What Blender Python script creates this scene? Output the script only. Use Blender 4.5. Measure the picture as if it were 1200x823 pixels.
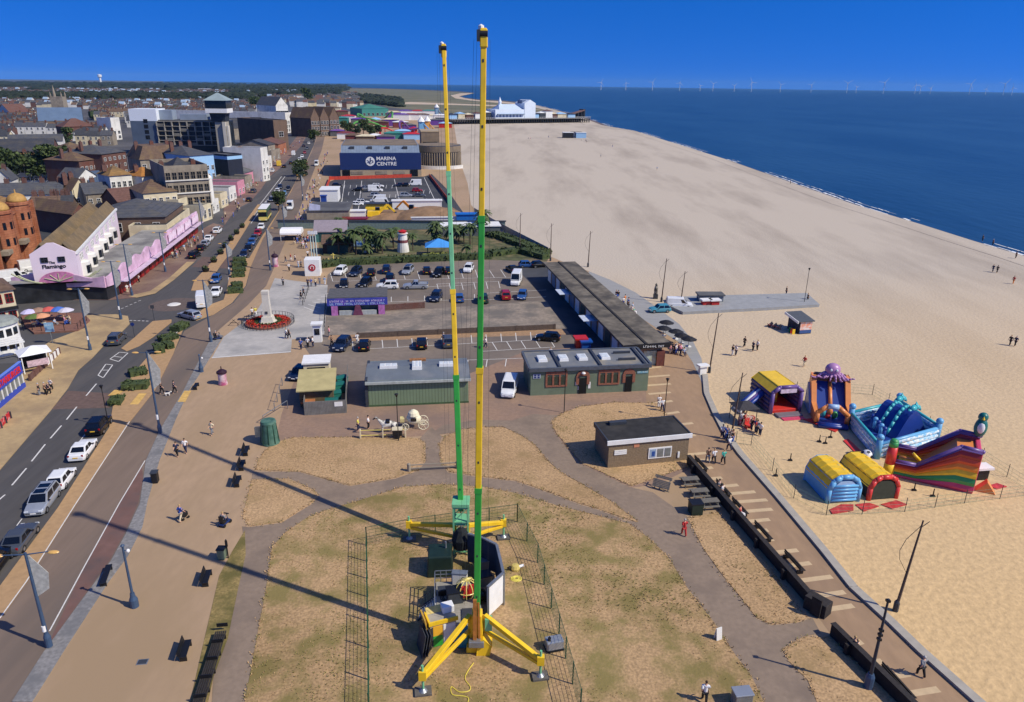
import bpy, bmesh, math, random
from mathutils import Vector, Matrix
from mathutils.geometry import tessellate_polygon
R=math.radians; PI=math.pi
rnd=random.Random(7)
sc=bpy.context.scene
for o in list(bpy.data.objects): bpy.data.objects.remove(o)
# ---------------------------------------------------------------- camera
FPX=850.; PITCH=R(20.2); ROLL=R(0.75); CH=39.0
cam=bpy.data.cameras.new('camera'); cob=bpy.data.objects.new('camera',cam); sc.collection.objects.link(cob)
cam.sensor_width=36; cam.lens=36*FPX/1200; cam.clip_start=.5; cam.clip_end=120000
cob.matrix_world=Matrix.Translation((0,0,CH))@Matrix.Rotation(PI/2-PITCH,4,'X')@Matrix.Rotation(ROLL,4,'Z')
sc.camera=cob
sc.render.resolution_x=1024; sc.render.resolution_y=702
# ---------------------------------------------------------------- world, sun, exposure
SUN_EL=44.5; SUN_ROT=111.5
w=bpy.data.worlds.new('World'); sc.world=w; w.use_nodes=True
nt=w.node_tree; nt.nodes.clear()
sky=nt.nodes.new('ShaderNodeTexSky'); sky.sky_type='NISHITA'; sky.sun_disc=False
sky.sun_elevation=R(SUN_EL); sky.sun_rotation=R(SUN_ROT); sky.altitude=300; sky.air_density=.75; sky.dust_density=.0; sky.ozone_density=4.5
hs=nt.nodes.new('ShaderNodeHueSaturation'); hs.inputs['Saturation'].default_value=1.34; hs.inputs['Hue'].default_value=.503; hs.inputs['Value'].default_value=.95
bg=nt.nodes.new('ShaderNodeBackground'); bg.inputs[1].default_value=.1
wo=nt.nodes.new('ShaderNodeOutputWorld')
tcw=nt.nodes.new('ShaderNodeTexCoord'); va=nt.nodes.new('ShaderNodeVectorMath'); va.operation='ADD'; va.inputs[1].default_value=(0,0,.26)
vn=nt.nodes.new('ShaderNodeVectorMath'); vn.operation='NORMALIZE'; nt.links.new(tcw.outputs['Generated'],va.inputs[0]); nt.links.new(va.outputs[0],vn.inputs[0]); nt.links.new(vn.outputs[0],sky.inputs['Vector'])
nt.links.new(sky.outputs[0],hs.inputs['Color']); tn=nt.nodes.new('ShaderNodeMix'); tn.data_type='RGBA'; tn.blend_type='MULTIPLY'; tn.inputs[0].default_value=1; tn.inputs[7].default_value=(1.15,1.02,1.42,1); nt.links.new(hs.outputs[0],tn.inputs[6]); # warm glow added round the sun, out of view, to lift and neutralise shadows
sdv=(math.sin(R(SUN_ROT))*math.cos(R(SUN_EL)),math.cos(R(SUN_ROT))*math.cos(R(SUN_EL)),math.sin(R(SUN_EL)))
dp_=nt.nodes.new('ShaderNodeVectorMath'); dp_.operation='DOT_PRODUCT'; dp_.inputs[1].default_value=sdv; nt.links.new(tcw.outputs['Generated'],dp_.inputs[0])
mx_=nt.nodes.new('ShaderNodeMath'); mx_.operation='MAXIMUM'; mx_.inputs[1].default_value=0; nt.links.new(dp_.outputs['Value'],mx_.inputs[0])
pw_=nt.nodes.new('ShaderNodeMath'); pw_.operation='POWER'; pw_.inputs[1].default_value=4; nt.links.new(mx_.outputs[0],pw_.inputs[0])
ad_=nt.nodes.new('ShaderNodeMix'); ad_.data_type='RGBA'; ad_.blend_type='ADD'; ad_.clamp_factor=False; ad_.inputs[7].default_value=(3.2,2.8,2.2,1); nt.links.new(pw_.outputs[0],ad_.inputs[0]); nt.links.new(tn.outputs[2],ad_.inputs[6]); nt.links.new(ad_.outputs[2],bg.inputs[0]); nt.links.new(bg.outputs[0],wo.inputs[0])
sl=bpy.data.lights.new('sun','SUN'); sl.energy=3.4; sl.angle=R(.5); sl.color=(1,.92,.76)
so=bpy.data.objects.new('sun',sl); sc.collection.objects.link(so)
sd=Vector((math.sin(R(SUN_ROT))*math.cos(R(SUN_EL)),math.cos(R(SUN_ROT))*math.cos(R(SUN_EL)),math.sin(R(SUN_EL))))
so.rotation_euler=sd.to_track_quat('Z','Y').to_euler()
vs=sc.view_settings; vs.view_transform='Standard'; vs.look='None'; vs.exposure=0.36; vs.gamma=1; vs.use_curve_mapping=False
# ---------------------------------------------------------------- measuring helpers: picture point -> point on level z
def ray(px,py):
    x=(px-600)/FPX; y=(py-411.5)/FPX
    c,s=math.cos(ROLL),math.sin(ROLL)
    xr=c*x+s*y; yr=-s*x+c*y
    cp,sp=math.cos(PITCH),math.sin(PITCH)
    return Vector((xr,cp-yr*sp,-sp-yr*cp))
def P(px,py,z=0.):
    r=ray(px,py); t=(CH-z)/-r.z
    return Vector((r.x*t,r.y*t,z))
def PP(l,z=0.): return [P(a,b,z) for a,b in l]
def at_y(px,py,y):
    r=ray(px,py); return Vector((0,0,CH))+r*(y/r.y)
def proj(p):
    x,y,z=p[0],p[1],p[2]-CH
    cp,sp=math.cos(PITCH),math.sin(PITCH)
    d=y*cp-z*sp; yr=(-y*sp-z*cp)/d; xr=x/d
    c,s=math.cos(ROLL),math.sin(ROLL)
    return 600+FPX*(c*xr-s*yr),411.5+FPX*(s*xr+c*yr)
def hgt(px,py,pt,z0=0.):
    a=P(px,py,z0); lo,hi=z0,150.
    for _ in range(40):
        m=(lo+hi)/2
        if proj((a.x,a.y,m))[1]>pt: lo=m
        else: hi=m
    return lo-z0
def ang(a,b): return math.atan2(b[1]-a[1],b[0]-a[0])
# ---------------------------------------------------------------- object helpers
COL=sc.collection
def lin(c):
    return tuple(((v/255)/12.92 if v/255<=.04045 else ((v/255+.055)/1.055)**2.4) for v in c)
def tag(o,label=None,cat=None,group=None,kind=None):
    if label: o['label']=label
    if cat: o['category']=cat
    if group: o['group']=group
    if kind: o['kind']=kind
    return o
def thing(name,label,cat,loc=(0,0,0),rz=0,group=None):
    o=bpy.data.objects.new(name,None); COL.objects.link(o); o.location=loc; o.rotation_euler=(0,0,rz); o.empty_display_size=.2
    return tag(o,label,cat,group)
def kids(o): return [c for c in KID.get(o.name,[])]
KID={}
def adopt(c,p):
    c.parent=p; KID.setdefault(p.name,[]).append(c)
def dup(o,loc=None,rz=None,label=None,group=None,parent=None,mats=None,scale=None):
    c=o.copy(); COL.objects.link(c)
    if parent: adopt(c,parent)
    if loc is not None: c.location=loc
    if rz is not None: c.rotation_euler=(0,0,rz)
    if scale is not None: c.scale=scale
    if label: c['label']=label
    if group: c['group']=group
    if mats:
        k=o.name.split('.')[0]
        if k in mats and c.type=='MESH': c.material_slots[0].link='OBJECT'; c.material_slots[0].material=mats[k]
    for ch in kids(o): dup(ch,parent=c,mats=mats)
    return c
class MB:
    def __init__(s): s.v=[]; s.f=[]; s.m=[]
    def add(s,vs,fs,mi=0):
        b=len(s.v); s.v+= [tuple(v) for v in vs]
        for f in fs: s.f.append([b+i for i in f]); s.m.append(mi)
        return s
    def box(s,c,d,rz=0,mi=0,top=None,tilt=None):
        # c: centre of the base, d: size; top: (sx,sy) shrink of the top
        tx,ty=top or (1,1); X,Y,Z=d[0]/2,d[1]/2,d[2]
        q=[(-X,-Y,0),(X,-Y,0),(X,Y,0),(-X,Y,0),(-X*tx,-Y*ty,Z),(X*tx,-Y*ty,Z),(X*tx,Y*ty,Z),(-X*tx,Y*ty,Z)]
        m=Matrix.Translation(c)@Matrix.Rotation(rz,4,'Z')
        if tilt: m=m@Matrix.Rotation(tilt[0],4,tilt[1])
        return s.add([m@Vector(p) for p in q],[(3,2,1,0),(4,5,6,7),(0,1,5,4),(1,2,6,5),(2,3,7,6),(3,0,4,7)],mi)
    def sheet(s,pts,mi=0):
        t=tessellate_polygon([[Vector((p[0],p[1],0)) for p in pts]])
        fs=[]
        for a,b,c in t:
            A,B,C=pts[a],pts[b],pts[c]
            n=(B[0]-A[0])*(C[1]-A[1])-(B[1]-A[1])*(C[0]-A[0])
            fs.append((a,b,c) if n>0 else (a,c,b))
        return s.add(pts,fs,mi)
    def prism(s,pts,z0,z1,mi=0,mtop=None):
        n=len(pts)
        if sum(pts[i][0]*pts[(i+1)%n][1]-pts[(i+1)%n][0]*pts[i][1] for i in range(n))<0: pts=list(pts)[::-1]
        lo=[(p[0],p[1],z0) for p in pts]; up=[(p[0],p[1],z1) for p in pts]
        s.add(lo+up,[(i,(i+1)%n,n+(i+1)%n,n+i) for i in range(n)],mi)
        s.sheet(up,mi if mtop is None else mtop)
        b=len(s.f); s.sheet(lo,mi)
        for k in range(b,len(s.f)): s.f[k]=s.f[k][::-1]
        return s
    def extr(s,prof,x0,x1,mi=0,ax='x',M=None):
        # closed profile (a,b) pushed from x0 to x1; ax 'x': profile is (y,z); 'y': profile is (x,z)
        n=len(prof)
        f=(lambda t,a,b:(t,a,b)) if ax=='x' else (lambda t,a,b:(a,t,b))
        v=[f(x0,a,b) for a,b in prof]+[f(x1,a,b) for a,b in prof]
        if M: v=[M@Vector(q) for q in v]
        t=tessellate_polygon([[Vector((a,b,0)) for a,b in prof]])
        fs=[(i,(i+1)%n,n+(i+1)%n,n+i) for i in range(n)]+[tuple(q) for q in t]+[tuple(n+i for i in q[::-1]) for q in t]
        return s.add(v,fs,mi)
    def tube(s,p,q,r0,r1=None,n=8,mi=0,cap=True):
        p=Vector(p);q=Vector(q); r1=r0 if r1 is None else r1
        d=(q-p)
        if d.length<1e-6: return s
        d.normalize(); a=d.orthogonal().normalized(); b=d.cross(a)
        v=[p+(a*math.cos(t)+b*math.sin(t))*r0 for t in [2*PI*i/n for i in range(n)]]+[q+(a*math.cos(t)+b*math.sin(t))*r1 for t in [2*PI*i/n for i in range(n)]]
        fs=[(i,(i+1)%n,n+(i+1)%n,n+i) for i in range(n)]
        if cap: fs+=[tuple(range(n))[::-1],tuple(range(n,2*n))]
        return s.add(v,fs,mi)
    def path(s,pts,r,n=6,mi=0):
        for a,b in zip(pts,pts[1:]): s.tube(a,b,r if not callable(r) else r(a),None,n,mi)
        return s
    def beam(s,p,q,wd,ht,mi=0,wd2=None,ht2=None):
        # square bar from p to q; wd horizontal, ht vertical
        p=Vector(p);q=Vector(q); d=(q-p).normalized()
        side=Vector((-d.y,d.x,0))
        if side.length<.4: side=Vector((1,0,0)) if abs(d.z)>.5 else Vector((-d.y,d.x,0))
        side=(side-d*side.dot(d))
        side.normalize(); up=side.cross(d)*-1
        w2=wd if wd2 is None else wd2; h2=ht if ht2 is None else ht2
        v=[]
        for c,W,H in((p,wd,ht),(q,w2,h2)):
            v+=[c-side*W/2-up*H/2,c+side*W/2-up*H/2,c+side*W/2+up*H/2,c-side*W/2+up*H/2]
        return s.add(v,[(0,1,5,4),(1,2,6,5),(2,3,7,6),(3,0,4,7),(3,2,1,0),(4,5,6,7)],mi)
    def ell(s,c,r,nu=12,nv=8,mi=0,M=None):
        v=[];fs=[]
        for j in range(nv+1):
            t=PI*j/nv
            for i in range(nu):
                u=2*PI*i/nu
                p=Vector((r[0]*math.sin(t)*math.cos(u),r[1]*math.sin(t)*math.sin(u),r[2]*math.cos(t)))
                if M: p=M@p
                v.append(Vector(c)+p)
        for j in range(nv):
            for i in range(nu):
                fs.append((j*nu+i,(j+1)*nu+i,(j+1)*nu+(i+1)%nu,j*nu+(i+1)%nu))
        return s.add(v,fs,mi)
    def lathe(s,prof,n=16,c=(0,0,0),mi=0,a0=0,a1=2*PI):
        full=abs(a1-a0-2*PI)<1e-6; m=n if full else n+1
        v=[]
        for r,z in prof:
            for i in range(m):
                t=a0+(a1-a0)*i/n; v.append((c[0]+r*math.cos(t),c[1]+r*math.sin(t),c[2]+z))
        fs=[]
        for j in range(len(prof)-1):
            for i in range(n): fs.append((j*m+i,j*m+(i+1)%m,(j+1)*m+(i+1)%m,(j+1)*m+i))
        if full:
            fs.append(tuple(range(m))[::-1]); fs.append(tuple(range((len(prof)-1)*m,len(prof)*m)))
        return s.add(v,fs,mi)
    def build(s,name,mats,parent=None,smooth=False,loc=None,rz=None,bevel=0,kind=None,fix=False):
        me=bpy.data.meshes.new(name); me.from_pydata(s.v,[],s.f)
        if not isinstance(mats,(list,tuple)): mats=[mats]
        for m in mats: me.materials.append(m)
        if len(mats)>1: me.polygons.foreach_set('material_index',s.m)
        if smooth: me.polygons.foreach_set('use_smooth',[True]*len(me.polygons))
        if fix:
            bm=bmesh.new(); bm.from_mesh(me); bmesh.ops.recalc_face_normals(bm,faces=bm.faces[:]); bm.to_mesh(me); bm.free()
        me.update()
        o=bpy.data.objects.new(name,me); COL.objects.link(o)
        if bevel:
            b=o.modifiers.new('bevel','BEVEL'); b.width=bevel; b.segments=2; b.limit_method='ANGLE'
        if loc is not None: o.location=loc
        if rz is not None: o.rotation_euler=(0,0,rz)
        if parent: adopt(o,parent)
        if kind: o['kind']=kind
        return o
def text(body,size,loc,rot,mat,parent=None,name='lettering',depth=.02,font_sx=1,align='CENTER',bold=0):
    cu=bpy.data.curves.new(name,'FONT'); cu.body=body; cu.size=size; cu.align_x=align; cu.align_y='CENTER'; cu.extrude=depth; cu.offset=bold; cu.resolution_u=3
    t=bpy.data.objects.new('tmp',cu); COL.objects.link(t)
    dg=bpy.context.evaluated_depsgraph_get(); dg.update()
    me=bpy.data.meshes.new_from_object(t.evaluated_get(dg)); bpy.data.objects.remove(t)
    me.name=name; me.materials.clear(); me.materials.append(mat)
    o=bpy.data.objects.new(name,me); COL.objects.link(o); o.location=loc; o.rotation_euler=rot; o.scale=(font_sx,1,1)
    if parent: adopt(o,parent)
    return o
# ---------------------------------------------------------------- materials
MC={}
def mat(name,col,rough=.75,var=.18,scale=2.,bump=0.,metal=0.,spec=.35,col2=None,c2scale=.25,c2amt=.5,stretch=None,detail=4):
    if name in MC: return MC[name]
    m=bpy.data.materials.new(name); m.use_nodes=True; n=m.node_tree.nodes; l=m.node_tree.links
    b=n['Principled BSDF']; b.inputs['Roughness'].default_value=rough; b.inputs['Metallic'].default_value=metal; b.inputs['Specular IOR Level'].default_value=spec
    tc=n.new('ShaderNodeTexCoord'); co=tc.outputs['Object']
    if stretch:
        mp=n.new('ShaderNodeMapping'); mp.inputs['Scale'].default_value=stretch[:3]; mp.inputs['Rotation'].default_value=(0,0,stretch[3] if len(stretch)>3 else 0); l.new(co,mp.inputs[0]); co=mp.outputs[0]
    nz=n.new('ShaderNodeTexNoise'); nz.inputs['Scale'].default_value=scale; nz.inputs['Detail'].default_value=detail; l.new(co,nz.inputs['Vector'])
    c=lin(col)
    def shade(k): return tuple(min(1,v*k) for v in c)+(1,)
    rp=n.new('ShaderNodeMix'); rp.data_type='RGBA'; rp.inputs[6].default_value=shade(1-var); rp.inputs[7].default_value=shade(1+var)
    mr=n.new('ShaderNodeMapRange'); mr.inputs[1].default_value=.3; mr.inputs[2].default_value=.7; l.new(nz.outputs[0],mr.inputs[0]); l.new(mr.outputs[0],rp.inputs[0])
    out=rp.outputs[2]
    if col2:
        n2=n.new('ShaderNodeTexNoise'); n2.inputs['Scale'].default_value=c2scale; n2.inputs['Detail'].default_value=6; n2.inputs['Roughness'].default_value=.6; l.new(co,n2.inputs['Vector'])
        m2=n.new('ShaderNodeMapRange'); m2.inputs[1].default_value=.62-c2amt*.3; m2.inputs[2].default_value=.74-c2amt*.2; l.new(n2.outputs[0],m2.inputs[0])
        x=n.new('ShaderNodeMix'); x.data_type='RGBA'; l.new(m2.outputs[0],x.inputs[0]); l.new(out,x.inputs[6]); x.inputs[7].default_value=lin(col2)+(1,); out=x.outputs[2]
    l.new(out,b.inputs['Base Color'])
    if bump:
        bp=n.new('ShaderNodeBump'); bp.inputs['Strength'].default_value=.6; bp.inputs['Distance'].default_value=bump; l.new(nz.outputs[0],bp.inputs['Height']); l.new(bp.outputs[0],b.inputs['Normal'])
    MC[name]=m; return m
def courses(m,pitch,depth,axis='Z',amt=.25):
    # darker joints every `pitch` metres on an existing material (roof tiles, boards, brick courses)
    n=m.node_tree.nodes; l=m.node_tree.links; b=n['Principled BSDF']
    tc=n.new('ShaderNodeTexCoord'); sp=n.new('ShaderNodeSeparateXYZ'); l.new(tc.outputs['Object'],sp.inputs[0])
    mu=n.new('ShaderNodeMath'); mu.operation='MULTIPLY'; mu.inputs[1].default_value=1/pitch; l.new(sp.outputs[axis],mu.inputs[0])
    fr=n.new('ShaderNodeMath'); fr.operation='FRACT'; l.new(mu.outputs[0],fr.inputs[0])
    gt=n.new('ShaderNodeMath'); gt.operation='LESS_THAN'; gt.inputs[1].default_value=depth; l.new(fr.outputs[0],gt.inputs[0])
    am=n.new('ShaderNodeMath'); am.operation='MULTIPLY'; am.inputs[1].default_value=amt; l.new(gt.outputs[0],am.inputs[0])
    x=n.new('ShaderNodeMix'); x.data_type='RGBA'; x.blend_type='MULTIPLY'; l.new(am.outputs[0],x.inputs[0])
    src=b.inputs['Base Color'].links[0].from_socket; l.new(src,x.inputs[6]); x.inputs[7].default_value=(.15,.15,.15,1); l.new(x.outputs[2],b.inputs['Base Color'])
    return m
def paint(name,col,rough=.35,**k): return mat(name,col,rough=rough,var=k.pop('var',.06),scale=k.pop('scale',1.5),spec=k.pop('spec',.5),**k)
WHITE=paint('white paint',(232,232,228),.5); BLACK=paint('black paint',(22,23,26),.5); DGREY=mat('dark grey metal',(60,64,70),.5,var=.15)
GLASS=mat('dark window glass',(22,28,36),.08,var=.2,spec=.6); TIMBER=mat('dark weathered timber',(50,46,44),.8,var=.3,scale=6)
STEEL=mat('galvanised steel',(150,155,158),.45,var=.15,metal=.6); BLUEPOLE=mat('blue grey pole paint',(62,82,108),.45,var=.1)
YEL=paint('yellow machine paint',(238,196,40),.4,var=.1); GRN=paint('green machine paint',(56,160,62),.4,var=.1); PGRN=paint('pale green machine paint',(120,190,140),.4,var=.1)
CONC=mat('pale concrete',(170,165,155),.85,var=.12,scale=.8,bump=.01)
RED=paint('red paint',(190,40,36),.45); SILVER=paint('silver paint',(160,166,172),.3,metal=.4)
# ================================================================ GROUND
def sheet(name,pts,z,m,px=True,kind='structure'):
    pts=PP(pts,z) if px else [Vector((p[0],p[1],z)) for p in pts]
    return MB().sheet(pts).build(name,m,kind=kind)
def raised(name,pts,h,m,px=True,kind='structure'):
    pts=PP(pts) if px else pts
    return MB().prism([(p[0],p[1]) for p in pts],-.05,h).build(name,m,kind=kind,bevel=.02)
M_GROUND=mat('town ground',(88,87,88),.9,var=.25,scale=.05,col2=(70,70,72),c2scale=.02)
M_ASPH=mat('road asphalt',(80,78,77),.85,var=.12,scale=1.3,bump=.004,col2=(97,92,87),c2scale=.12,c2amt=.4,stretch=(1,.15,1,R(-11)))
M_SERV=mat('brown service road',(124,107,93),.9,var=.1,scale=1.1,col2=(106,95,86),c2scale=.1,c2amt=.6,stretch=(1,.12,1,R(-12)))
M_CYC=mat('red brown cycle lane',(116,88,80),.9,var=.12,scale=1.2,col2=(96,80,76),c2scale=.3)
M_PROM=mat('tan promenade paving',(169,143,114),.9,var=.08,scale=1.6,col2=(158,134,104),c2scale=.09,c2amt=.55,stretch=(1,.35,1,R(-10)))
M_PROM2=mat('pinkish brick paving',(148,122,102),.9,var=.12,scale=2.2,col2=(130,110,98),c2scale=.12,c2amt=.6)
M_PROMR=mat('beach side promenade paving',(160,132,103),.9,var=.08,scale=1.8,col2=(142,118,95),c2scale=.12,c2amt=.5,stretch=(1,.4,1,R(30)))
M_PATH=mat('grey brown asphalt path',(138,121,104),.92,var=.1,scale=2.2,bump=.004,col2=(124,109,95),c2scale=.25,c2amt=.5)
M_COB=mat('grey cobble strip',(132,130,128),.9,var=.25,scale=3.5,col2=(112,112,112),c2scale=.5)
M_PLAZA=mat('pale grey plaza stone',(176,172,165),.85,var=.08,scale=1.,col2=(150,148,144),c2scale=.15,c2amt=.6)
M_PAVE=mat('sandy pavement slabs',(178,153,112),.9,var=.1,scale=1.5,col2=(154,132,100),c2scale=.2,c2amt=.6)
M_ISL=mat('tan island paving',(172,140,102),.9,var=.1,scale=2)
M_REDP=mat('dark red brick pavement',(116,92,84),.9,var=.15,scale=2,col2=(138,116,100),c2scale=.1)
M_CARP=mat('car park tarmac',(128,116,104),.9,var=.1,scale=1.2,col2=(108,99,91),c2scale=.07,c2amt=.7)
M_CARPD=mat('dark new tarmac',(62,64,68),.9,var=.12,scale=.7,col2=(76,77,80),c2scale=.06,c2amt=.5)
M_SUNK=mat('old grey brick paving',(144,132,118),.92,var=.2,scale=1.4,col2=(112,106,98),c2scale=.25,c2amt=.7)
M_LINE=mat('worn white road paint',(214,212,206),.8,var=.1,scale=4)
M_BAND=mat('pale paving band',(196,172,136),.9,var=.08,scale=2)
M_EARTH=mat('dug brown earth',(140,112,84),.95,var=.25,scale=.5,bump=.1)
M_BOARD=mat('grey seafront decking',(150,150,148),.85,var=.12,scale=1.2,stretch=(.3,3,1,R(35)))
# grass: dry straw with green patches
def grass_mat(name,dry,green,gamt,sc2):
    m=mat(name,dry,.95,var=.3,scale=5.,bump=.06,col2=green,c2scale=sc2,c2amt=gamt,detail=6); return courses_none(m)
def courses_none(m):
    n=m.node_tree.nodes; l=m.node_tree.links; b=n['Principled BSDF']
    tc=n.new('ShaderNodeTexCoord'); z=n.new('ShaderNodeTexNoise'); z.inputs['Scale'].default_value=.09; z.inputs['Detail'].default_value=3; l.new(tc.outputs['Object'],z.inputs['Vector'])
    x=n.new('ShaderNodeMix'); x.data_type='RGBA'; x.blend_type='MULTIPLY'; mr=n.new('ShaderNodeMapRange'); mr.inputs[1].default_value=.4; mr.inputs[2].default_value=.7; mr.inputs[4].default_value=.5; l.new(z.outputs[0],mr.inputs[0]); l.new(mr.outputs[0],x.inputs[0])
    src=b.inputs['Base Color'].links[0].from_socket; l.new(src,x.inputs[6]); x.inputs[7].default_value=(.62,.58,.5,1); l.new(x.outputs[2],b.inputs['Base Color']); return m
M_GR=grass_mat('dry straw grass',(180,149,110),(160,134,94),.3,.3)
M_GRG=grass_mat('dry grass with green patches',(174,144,105),(136,122,74),.62,.36)
M_GRV=grass_mat('greener grass',(152,132,84),(108,100,56),.8,.5)
M_EDGE=mat('worn sandy grass edge',(168,142,104),.95,var=.2,scale=3)
def sand_mat():
    m=mat('beach sand',(208,177,129),.95,var=.14,scale=1.9,bump=.16,detail=7)
    n=m.node_tree.nodes; l=m.node_tree.links; b=n['Principled BSDF']
    tc=n.new('ShaderNodeTexCoord'); sp=n.new('ShaderNodeSeparateXYZ'); l.new(tc.outputs['Object'],sp.inputs[0])
    # near sand golden, farther sand greyer: part shingle, part haze put into the colour
    a=n.new('ShaderNodeMapRange'); a.inputs[1].default_value=48; a.inputs[2].default_value=165; l.new(sp.outputs['Y'],a.inputs[0])
    src=b.inputs['Base Color'].links[0].from_socket
    x=n.new('ShaderNodeMix'); x.data_type='RGBA'; l.new(a.outputs[0],x.inputs[0]); l.new(src,x.inputs[6])
    mp=n.new('ShaderNodeMapping'); mp.inputs['Rotation'].default_value=(0,0,R(-8)); mp.inputs['Scale'].default_value=(1,.18,1); l.new(tc.outputs['Object'],mp.inputs[0])
    z=n.new('ShaderNodeTexNoise'); z.inputs['Scale'].default_value=.045; z.inputs['Detail'].default_value=7; z.inputs['Roughness'].default_value=.65; l.new(mp.outputs[0],z.inputs['Vector'])
    g=n.new('ShaderNodeMix'); g.data_type='RGBA'; g.inputs[6].default_value=lin((190,178,160))+(1,); g.inputs[7].default_value=lin((164,152,136))+(1,)
    mr=n.new('ShaderNodeMapRange'); mr.inputs[1].default_value=.47; mr.inputs[2].default_value=.68; l.new(z.outputs[0],mr.inputs[0]); l.new(mr.outputs[0],g.inputs[0]); l.new(g.outputs[2],x.inputs[7])
    l.new(x.outputs[2],b.inputs['Base Color']); return m
M_SAND=sand_mat()
M_WET=mat('wet dark shingle',(112,98,86),.6,var=.3,scale=.6,stretch=(1,.2,1,R(-20)))
def sea_mat():
    m=bpy.data.materials.new('deep blue sea'); m.use_nodes=True; n=m.node_tree.nodes; l=m.node_tree.links; b=n['Principled BSDF']
    b.inputs['Roughness'].default_value=.32; b.inputs['Specular IOR Level'].default_value=.28
    tc=n.new('ShaderNodeTexCoord'); mp=n.new('ShaderNodeMapping'); mp.inputs['Rotation'].default_value=(0,0,R(20)); mp.inputs['Scale'].default_value=(1,.35,1); l.new(tc.outputs['Object'],mp.inputs[0])
    z=n.new('ShaderNodeTexNoise'); z.inputs['Scale'].default_value=.012; z.inputs['Detail'].default_value=8; z.inputs['Roughness'].default_value=.65; l.new(mp.outputs[0],z.inputs['Vector'])
    x=n.new('ShaderNodeMix'); x.data_type='RGBA'; x.inputs[6].default_value=lin((32,64,88))+(1,); x.inputs[7].default_value=lin((46,80,104))+(1,)
    mr=n.new('ShaderNodeMapRange'); mr.inputs[1].default_value=.35; mr.inputs[2].default_value=.68; l.new(z.outputs[0],mr.inputs[0]); l.new(mr.outputs[0],x.inputs[0]); l.new(x.outputs[2],b.inputs['Base Color'])
    z2=n.new('ShaderNodeTexNoise'); z2.inputs['Scale'].default_value=.22; z2.inputs['Detail'].default_value=5; l.new(mp.outputs[0],z2.inputs['Vector'])
    bp=n.new('ShaderNodeBump'); bp.inputs['Strength'].default_value=.45; bp.inputs['Distance'].default_value=.9; l.new(z2.outputs[0],bp.inputs['Height']); l.new(bp.outputs[0],b.inputs['Normal']); return m
SHORE=[(1420,372),(1300,333),(1200,301),(1140,283),(1080,264),(1000,240),(920,212),(850,187),(780,165),(745,154),(705,147),(690,141),(668,134),(650,129),(625,123),(605,119.5),(585,117.5),(560,116.5),(545,114.5),(537,112),(548,110.2),(556,109),(540,107.2),(500,105.4),(450,103.8),(400,102.6)]
shp=PP(SHORE,-.2)
MB().sheet([(22000*math.cos(R(a)),22000*math.sin(R(a)),-1) for a in range(0,181,3)]+[(-22000,-900,-1),(22000,-900,-1)]).build('sea',sea_mat(),kind='structure')
land=[(p.x,p.y,0) for p in shp]+[(-5500,12000,0),(-9000,19800,0),(-15000,15800,0),(-20500,7600,0),(-21700,2000,0),(-21700,-400,0),(400,-400,0),(300,0,0)]
MB().sheet(land).build('ground',M_GROUND,kind='structure')
# sloping wet shingle at the water's edge
b=MB(); foam=MB()
for i in range(len(shp)-9):
    p,q=shp[i],shp[i+1]; d=(q-p); nrm=Vector((d.y,-d.x,0)).normalized(); wd=9 if i<10 else 20
    a=[(p.x-nrm.x*wd*.9,p.y-nrm.y*wd*.9,.03),(q.x-nrm.x*wd*.9,q.y-nrm.y*wd*.9,.03),(q.x+nrm.x*wd,q.y+nrm.y*wd,-1.5),(p.x+nrm.x*wd,p.y+nrm.y*wd,-1.5)]
    b.add(a,[(3,2,1,0)])
    n=max(2,int(d.length/4)); w0=0
    for k in range(n):
        if math.sin(k*.21+i*1.3)+rnd.uniform(-.6,.6)<-.25: continue
        for off,th in((wd*.42,.8),(wd*.42+3.,.4)):
            s=p.lerp(q,k/n); e=p.lerp(q,(k+1.1)/n); o1=off+rnd.uniform(-.4,.4); o2=off+rnd.uniform(-.4,.4); th2=th*rnd.uniform(.3,1.5)
            foam.add([(s.x+nrm.x*o1,s.y+nrm.y*o1,-.93),(e.x+nrm.x*o2,e.y+nrm.y*o2,-.93),(e.x+nrm.x*(o2+th2),e.y+nrm.y*(o2+th2),-.93),(s.x+nrm.x*(o1+th2),s.y+nrm.y*(o1+th2),-.93)],[(3,2,1,0)])
b.build('shoreline',M_WET,kind='structure'); foam.build('surf_foam',mat('white surf foam',(225,228,228),.8),kind='stuff')
# beach
prom_edge=[(1145,823),(1080,765),(1045,731),(1000,690),(965,646),(912,583),(868,533),(850,508),(838,485),(829,465),(826,448),(822,420),(812,400),(796,380),(772,362),(745,343),(715,328),(690,318),(655,305),(620,290),(595,275),(570,262),(552,240),(548,215),(540,192),(535,165),(532,146)]
edge3=[P(a,b) for a,b in prom_edge]
beach=[(e.x,e.y,.004) for e in edge3]+[(P(528,135).x,P(528,135).y,.004),(P(515,131).x,P(515,131).y,.004)]+[(p.x,p.y,.004) for p in shp[14:1:-1]]+[(220,-100,.004),(70,-100,.004),(44,20,.004)]
MB().sheet(beach).build('beach',M_SAND,kind='structure')
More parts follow.
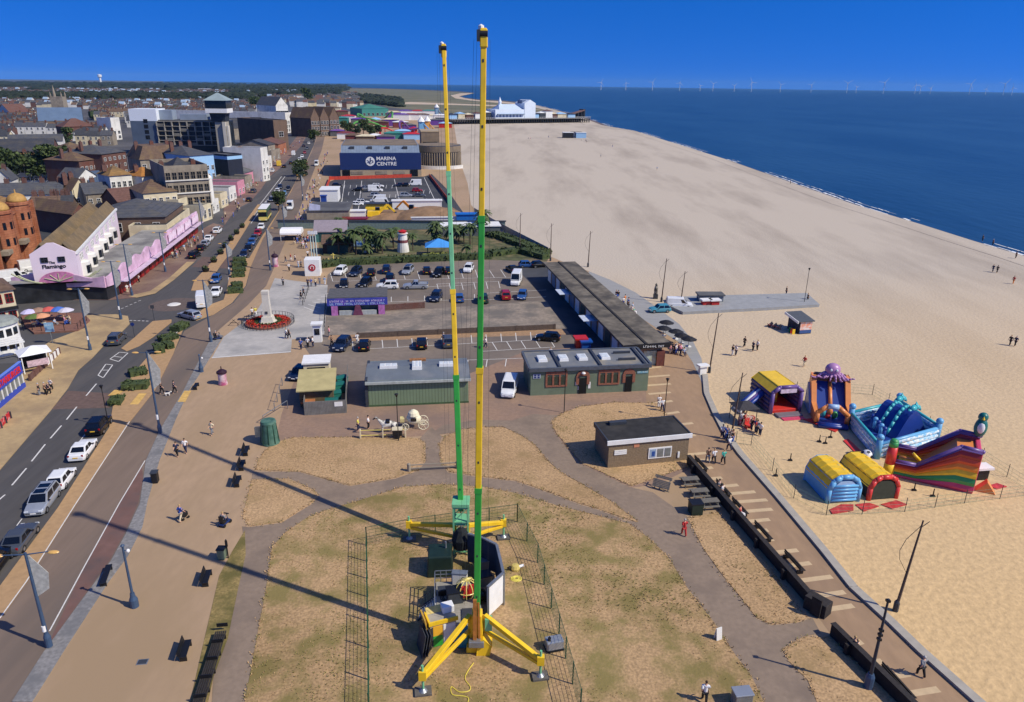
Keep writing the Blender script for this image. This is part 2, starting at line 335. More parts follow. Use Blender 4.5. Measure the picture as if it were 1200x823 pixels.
# dunes and sand spit beyond the pier
M_DUNE=mat('dune grass',(104,104,80),.95,var=.15,scale=.02,col2=(126,118,92),c2scale=.008)
sheet('dunes',[(528,133),(455,126),(420,112),(398,104),(450,104.4),(500,106.2),(540,108.4),(553,109.5),(545,110.5),(534,112),(540,115),(560,118),(600,121),(640,129),(640,132.5)],.02,M_DUNE)
sheet('sand_spit',[(528,112),(540,109.4),(556,109.2),(548,111),(538,113),(545,115.3),(560,117.4),(585,118.6),(605,120.8),(604,122.4),(575,120),(552,118),(534,115.5)],.05,mat('pale spit sand',(190,172,148),.95))
sheet('sand_track',[(455,122),(480,119.6),(540,121.8),(600,124),(640,130),(600,125.4),(540,123.4),(490,122.4)],.06,mat('pale spit sand',(190,172,148)))
# ---- promenade base: everything between the road and the beach
sheet('promenade',[(-20,900),(30,800),(107,689),(147,627),(171,560),(206,490),(232,425),(250,390),(290,335),(330,262),(352,205),(362,180),(376,140),(420,128),(470,130),(515,133),(532,146)]+prom_edge[::-1][1:]+[(1230,900)],.008,M_PROM)
# seaside promenade right of the dark wall, brick areas
sheet('seafront_walk',[(1010,900),(1045,823),(975,745),(958,722),(920,668),(808,541),(803,533),(790,500),(772,486),(757,470),(757,408),(783,405),(822,430),(829,465),(838,485),(850,508),(868,533),(912,583),(965,646),(1000,690),(1045,731),(1080,765),(1145,823),(1230,900)],.012,M_PROMR)
sheet('brick_forecourt',[(322,520),(330,485),(345,446),(390,446),(436,440),(436,402),(560,398),(758,408),(757,470),(772,486),(803,533),(812,548),(770,568),(712,575),(650,545),(560,505),(440,516),(330,520)],.012,M_PROM2)
# car park and sunken yard
sheet('car_park',[(372,428),(352,400),(378,375),(384,322),(398,310),(560,302),(640,305),(655,330),(700,405),(615,412),(545,440),(420,446),(378,446)],.016,M_CARP)
sheet('sunken_yard',[(386,392),(382,368),(480,364),(560,358),(640,352),(662,385),(560,388),(420,394)],.02,M_SUNK)
sheet('yard_kerb_paving',[(384,398),(386,393),(560,388.5),(662,385.5),(668,392),(560,395),(420,400)],.024,mat('tan kerb paving',(158,128,98),.9))
sheet('shelter_terrace',[(600,314),(640,312),(720,405),(760,408),(690,420),(668,392),(640,352),(612,322)],.02,M_CARPD)
# plaza
sheet('plaza',[(248,420),(262,395),(300,366),(316,340),(322,326),(352,330),(384,334),(382,368),(380,392),(342,398),(341,413)],.02,M_PLAZA)
# service road, cycle lane, cobbles
sheet('service_road',[(-60,900),(-90,870),(0,726),(31,683),(90,590),(152,495),(182,457),(203,415),(216,388),(250,369),(274,355),(289,335),(294,312),(308,280),(326,250),(345,216),(357,196),(366,176),(372,160),(377,150),(383,150),(377,176),(366,205),(352,243),(338,275),(322,312),(312,335),(290,358),(255,388),(240,413),(214,460),(187,505),(171,540),(164,590),(147,627),(130,658),(107,689),(51,765),(14,823),(-20,880)],.014,M_SERV)
sheet('cycle_lane',[(54,760),(99,664),(140,590),(166,545),(168,560),(162,590),(145,627),(128,658),(105,689)],.018,M_CYC)
raised('cobble_strip',[(14,823),(51,765),(107,689),(130,658),(147,627),(164,590),(171,540),(187,505),(214,460),(232,425),(251,390),(262,394),(238,433),(222,457),(206,492),(187,540),(173,588),(167,618),(150,652),(127,683),(79,757),(38,823)],.06,M_COB)
# road
M_ROADPTS=[(-220,860),(0,551),(59,482),(80,455),(92,434),(108,420),(122,405),(140,392),(152,380),(150,371),(136,369),(110,369.5),(60,373),(-60,380),(-60,357),(19,354),(127,353),(160,350),(182,345),(204,329),(228,308),(248,284),(263,265),(277,246),(293,238),(306,223),(315,209),(330,197),(341,185),(353,172),(362,156),(366,147),(370,138),(377,138),(374,147),(372,157),(368,170),(358,192),(351,203),(341,225),(326,249),(308,276),(292,303),(280,304),(270,316),(266,340),(262,352),(245,358),(224,373),(206,392),(189,408),(174,418),(160,434),(144,457),(133,474),(128,502),(68,596),(0,688),(-120,870)]
sheet('road',M_ROADPTS,.012,M_ASPH)
raised('left_pavement',[(-220,860),(0,551),(59,482),(80,455),(92,434),(108,420),(122,405),(140,392),(152,380),(150,371),(136,369),(110,369.5),(95,371),(100,385),(60,400),(0,440),(-150,560),(-400,800)],.1,M_PAVE)
raised('island_pavement',[(-90,870),(-120,870),(0,688),(68,596),(128,502),(133,474),(144,457),(160,434),(174,418),(189,408),(206,392),(214,388),(203,415),(182,457),(152,495),(90,590),(31,683),(0,726)],.1,M_ISL)
raised('right_verge',[(224,373),(245,358),(262,352),(266,340),(270,316),(280,304),(292,303),(308,276),(326,249),(341,225),(351,203),(357,195),(345,216),(326,250),(308,280),(294,312),(288,335),(272,355),(250,369),(230,376)],.1,M_ISL)
raised('arcade_pavement',[(19,352),(127,352),(160,349),(182,344),(204,328),(228,307),(248,283),(262,265),(250,262),(232,272),(205,298),(170,322),(140,336),(19,339)],.1,M_REDP)
sheet('pavement_edge',[(160,349),(182,344),(204,328),(228,307),(219,307),(198,326),(176,341),(150,347)],.108,M_PAVE)
raised('hotel_pavement',[(263,264),(277,245),(293,237),(306,222),(315,208),(330,196),(341,184),(353,171),(361,156),(350,158),(335,176),(312,195),(296,212),(282,228),(262,245)],.1,M_REDP)
raised('traffic_island',[(142,409),(158,396),(179,377),(201,375),(201,378),(180,395),(163,406),(148,412)],.1,M_ISL)
raised('central_reservation',[(224,341),(228,329),(246,310),(264,291),(286,262),(302,240),(305,240),(290,266),(275,290),(258,312),(240,341)],.1,M_ISL)
c=P(204,357); e=(P(232,357)-P(176,357)).length/2
MB().lathe([(e,0),(e-.01,.006)],40,(c.x,c.y,.012)).build('roundabout',mat('brown roundabout tarmac',(100,88,82),.9),kind='structure')
MB().lathe([(e*.27,0),(e*.2,.12),(.01,.16)],28,(c.x,c.y,.02)).build('roundabout_hump',M_LINE,kind='structure')
sheet('crossing_strip',[(60,480),(80,458),(128,461),(134,470),(128,478)],.016,mat('brown crossing tarmac',(104,86,78),.9))
sheet('crossing_strip',[(225,313),(237,301),(292,303),(270,315)],.018,mat('brown crossing tarmac',(104,86,78)))
sheet('tactile_paving',[(126,464),(140,462),(146,457),(134,457)],.108,mat('yellow buff tactile paving',(206,168,96),.9))
sheet('tactile_paving',[(152,474),(162,474),(172,461),(163,461)],.108,mat('yellow buff tactile paving',(206,168,96)))
sheet('tactile_paving',[(208,471),(217,471),(224,458),(216,458)],.068,mat('yellow buff tactile paving',(206,168,96)))
# side street behind the arcade and yards
sheet('back_street',[(40,310),(46,268),(80,268),(100,285),(60,330),(30,345)],.006,M_CARPD)
sheet('back_street',[(-40,278),(44,274),(88,268),(84,264),(-40,268)],.007,M_CARPD)
# white lines
ln=MB()
def line(a,bp,wd=.12,z=.022):
    p,q=P(*a),P(*bp); d=(q-p).normalized(); n=Vector((-d.y,d.x,0))*wd/2
    ln.add([(p.x-n.x,p.y-n.y,z),(q.x-n.x,q.y-n.y,z),(q.x+n.x,q.y+n.y,z),(p.x+n.x,p.y+n.y,z)],[(0,1,2,3)])
for (x1,y1),(x2,y2) in [((14,569),(31,549)),((37,541),(53,521)),((59,514),(72,499)),((78,492),(90,477)),((-8,592),(6,580)),((101,464),(113,450)),]: line((x1,y1),(x2,y2),.16)
for k in range(8):   # dashed bay line
    t=k/8; line((5+t*118,636-t*158),(11+t*118,628-t*158),.1)
for k in range(9): t=k/9; line((66+t*42,452-t*38),(68.5+t*42,449.5-t*38),.1)
for a,bp in [((115,440),(124,427)),((124,427),(132,428)),((132,428),(121,443)),((121,443),(115,440)),((129,421),(140,413)),((140,413),(150,414)),((150,414),(139,424)),((139,424),(129,421)),((134,418),(143,419)),((118,434),(127,434))]: line(a,bp,.14)
line((58,740),(99,664),.1); line((99,664),(140,590),.1); line((140,590),(170,540),.1); line((31,683),(90,590),.1,.108); line((90,590),(152,495),.1,.108); line((0,726),(31,683),.1,.108)
for k in range(6): line((147+k*4.8,375.5+.2*k),(150+k*4.8,375.6+.2*k),.2)
for k in range(5): line((142+k*5,362-2.2*k),(145+k*5,361-2.2*k),.15)
for k in range(7): line((182+k*4,425-k*5.6),(184+k*4,422.4-k*5.6),.12)
for a,bp in [((268,347),(268,325)),((288,262),(306,238)),((294,262),(312,237)),((306,238),(330,207)),((312,237),(334,207))]: line(a,bp,.2)
for k in range(6): line((290+k*4,260-k*4.5),(298+k*4,252-k*4.5),.25)
# car park bays
def bays(x0,y0,x1,y1,n,dx,dy,base=True):
    for k in range(n+1):
        t=k/n; a=(x0+(x1-x0)*t,y0+(y1-y0)*t); line(a,(a[0]+dx,a[1]+dy),.12,.03)
    if base: line((x0,y0),(x1,y1),.12,.03)
bays(390,330,560,326,10,-3,-9.5); bays(396,341,555,334,10,0,0,True); bays(512,333,584,330,5,2,8); bays(400,356,556,351,8,0,-6); bays(566,326,606,325,3,-6,-9,)
bays(414,410,640,398,13,-1,-9.5); bays(436,426,616,420,8,-1.5,9,); bays(566,412,650,407,5,-6,-9.5); line((566,344),(640,340)); line((566,352),(640,348)); 
for k in range(7): line((356+k*5,360-k*3),(372+k*4,366-k*4.6),.18,.03)
line((248,419.5),(341,412.5),.25,.03)
ln.build('road_markings',M_LINE,kind='structure')
# pale cross bands of the seafront walk
bd=MB()
for i,(x,y,x2,y2) in enumerate([(806,533,829,531),(805,540,835,539),(815,551,835,548),(826,562,846,560),(840,571,865,568.5),(848,579.5,885,576.5),(858,589,899,586),(868,600,905,597),(874,611.5,902,609),(880,623.5,900,621.5),(893,634,906,632),(907,648,935,645),(920,664,950,660),(936,681,975,676),(950,700,990,694),(960,716,1000,710),(1000,755,1010,752),(1018,778,1034,775),(1026,796,1065,790),(1050,816,1100,808),(758,432,775,430),(758,442,785,440),(758,452,786,450),(760,462,786,460),(765,473,788,470),(775,486,796,483),(785,499,812,496),(795,512,815,510)]):
    p=P(x,y);q=P(x2,y2);d=(q-p).normalized();n=Vector((-d.y,d.x,0))*.27
    bd.add([(p.x-n.x,p.y-n.y,.018),(q.x-n.x,q.y-n.y,.018),(q.x+n.x,q.y+n.y,.018),(p.x+n.x,p.y+n.y,.018)],[(0,1,2,3)])
bd.build('paving_bands',M_BAND,kind='structure')
# seafront decking and ramp on the beach
sheet('boardwalk',[(690,318),(715,328),(745,343),(772,362),(796,380),(812,400),(822,420),(827,448),(832,470),(824,452),(812,425),(797,402),(770,385),(735,362),(690,325)],.02,M_BOARD)
raised('beach_ramp',[(780,352),(815,350),(945,346.5),(960,360),(900,364),(800,369),(785,362)],.55,mat('grey ramp concrete',(150,152,152),.85,var=.1,scale=1))
# grass lawns (slightly raised, worn edges)
def lawn(pts,m,h=.05,name='lawn'):
    raised(name,pts,h,m)
lawnA=[(300,551),(302,540),(318,520),(345,513),(430,513),(488,514),(497,519),(498,540),(490,551),(464,560),(410,569),(352,553)]
lawnA2=[(295,563),(338,562),(366,574),(373,580),(366,589),(349,600),(330,612),(292,617),(284,605)]
lawnB=[(517,540),(515,522),(522,512),(540,504),(566,501),(590,501),(611,511),(627,522),(641,540),(657,554),(689,572),(716,588),(732,600),(748,612),(742,611),(727,606),(702,597),(678,590),(644,577),(603,563),(566,559),(526,553)]
lawnC=[(656,486),(680,477),(720,472),(770,473),(790,500),(803,533),(812,540),(806,547),(740,570),(712,557),(681,543),(665,524),(652,508),(646,495)]
lawnD=[(806,608),(841,601),(858,621),(898,661),(926,698),(936,716),(946,723),(935,729),(904,732),(886,724),(870,703),(847,675),(824,643)]
lawnE=[(917,762),(941,747),(972,748),(986,760),(1000,777),(1053,823),(1120,900),(985,900),(957,823),(946,797),(926,777)]
mainlawn=[(287,823),(304,731),(311,695),(319,641),(335,624),(360,607),(381,599),(424,586),(472,571),(517,568),(566,571),(603,578),(630,586),(657,594),(690,602),(712,608),(737,614),(759,630),(782,652),(805,689),(836,729),(858,763),(881,794),(895,823),(930,900),(265,900)]
for l_ in (lawnA,lawnA2,lawnB,lawnC,lawnD): lawn(l_,M_GR)
lawn(lawnE,M_GR); lawn(mainlawn,M_GRG,.05)
lawn([(223,823),(240,748),(257,675),(272,647),(287,622),(288,650),(278,695),(267,748),(250,794),(244,823)],M_GRV,.04,'lawn')
# asphalt paths
sheet('path',[(244,900),(250,794),(267,748),(278,695),(287,647),(284,617),(292,618),(330,613),(349,601),(367,590),(374,580),(367,573),(339,560.5),(295,561.5),(296,553),(349,553),(410,570),(464,561),(490,552),(499,541),(499,519),(492,514),(505,500),(518,512),(514,522),(516,541),(525,554),(566,560),(603,564),(644,578),(678,591),(702,598),(728,608),(728,612),(700,604),(657,594),(630,586),(603,578),(566,571),(517,568),(472,571),(424,586),(381,599),(360,607),(335,624),(319,641),(311,695),(304,731),(287,823),(270,900)],.03,M_PATH)
sheet('path',[(500,512),(520,498),(560,492),(600,493),(625,485),(655,487),(645,496),(651,509),(664,525),(680,544),(710,558),(738,571),(765,577),(806,606),(824,643),(847,676),(870,704),(886,725),(904,733),(935,730),(952,724),(962,742),(941,746),(915,761),(926,778),(946,798),(957,823),(985,900),(925,900),(895,823),(881,794),(858,763),(836,729),(805,689),(782,652),(759,630),(737,614),(712,608),(748,612),(716,587),(689,571),(657,553),(641,539),(627,521),(611,510),(590,500),(566,500)],.034,M_PATH)

# tufts of longer grass, thicker in patches and along the worn edges of the lawns
def inpoly(p,poly):
    c=False; j=len(poly)-1
    for i in range(len(poly)):
        a,b=poly[i],poly[j]
        if (a[1]>p[1])!=(b[1]>p[1]) and p[0]<(b[0]-a[0])*(p[1]-a[1])/(b[1]-a[1])+a[0]: c=not c
        j=i
    return c
from mathutils import noise
tf=MB()
def tuft(x,y,z,mi,s):
    for _ in range(3):
        a=rnd.uniform(0,6.3); l=s*rnd.uniform(.6,1.2); dx,dy=math.cos(a)*l*.5,math.sin(a)*l*.5; wx,wy=-math.sin(a)*l*.22,math.cos(a)*l*.22
        tf.add([(x-wx,y-wy,z),(x+wx,y+wy,z),(x+dx+wx*.4,y+dy+wy*.4,z+l*.7),(x+dx-wx*.4,y+dy-wy*.4,z+l*.7)],[(0,1,2,3)],mi)
for poly,den,gb in ((mainlawn,11,.1),(lawnA,6,-.05),(lawnA2,5,0),(lawnB,6,-.05),(lawnC,8,0),(lawnD,12,.05),(lawnE,10,.05)):
    w_=[P(*p) for p in poly]; xs=[p.x for p in w_]; ys=[p.y for p in w_]; 
    n=int((max(xs)-min(xs))*(max(ys)-min(ys))*den)
    for _ in range(n):
        x,y=rnd.uniform(min(xs),max(xs)),rnd.uniform(min(ys),max(ys))
        v=noise.fractal(Vector((x*.13,y*.13,3.1)),1,2,4)+.35*noise.noise(Vector((x*.9,y*.9,0)))+gb
        if v<.08 or not inpoly((x,y),w_): continue
        tuft(x,y,.05,0 if rnd.random()<min(.85,v*1.6) else rnd.choice((1,2)),.08+.08*min(1,v))
    for a,b in zip(w_,w_[1:]+w_[:1]):
        for _ in range(int((b-a).length*9)):
            p=a.lerp(b,rnd.random()); tuft(p.x+rnd.gauss(0,.14),p.y+rnd.gauss(0,.14),.04,rnd.choice((0,1,1,2)),rnd.uniform(.1,.2))
tf.build('grass_tufts',[mat('green grass blades',(134,126,74),.9,var=.3,scale=1),mat('straw grass blades',(186,156,114),.9,var=.25,scale=1),mat('brown grass blades',(158,128,90),.9,var=.25,scale=1)],kind='stuff')

# ================================================================ TOWN
SLATE=mat('blue grey slate roof',(78,80,86),.8,var=.2,scale=1.5,col2=(92,90,86),c2scale=.3); courses(SLATE,.45,.2)
SLATE2=mat('dark slate roof',(62,64,70),.8,var=.2,scale=1.5,col2=(78,76,74),c2scale=.3); courses(SLATE2,.45,.2)
TILE_B=mat('brown tile roof',(104,84,70),.85,var=.2,scale=1.5,col2=(120,100,72),c2scale=.3); courses(TILE_B,.45,.2)
TILE_R=mat('red tile roof',(106,78,70),.85,var=.2,scale=1.5,col2=(104,70,60),c2scale=.3); courses(TILE_R,.45,.2)
TILE_O=mat('ochre lichen roof',(142,110,68),.9,var=.2,scale=1.2,col2=(112,92,66),c2scale=.25); courses(TILE_O,.45,.2)
ROOF_G=mat('grey roof felt',(96,97,98),.9,var=.15,scale=.6,col2=(78,78,80),c2scale=.12)
ROOF_D=mat('dark roof felt',(60,60,62),.9,var=.25,scale=.7,col2=(78,76,72),c2scale=.15)
W_WHITE=mat('white render',(222,220,212),.8,var=.06,scale=.5,col2=(198,196,188),c2scale=.2)
W_CREAM=mat('cream render',(212,200,168),.8,var=.06,scale=.5,col2=(186,174,146),c2scale=.2)
W_BRICK=mat('red brick wall',(108,80,72),.85,var=.25,scale=4,col2=(108,68,58),c2scale=.3); courses(W_BRICK,.15,.2,amt=.4)
W_BROWN=mat('brown brick wall',(112,92,78),.85,var=.2,scale=4,col2=(96,80,70),c2scale=.3); courses(W_BROWN,.15,.2,amt=.35)
W_STONE=mat('grey stone wall',(148,138,122),.85,var=.15,scale=1.2,col2=(124,114,102),c2scale=.2)
W_BLUE=mat('pale blue render',(150,190,224),.75,var=.05)
W_PINK=mat('pale pink render',(226,210,220),.75,var=.05,scale=.4)
TERRA=mat('terracotta brickwork',(166,108,78),.8,var=.2,scale=1.6,col2=(146,86,60),c2scale=.3); courses(TERRA,.5,.12,amt=.35)
CONCT=mat('weathered tower concrete',(168,162,148),.85,var=.12,scale=.4,col2=(140,134,124),c2scale=.1)
def window_mesh(w,h,bars=1,frame=None):
    k=('w',w,h,bars,frame.name if frame else '')
    if k in MC: return MC[k]
    b=MB(); t=.09*min(1,w)
    b.box((0,.0,0),(w,.06,h),mi=1)
    for x in (-w/2,w/2): b.box((x,-.04,-t/2),(t,.1,h+t),mi=0)
    for z in (-t/2,h-t/2): b.box((0,-.045,z),(w-t,.1,t),mi=0)
    for i in range(bars): b.box((-w/2+(i+1)*w/(bars+1),-.042,0),(t*.6,.06,h),mi=0)
    b.box((0,-.042,h*.5),(w,.05,t*.6),mi=0)
    o=b.build('window',[frame or WHITE,GLASS]); me=o.data; bpy.data.objects.remove(o); MC[k]=me; return me
def put(me,name,parent,loc,rz=0):
    o=bpy.data.objects.new(name,me); COL.objects.link(o); o.location=loc; o.rotation_euler=(0,0,rz); adopt(o,parent); return o
def gable(b,w,d,h,rh,ax='x',ov=.3,mi=0,x0=0,y0=0):
    # roof solid with thickness; ax: ridge direction
    t=.18
    if ax=='x':
        pr=[(y0-ov,h-ov*rh/(d/2)),(y0+d/2,h+rh),(y0+d+ov,h-ov*rh/(d/2)),(y0+d+ov,h-ov*rh/(d/2)-t),(y0+d/2,h+rh-t),(y0-ov,h-ov*rh/(d/2)-t)]
        b.extr(pr,x0-ov,x0+w+ov,mi,'x')
    else:
        pr=[(x0-ov,h-ov*rh/(w/2)),(x0+w/2,h+rh),(x0+w+ov,h-ov*rh/(w/2)),(x0+w+ov,h-ov*rh/(w/2)-t),(x0+w/2,h+rh-t),(x0-ov,h-ov*rh/(w/2)-t)]
        b.extr(pr,y0-ov,y0+d+ov,mi,'y')
    return b
def hip(b,w,d,h,rh,ov=.4,ins=None,mi=0,x0=0,y0=0,ins_y=None):
    i=min(w,d)/2 if ins is None else ins; iy=d/2-.01 if ins_y is None else ins_y
    v=[(x0-ov,y0-ov,h),(x0+w+ov,y0-ov,h),(x0+w+ov,y0+d+ov,h),(x0-ov,y0+d+ov,h),(x0+i,y0+iy,h+rh),(x0+w-i,y0+iy,h+rh),(x0+w-i,y0+d-iy,h+rh),(x0+i,y0+d-iy,h+rh)]
    return b.add(v,[(3,2,1,0),(0,1,5,4),(1,2,6,5),(2,3,7,6),(3,0,4,7),(4,5,6,7)],mi)
def wallbox(w,d,h,gab=0,ax='x'):
    b=MB()
    if not gab: return b.box((w/2,d/2,-.3),(w,d,h+.3))
    if ax=='x': return b.extr([(0,-.3),(d,-.3),(d,h),(d/2,h+gab),(0,h)],0,w,0,'x')
    return b.extr([(0,-.3),(w,-.3),(w,h),(w/2,h+gab),(0,h)],0,d,0,'y')
def building(name,label,cat,a,bp,h,depth,wall,roofm,roof='gable',rh=2.5,front=(0,0),side=(0,0),win=(1.0,1.5),chim=(),group=None,eave=True,z0=.9,storey=3.,parapet=0,frame=None):
    z=h if eave else 0
    A=P(a[0],a[1],z); B=P(bp[0],bp[1],z); w=(B-A).length; rz=ang(A,B)
    t=thing(name,label,cat,(A.x,A.y,0),rz,group)
    g=rh if roof in('gable','gable_y') else 0
    wallbox(w,depth,h,g*.97,'y' if roof=='gable_y' else 'x').build('wall',wall,t)
    rb=MB()
    if roof=='gable': gable(rb,w,depth,h,rh)
    elif roof=='gable_y': gable(rb,w,depth,h,rh,'y')
    elif roof=='hip': hip(rb,w,depth,h,rh)
    elif roof=='mansard': hip(rb,w,depth,h,rh,ins=rh*.5,ins_y=rh*.5)
    else:
        rb.box((w/2,depth/2,h+.003),(w-.4,depth-.4,.1))
    r=rb.build('roof',roofm,t)
    if roof=='flat':
        pb=MB(); p=parapet or .5
        for c,dd in (((w/2,.15,h),(w,.3,p)),((w/2,depth-.15,h),(w,.3,p)),((.15,depth/2,h),(.3,depth-.6,p)),((w-.15,depth/2,h),(.3,depth-.6,p))): pb.box(c,dd)
        pb.build('parapet',wall,t)
    for cx,cy,cz,cw in chim:
        cb=MB().box((cx*w,cy*depth,cz),(cw,.7,1.9)); 
        for k in range(int(cw/.4)): cb.tube((cx*w-cw/2+.25+k*.4,cy*depth,cz+1.9),(cx*w-cw/2+.25+k*.4,cy*depth,cz+2.4),.12,.1,6)
        cb.build('chimney',W_BRICK,r)
    wm=window_mesh(win[0],win[1],1,frame)
    for (n,rows,fx) in ((front[0],front[1],0),(side[0],side[1],1)):
        L=w if fx==0 else depth
        for j in range(rows):
            for i in range(n):
                q=L*(i+.5)/n; zz=z0+j*storey
                if fx==0: put(wm,'window',t,(q,-.03,zz))
                else: put(wm,'window',t,(w+.03,q,zz),PI/2)
    return t,w,rz
# ---- the pink amusement arcade on the corner
def arcade():
    A=P(42,332,3.6); B=P(95,328.5,3.6); A.z=B.z=0; rz=ang(A,B); w=(B-A).length
    hF=10.4
    t=thing('amusement_arcade','pale pink corner arcade with a pink crest on its wavy fascia','arcade',(A.x,A.y,0),rz)
    d=52.
    b=MB(); b.box((w/2,d/2,-.1),(w,d,hF-1.5)); b.build('wall',W_PINK,t)
    # gable shaped front with clipped top
    fb=MB(); fb.extr([(0,0),(w,0),(w,hF-1.4),(w-3.2,hF+.5),(3,hF+.5),(0,hF-1.4)],-.35,-.02,0,'y'); fb.build('front_gable',W_PINK,t)
    r=MB(); gable(r,w*.5,d,hF-1.6,2.,'y',.2,x0=0); gable(r,w*.5-.5,d,hF-1.6,2.,'y',.2,x0=w*.5+.3)
    for x0 in (0,w*.5+.3):
        r.extr([(x0,hF-1.7),(x0+w*.5-.4,hF-1.7),(x0+w*.25-.2,hF+.2)],d-.2,d,0,'y')
    r.build('roof',mat('dull olive brown roof',(122,104,76),.9,var=.2,scale=1.2,col2=(104,92,72),c2scale=.25),t)
    cf=MB().box((w+.1,d/2,hF-1.9),(.35,d,.45)); cf.build('eaves_board',WHITE,t)
    wm=window_mesh(1.1,.9,1,DGREY)
    for x in (2.2,w-2.4): put(wm,'window',t,(x,-.4,hF-3.))
    wm2=window_mesh(1.2,1.2,1); 
    for k in range(8):
        put(wm2,'window',t,(w+.05,3+k*6,hF-3.6),PI/2); put(wm2,'window',t,(w+.05,4.6+k*6,hF-3.6),PI/2)
    for k in range(6):
        bw=MB().lathe([(1.3,0),(1.3,2.6),(.9,2.9)],12,(w,4+k*7,3.7)); bw.build('bay_window',W_WHITE,t)
        g=MB()
        for a in (-40,0,40): g.box((w+1.32*math.cos(R(a)),4+k*7+1.32*math.sin(R(a)),4.2),(.05,.7,1.5),R(a))
        g.build('pane',GLASS,kids(t)[-1])
    text('The',.62,(w*.45,-.37,hF-3.1),(PI/2,0,0),BLACK,t,'lettering',.03,bold=.02)
    text('Flamingo',.98,(w*.48,-.37,hF-3.85),(PI/2,0,0),BLACK,t,'lettering',.03,1.1,bold=.03)
    # ground floor range: front along the side street, wing along the road
    inv=Matrix.Rotation(-rz,4,'Z')@Matrix.Translation((-A.x,-A.y,0))
    def L(px,py,z=0): return inv@P(px,py,z)
    f0,f1=L(19,351),L(127,352); g0,g1=L(140,346),L(232,272); hg=3.6
    nrm=Vector((-(g1-g0).y,(g1-g0).x,0)).normalized(); 
    dn=(g1-g0).normalized(); nn=Vector((-dn.y,dn.x,0)); ins=nn*9
    poly=[f0,f1,g0,g1,g1+nn*9,g0+nn*9.5+dn*4,(w+.02,f1.y+4.2,0),(w+.02,-.5,0),(f0.x,-.5,0)]
    poly=[(p[0],p[1]) for p in poly]
    MB().prism(poly,-.1,hg).build('ground_floor',mat('dark arcade shopfront',(44,46,50),.4,var=.5,scale=.7),t)
    MB().prism([(p[0],p[1]) for p in poly],hg+.004,hg+.12).build('flat_roof',mat('pale roof deck',(150,148,142),.9,var=.12,scale=.4,col2=(112,110,108),c2scale=.15),t)
    PK=mat('pink painted fascia',(204,168,190),.6,var=.22,scale=.5,col2=(226,190,212),c2scale=.35); GRNF=mat('sage fascia trim',(172,176,140),.6)
    def fascia(p,q,h0,h1,wav,name,m,th=.35):
        d=(q-p); n=int(d.length/1.2)+1; top=[];bot=[]
        for i in range(n+1):
            s=i/n; top.append((s*d.length,h1+wav*math.sin(s*d.length*.42)**2)); bot.append((s*d.length,h0-.25*wav*math.sin(s*d.length*.42+.5)**2))
        o=MB().extr(bot+top[::-1],0,th,0,'y'); ob=o.build(name,m,t,loc=(p.x,p.y,0),rz=math.atan2(d.y,d.x)); ob.location.x+=.01; return ob
    n0=Vector((0,-.45,0))
    fascia(f0+n0,f1+n0,2.7,4.3,.7,'fascia',PK); fascia(f1+Vector((.35,-.3,0)),g0+Vector((.3,-.35,0)),2.7,4.4,.7,'fascia',PK)
    o=-nn*.45; fascia(g0+o,g0+(g1-g0)*.5+o,2.8,4.6,.9,'fascia',PK); 
    fascia(g0+(g1-g0)*.52+o,g1+o,2.9,5.6,.15,'fascia',mat('pink sign panels',(208,178,198),.5,var=.3,scale=.25,col2=(240,205,228),c2scale=.22))
    for k in range(4): fascia(g0+(g1-g0)*(.53+k*.117)+o*1.9,g0+(g1-g0)*(.63+k*.117)+o*1.9,3.4,5.2,.05,'sign_panel',mat('magenta sign panel',(202,158,180),.5,var=.35,scale=.9,col2=(244,222,236),c2scale=.6,c2amt=.9),.1)
    # crest: lotus fan with scrolls
    c=(f0.x+(f1.x-f0.x)*.53,-.52-.5,0); cr=MB()
    fan=[(c[0]+3.3*math.cos(a),3.7+2.0*math.sin(a)) for a in [PI*i/16 for i in range(17)]]
    cr.extr(fan,c[1],c[1]+.2,0,'y'); cr.build('crest',mat('deep pink crest',(190,122,160),.5,var=.3,scale=1.2),t)
    sb=MB()
    for sgn in (-1,1):
        for rr in (3.7,4.6): sb.path([(c[0]+sgn*(2.2+rr*1.1*s),c[1]-.05,3.75+1.9*(s**2)*rr/4.2) for s in [i/8 for i in range(9)]],.14,6)
    for a in range(30,160,30): sb.tube((c[0],c[1]-.06,3.9),(c[0]+2.6*math.cos(R(a)),c[1]-.06,3.8+1.6*math.sin(R(a))),.08)
    sb.build('crest_scroll',GRNF,t)
    rb=MB(); 
    for k in range(10):
        p=g0+(g1-g0)*((k+.5)/10)-nn*.1; rb.box((p.x,p.y,.1),((g1-g0).length/10-.9,.3,2.2),math.atan2(dn.y,dn.x))
    rb.build('red_frontage',mat('red arcade frontage',(150,34,36),.4,var=.5,scale=1.2,col2=(60,30,34),c2scale=.5),t)
    aw=MB(); 
    p,q=g0-nn*1.2,g1-nn*1.2; aw.beam((p.x,p.y,2.65),(q.x,q.y,2.75),1.3,.12); aw.build('canopy',mat('pale lilac canopy edge',(196,178,196),.6),t)
    return t
arcade()
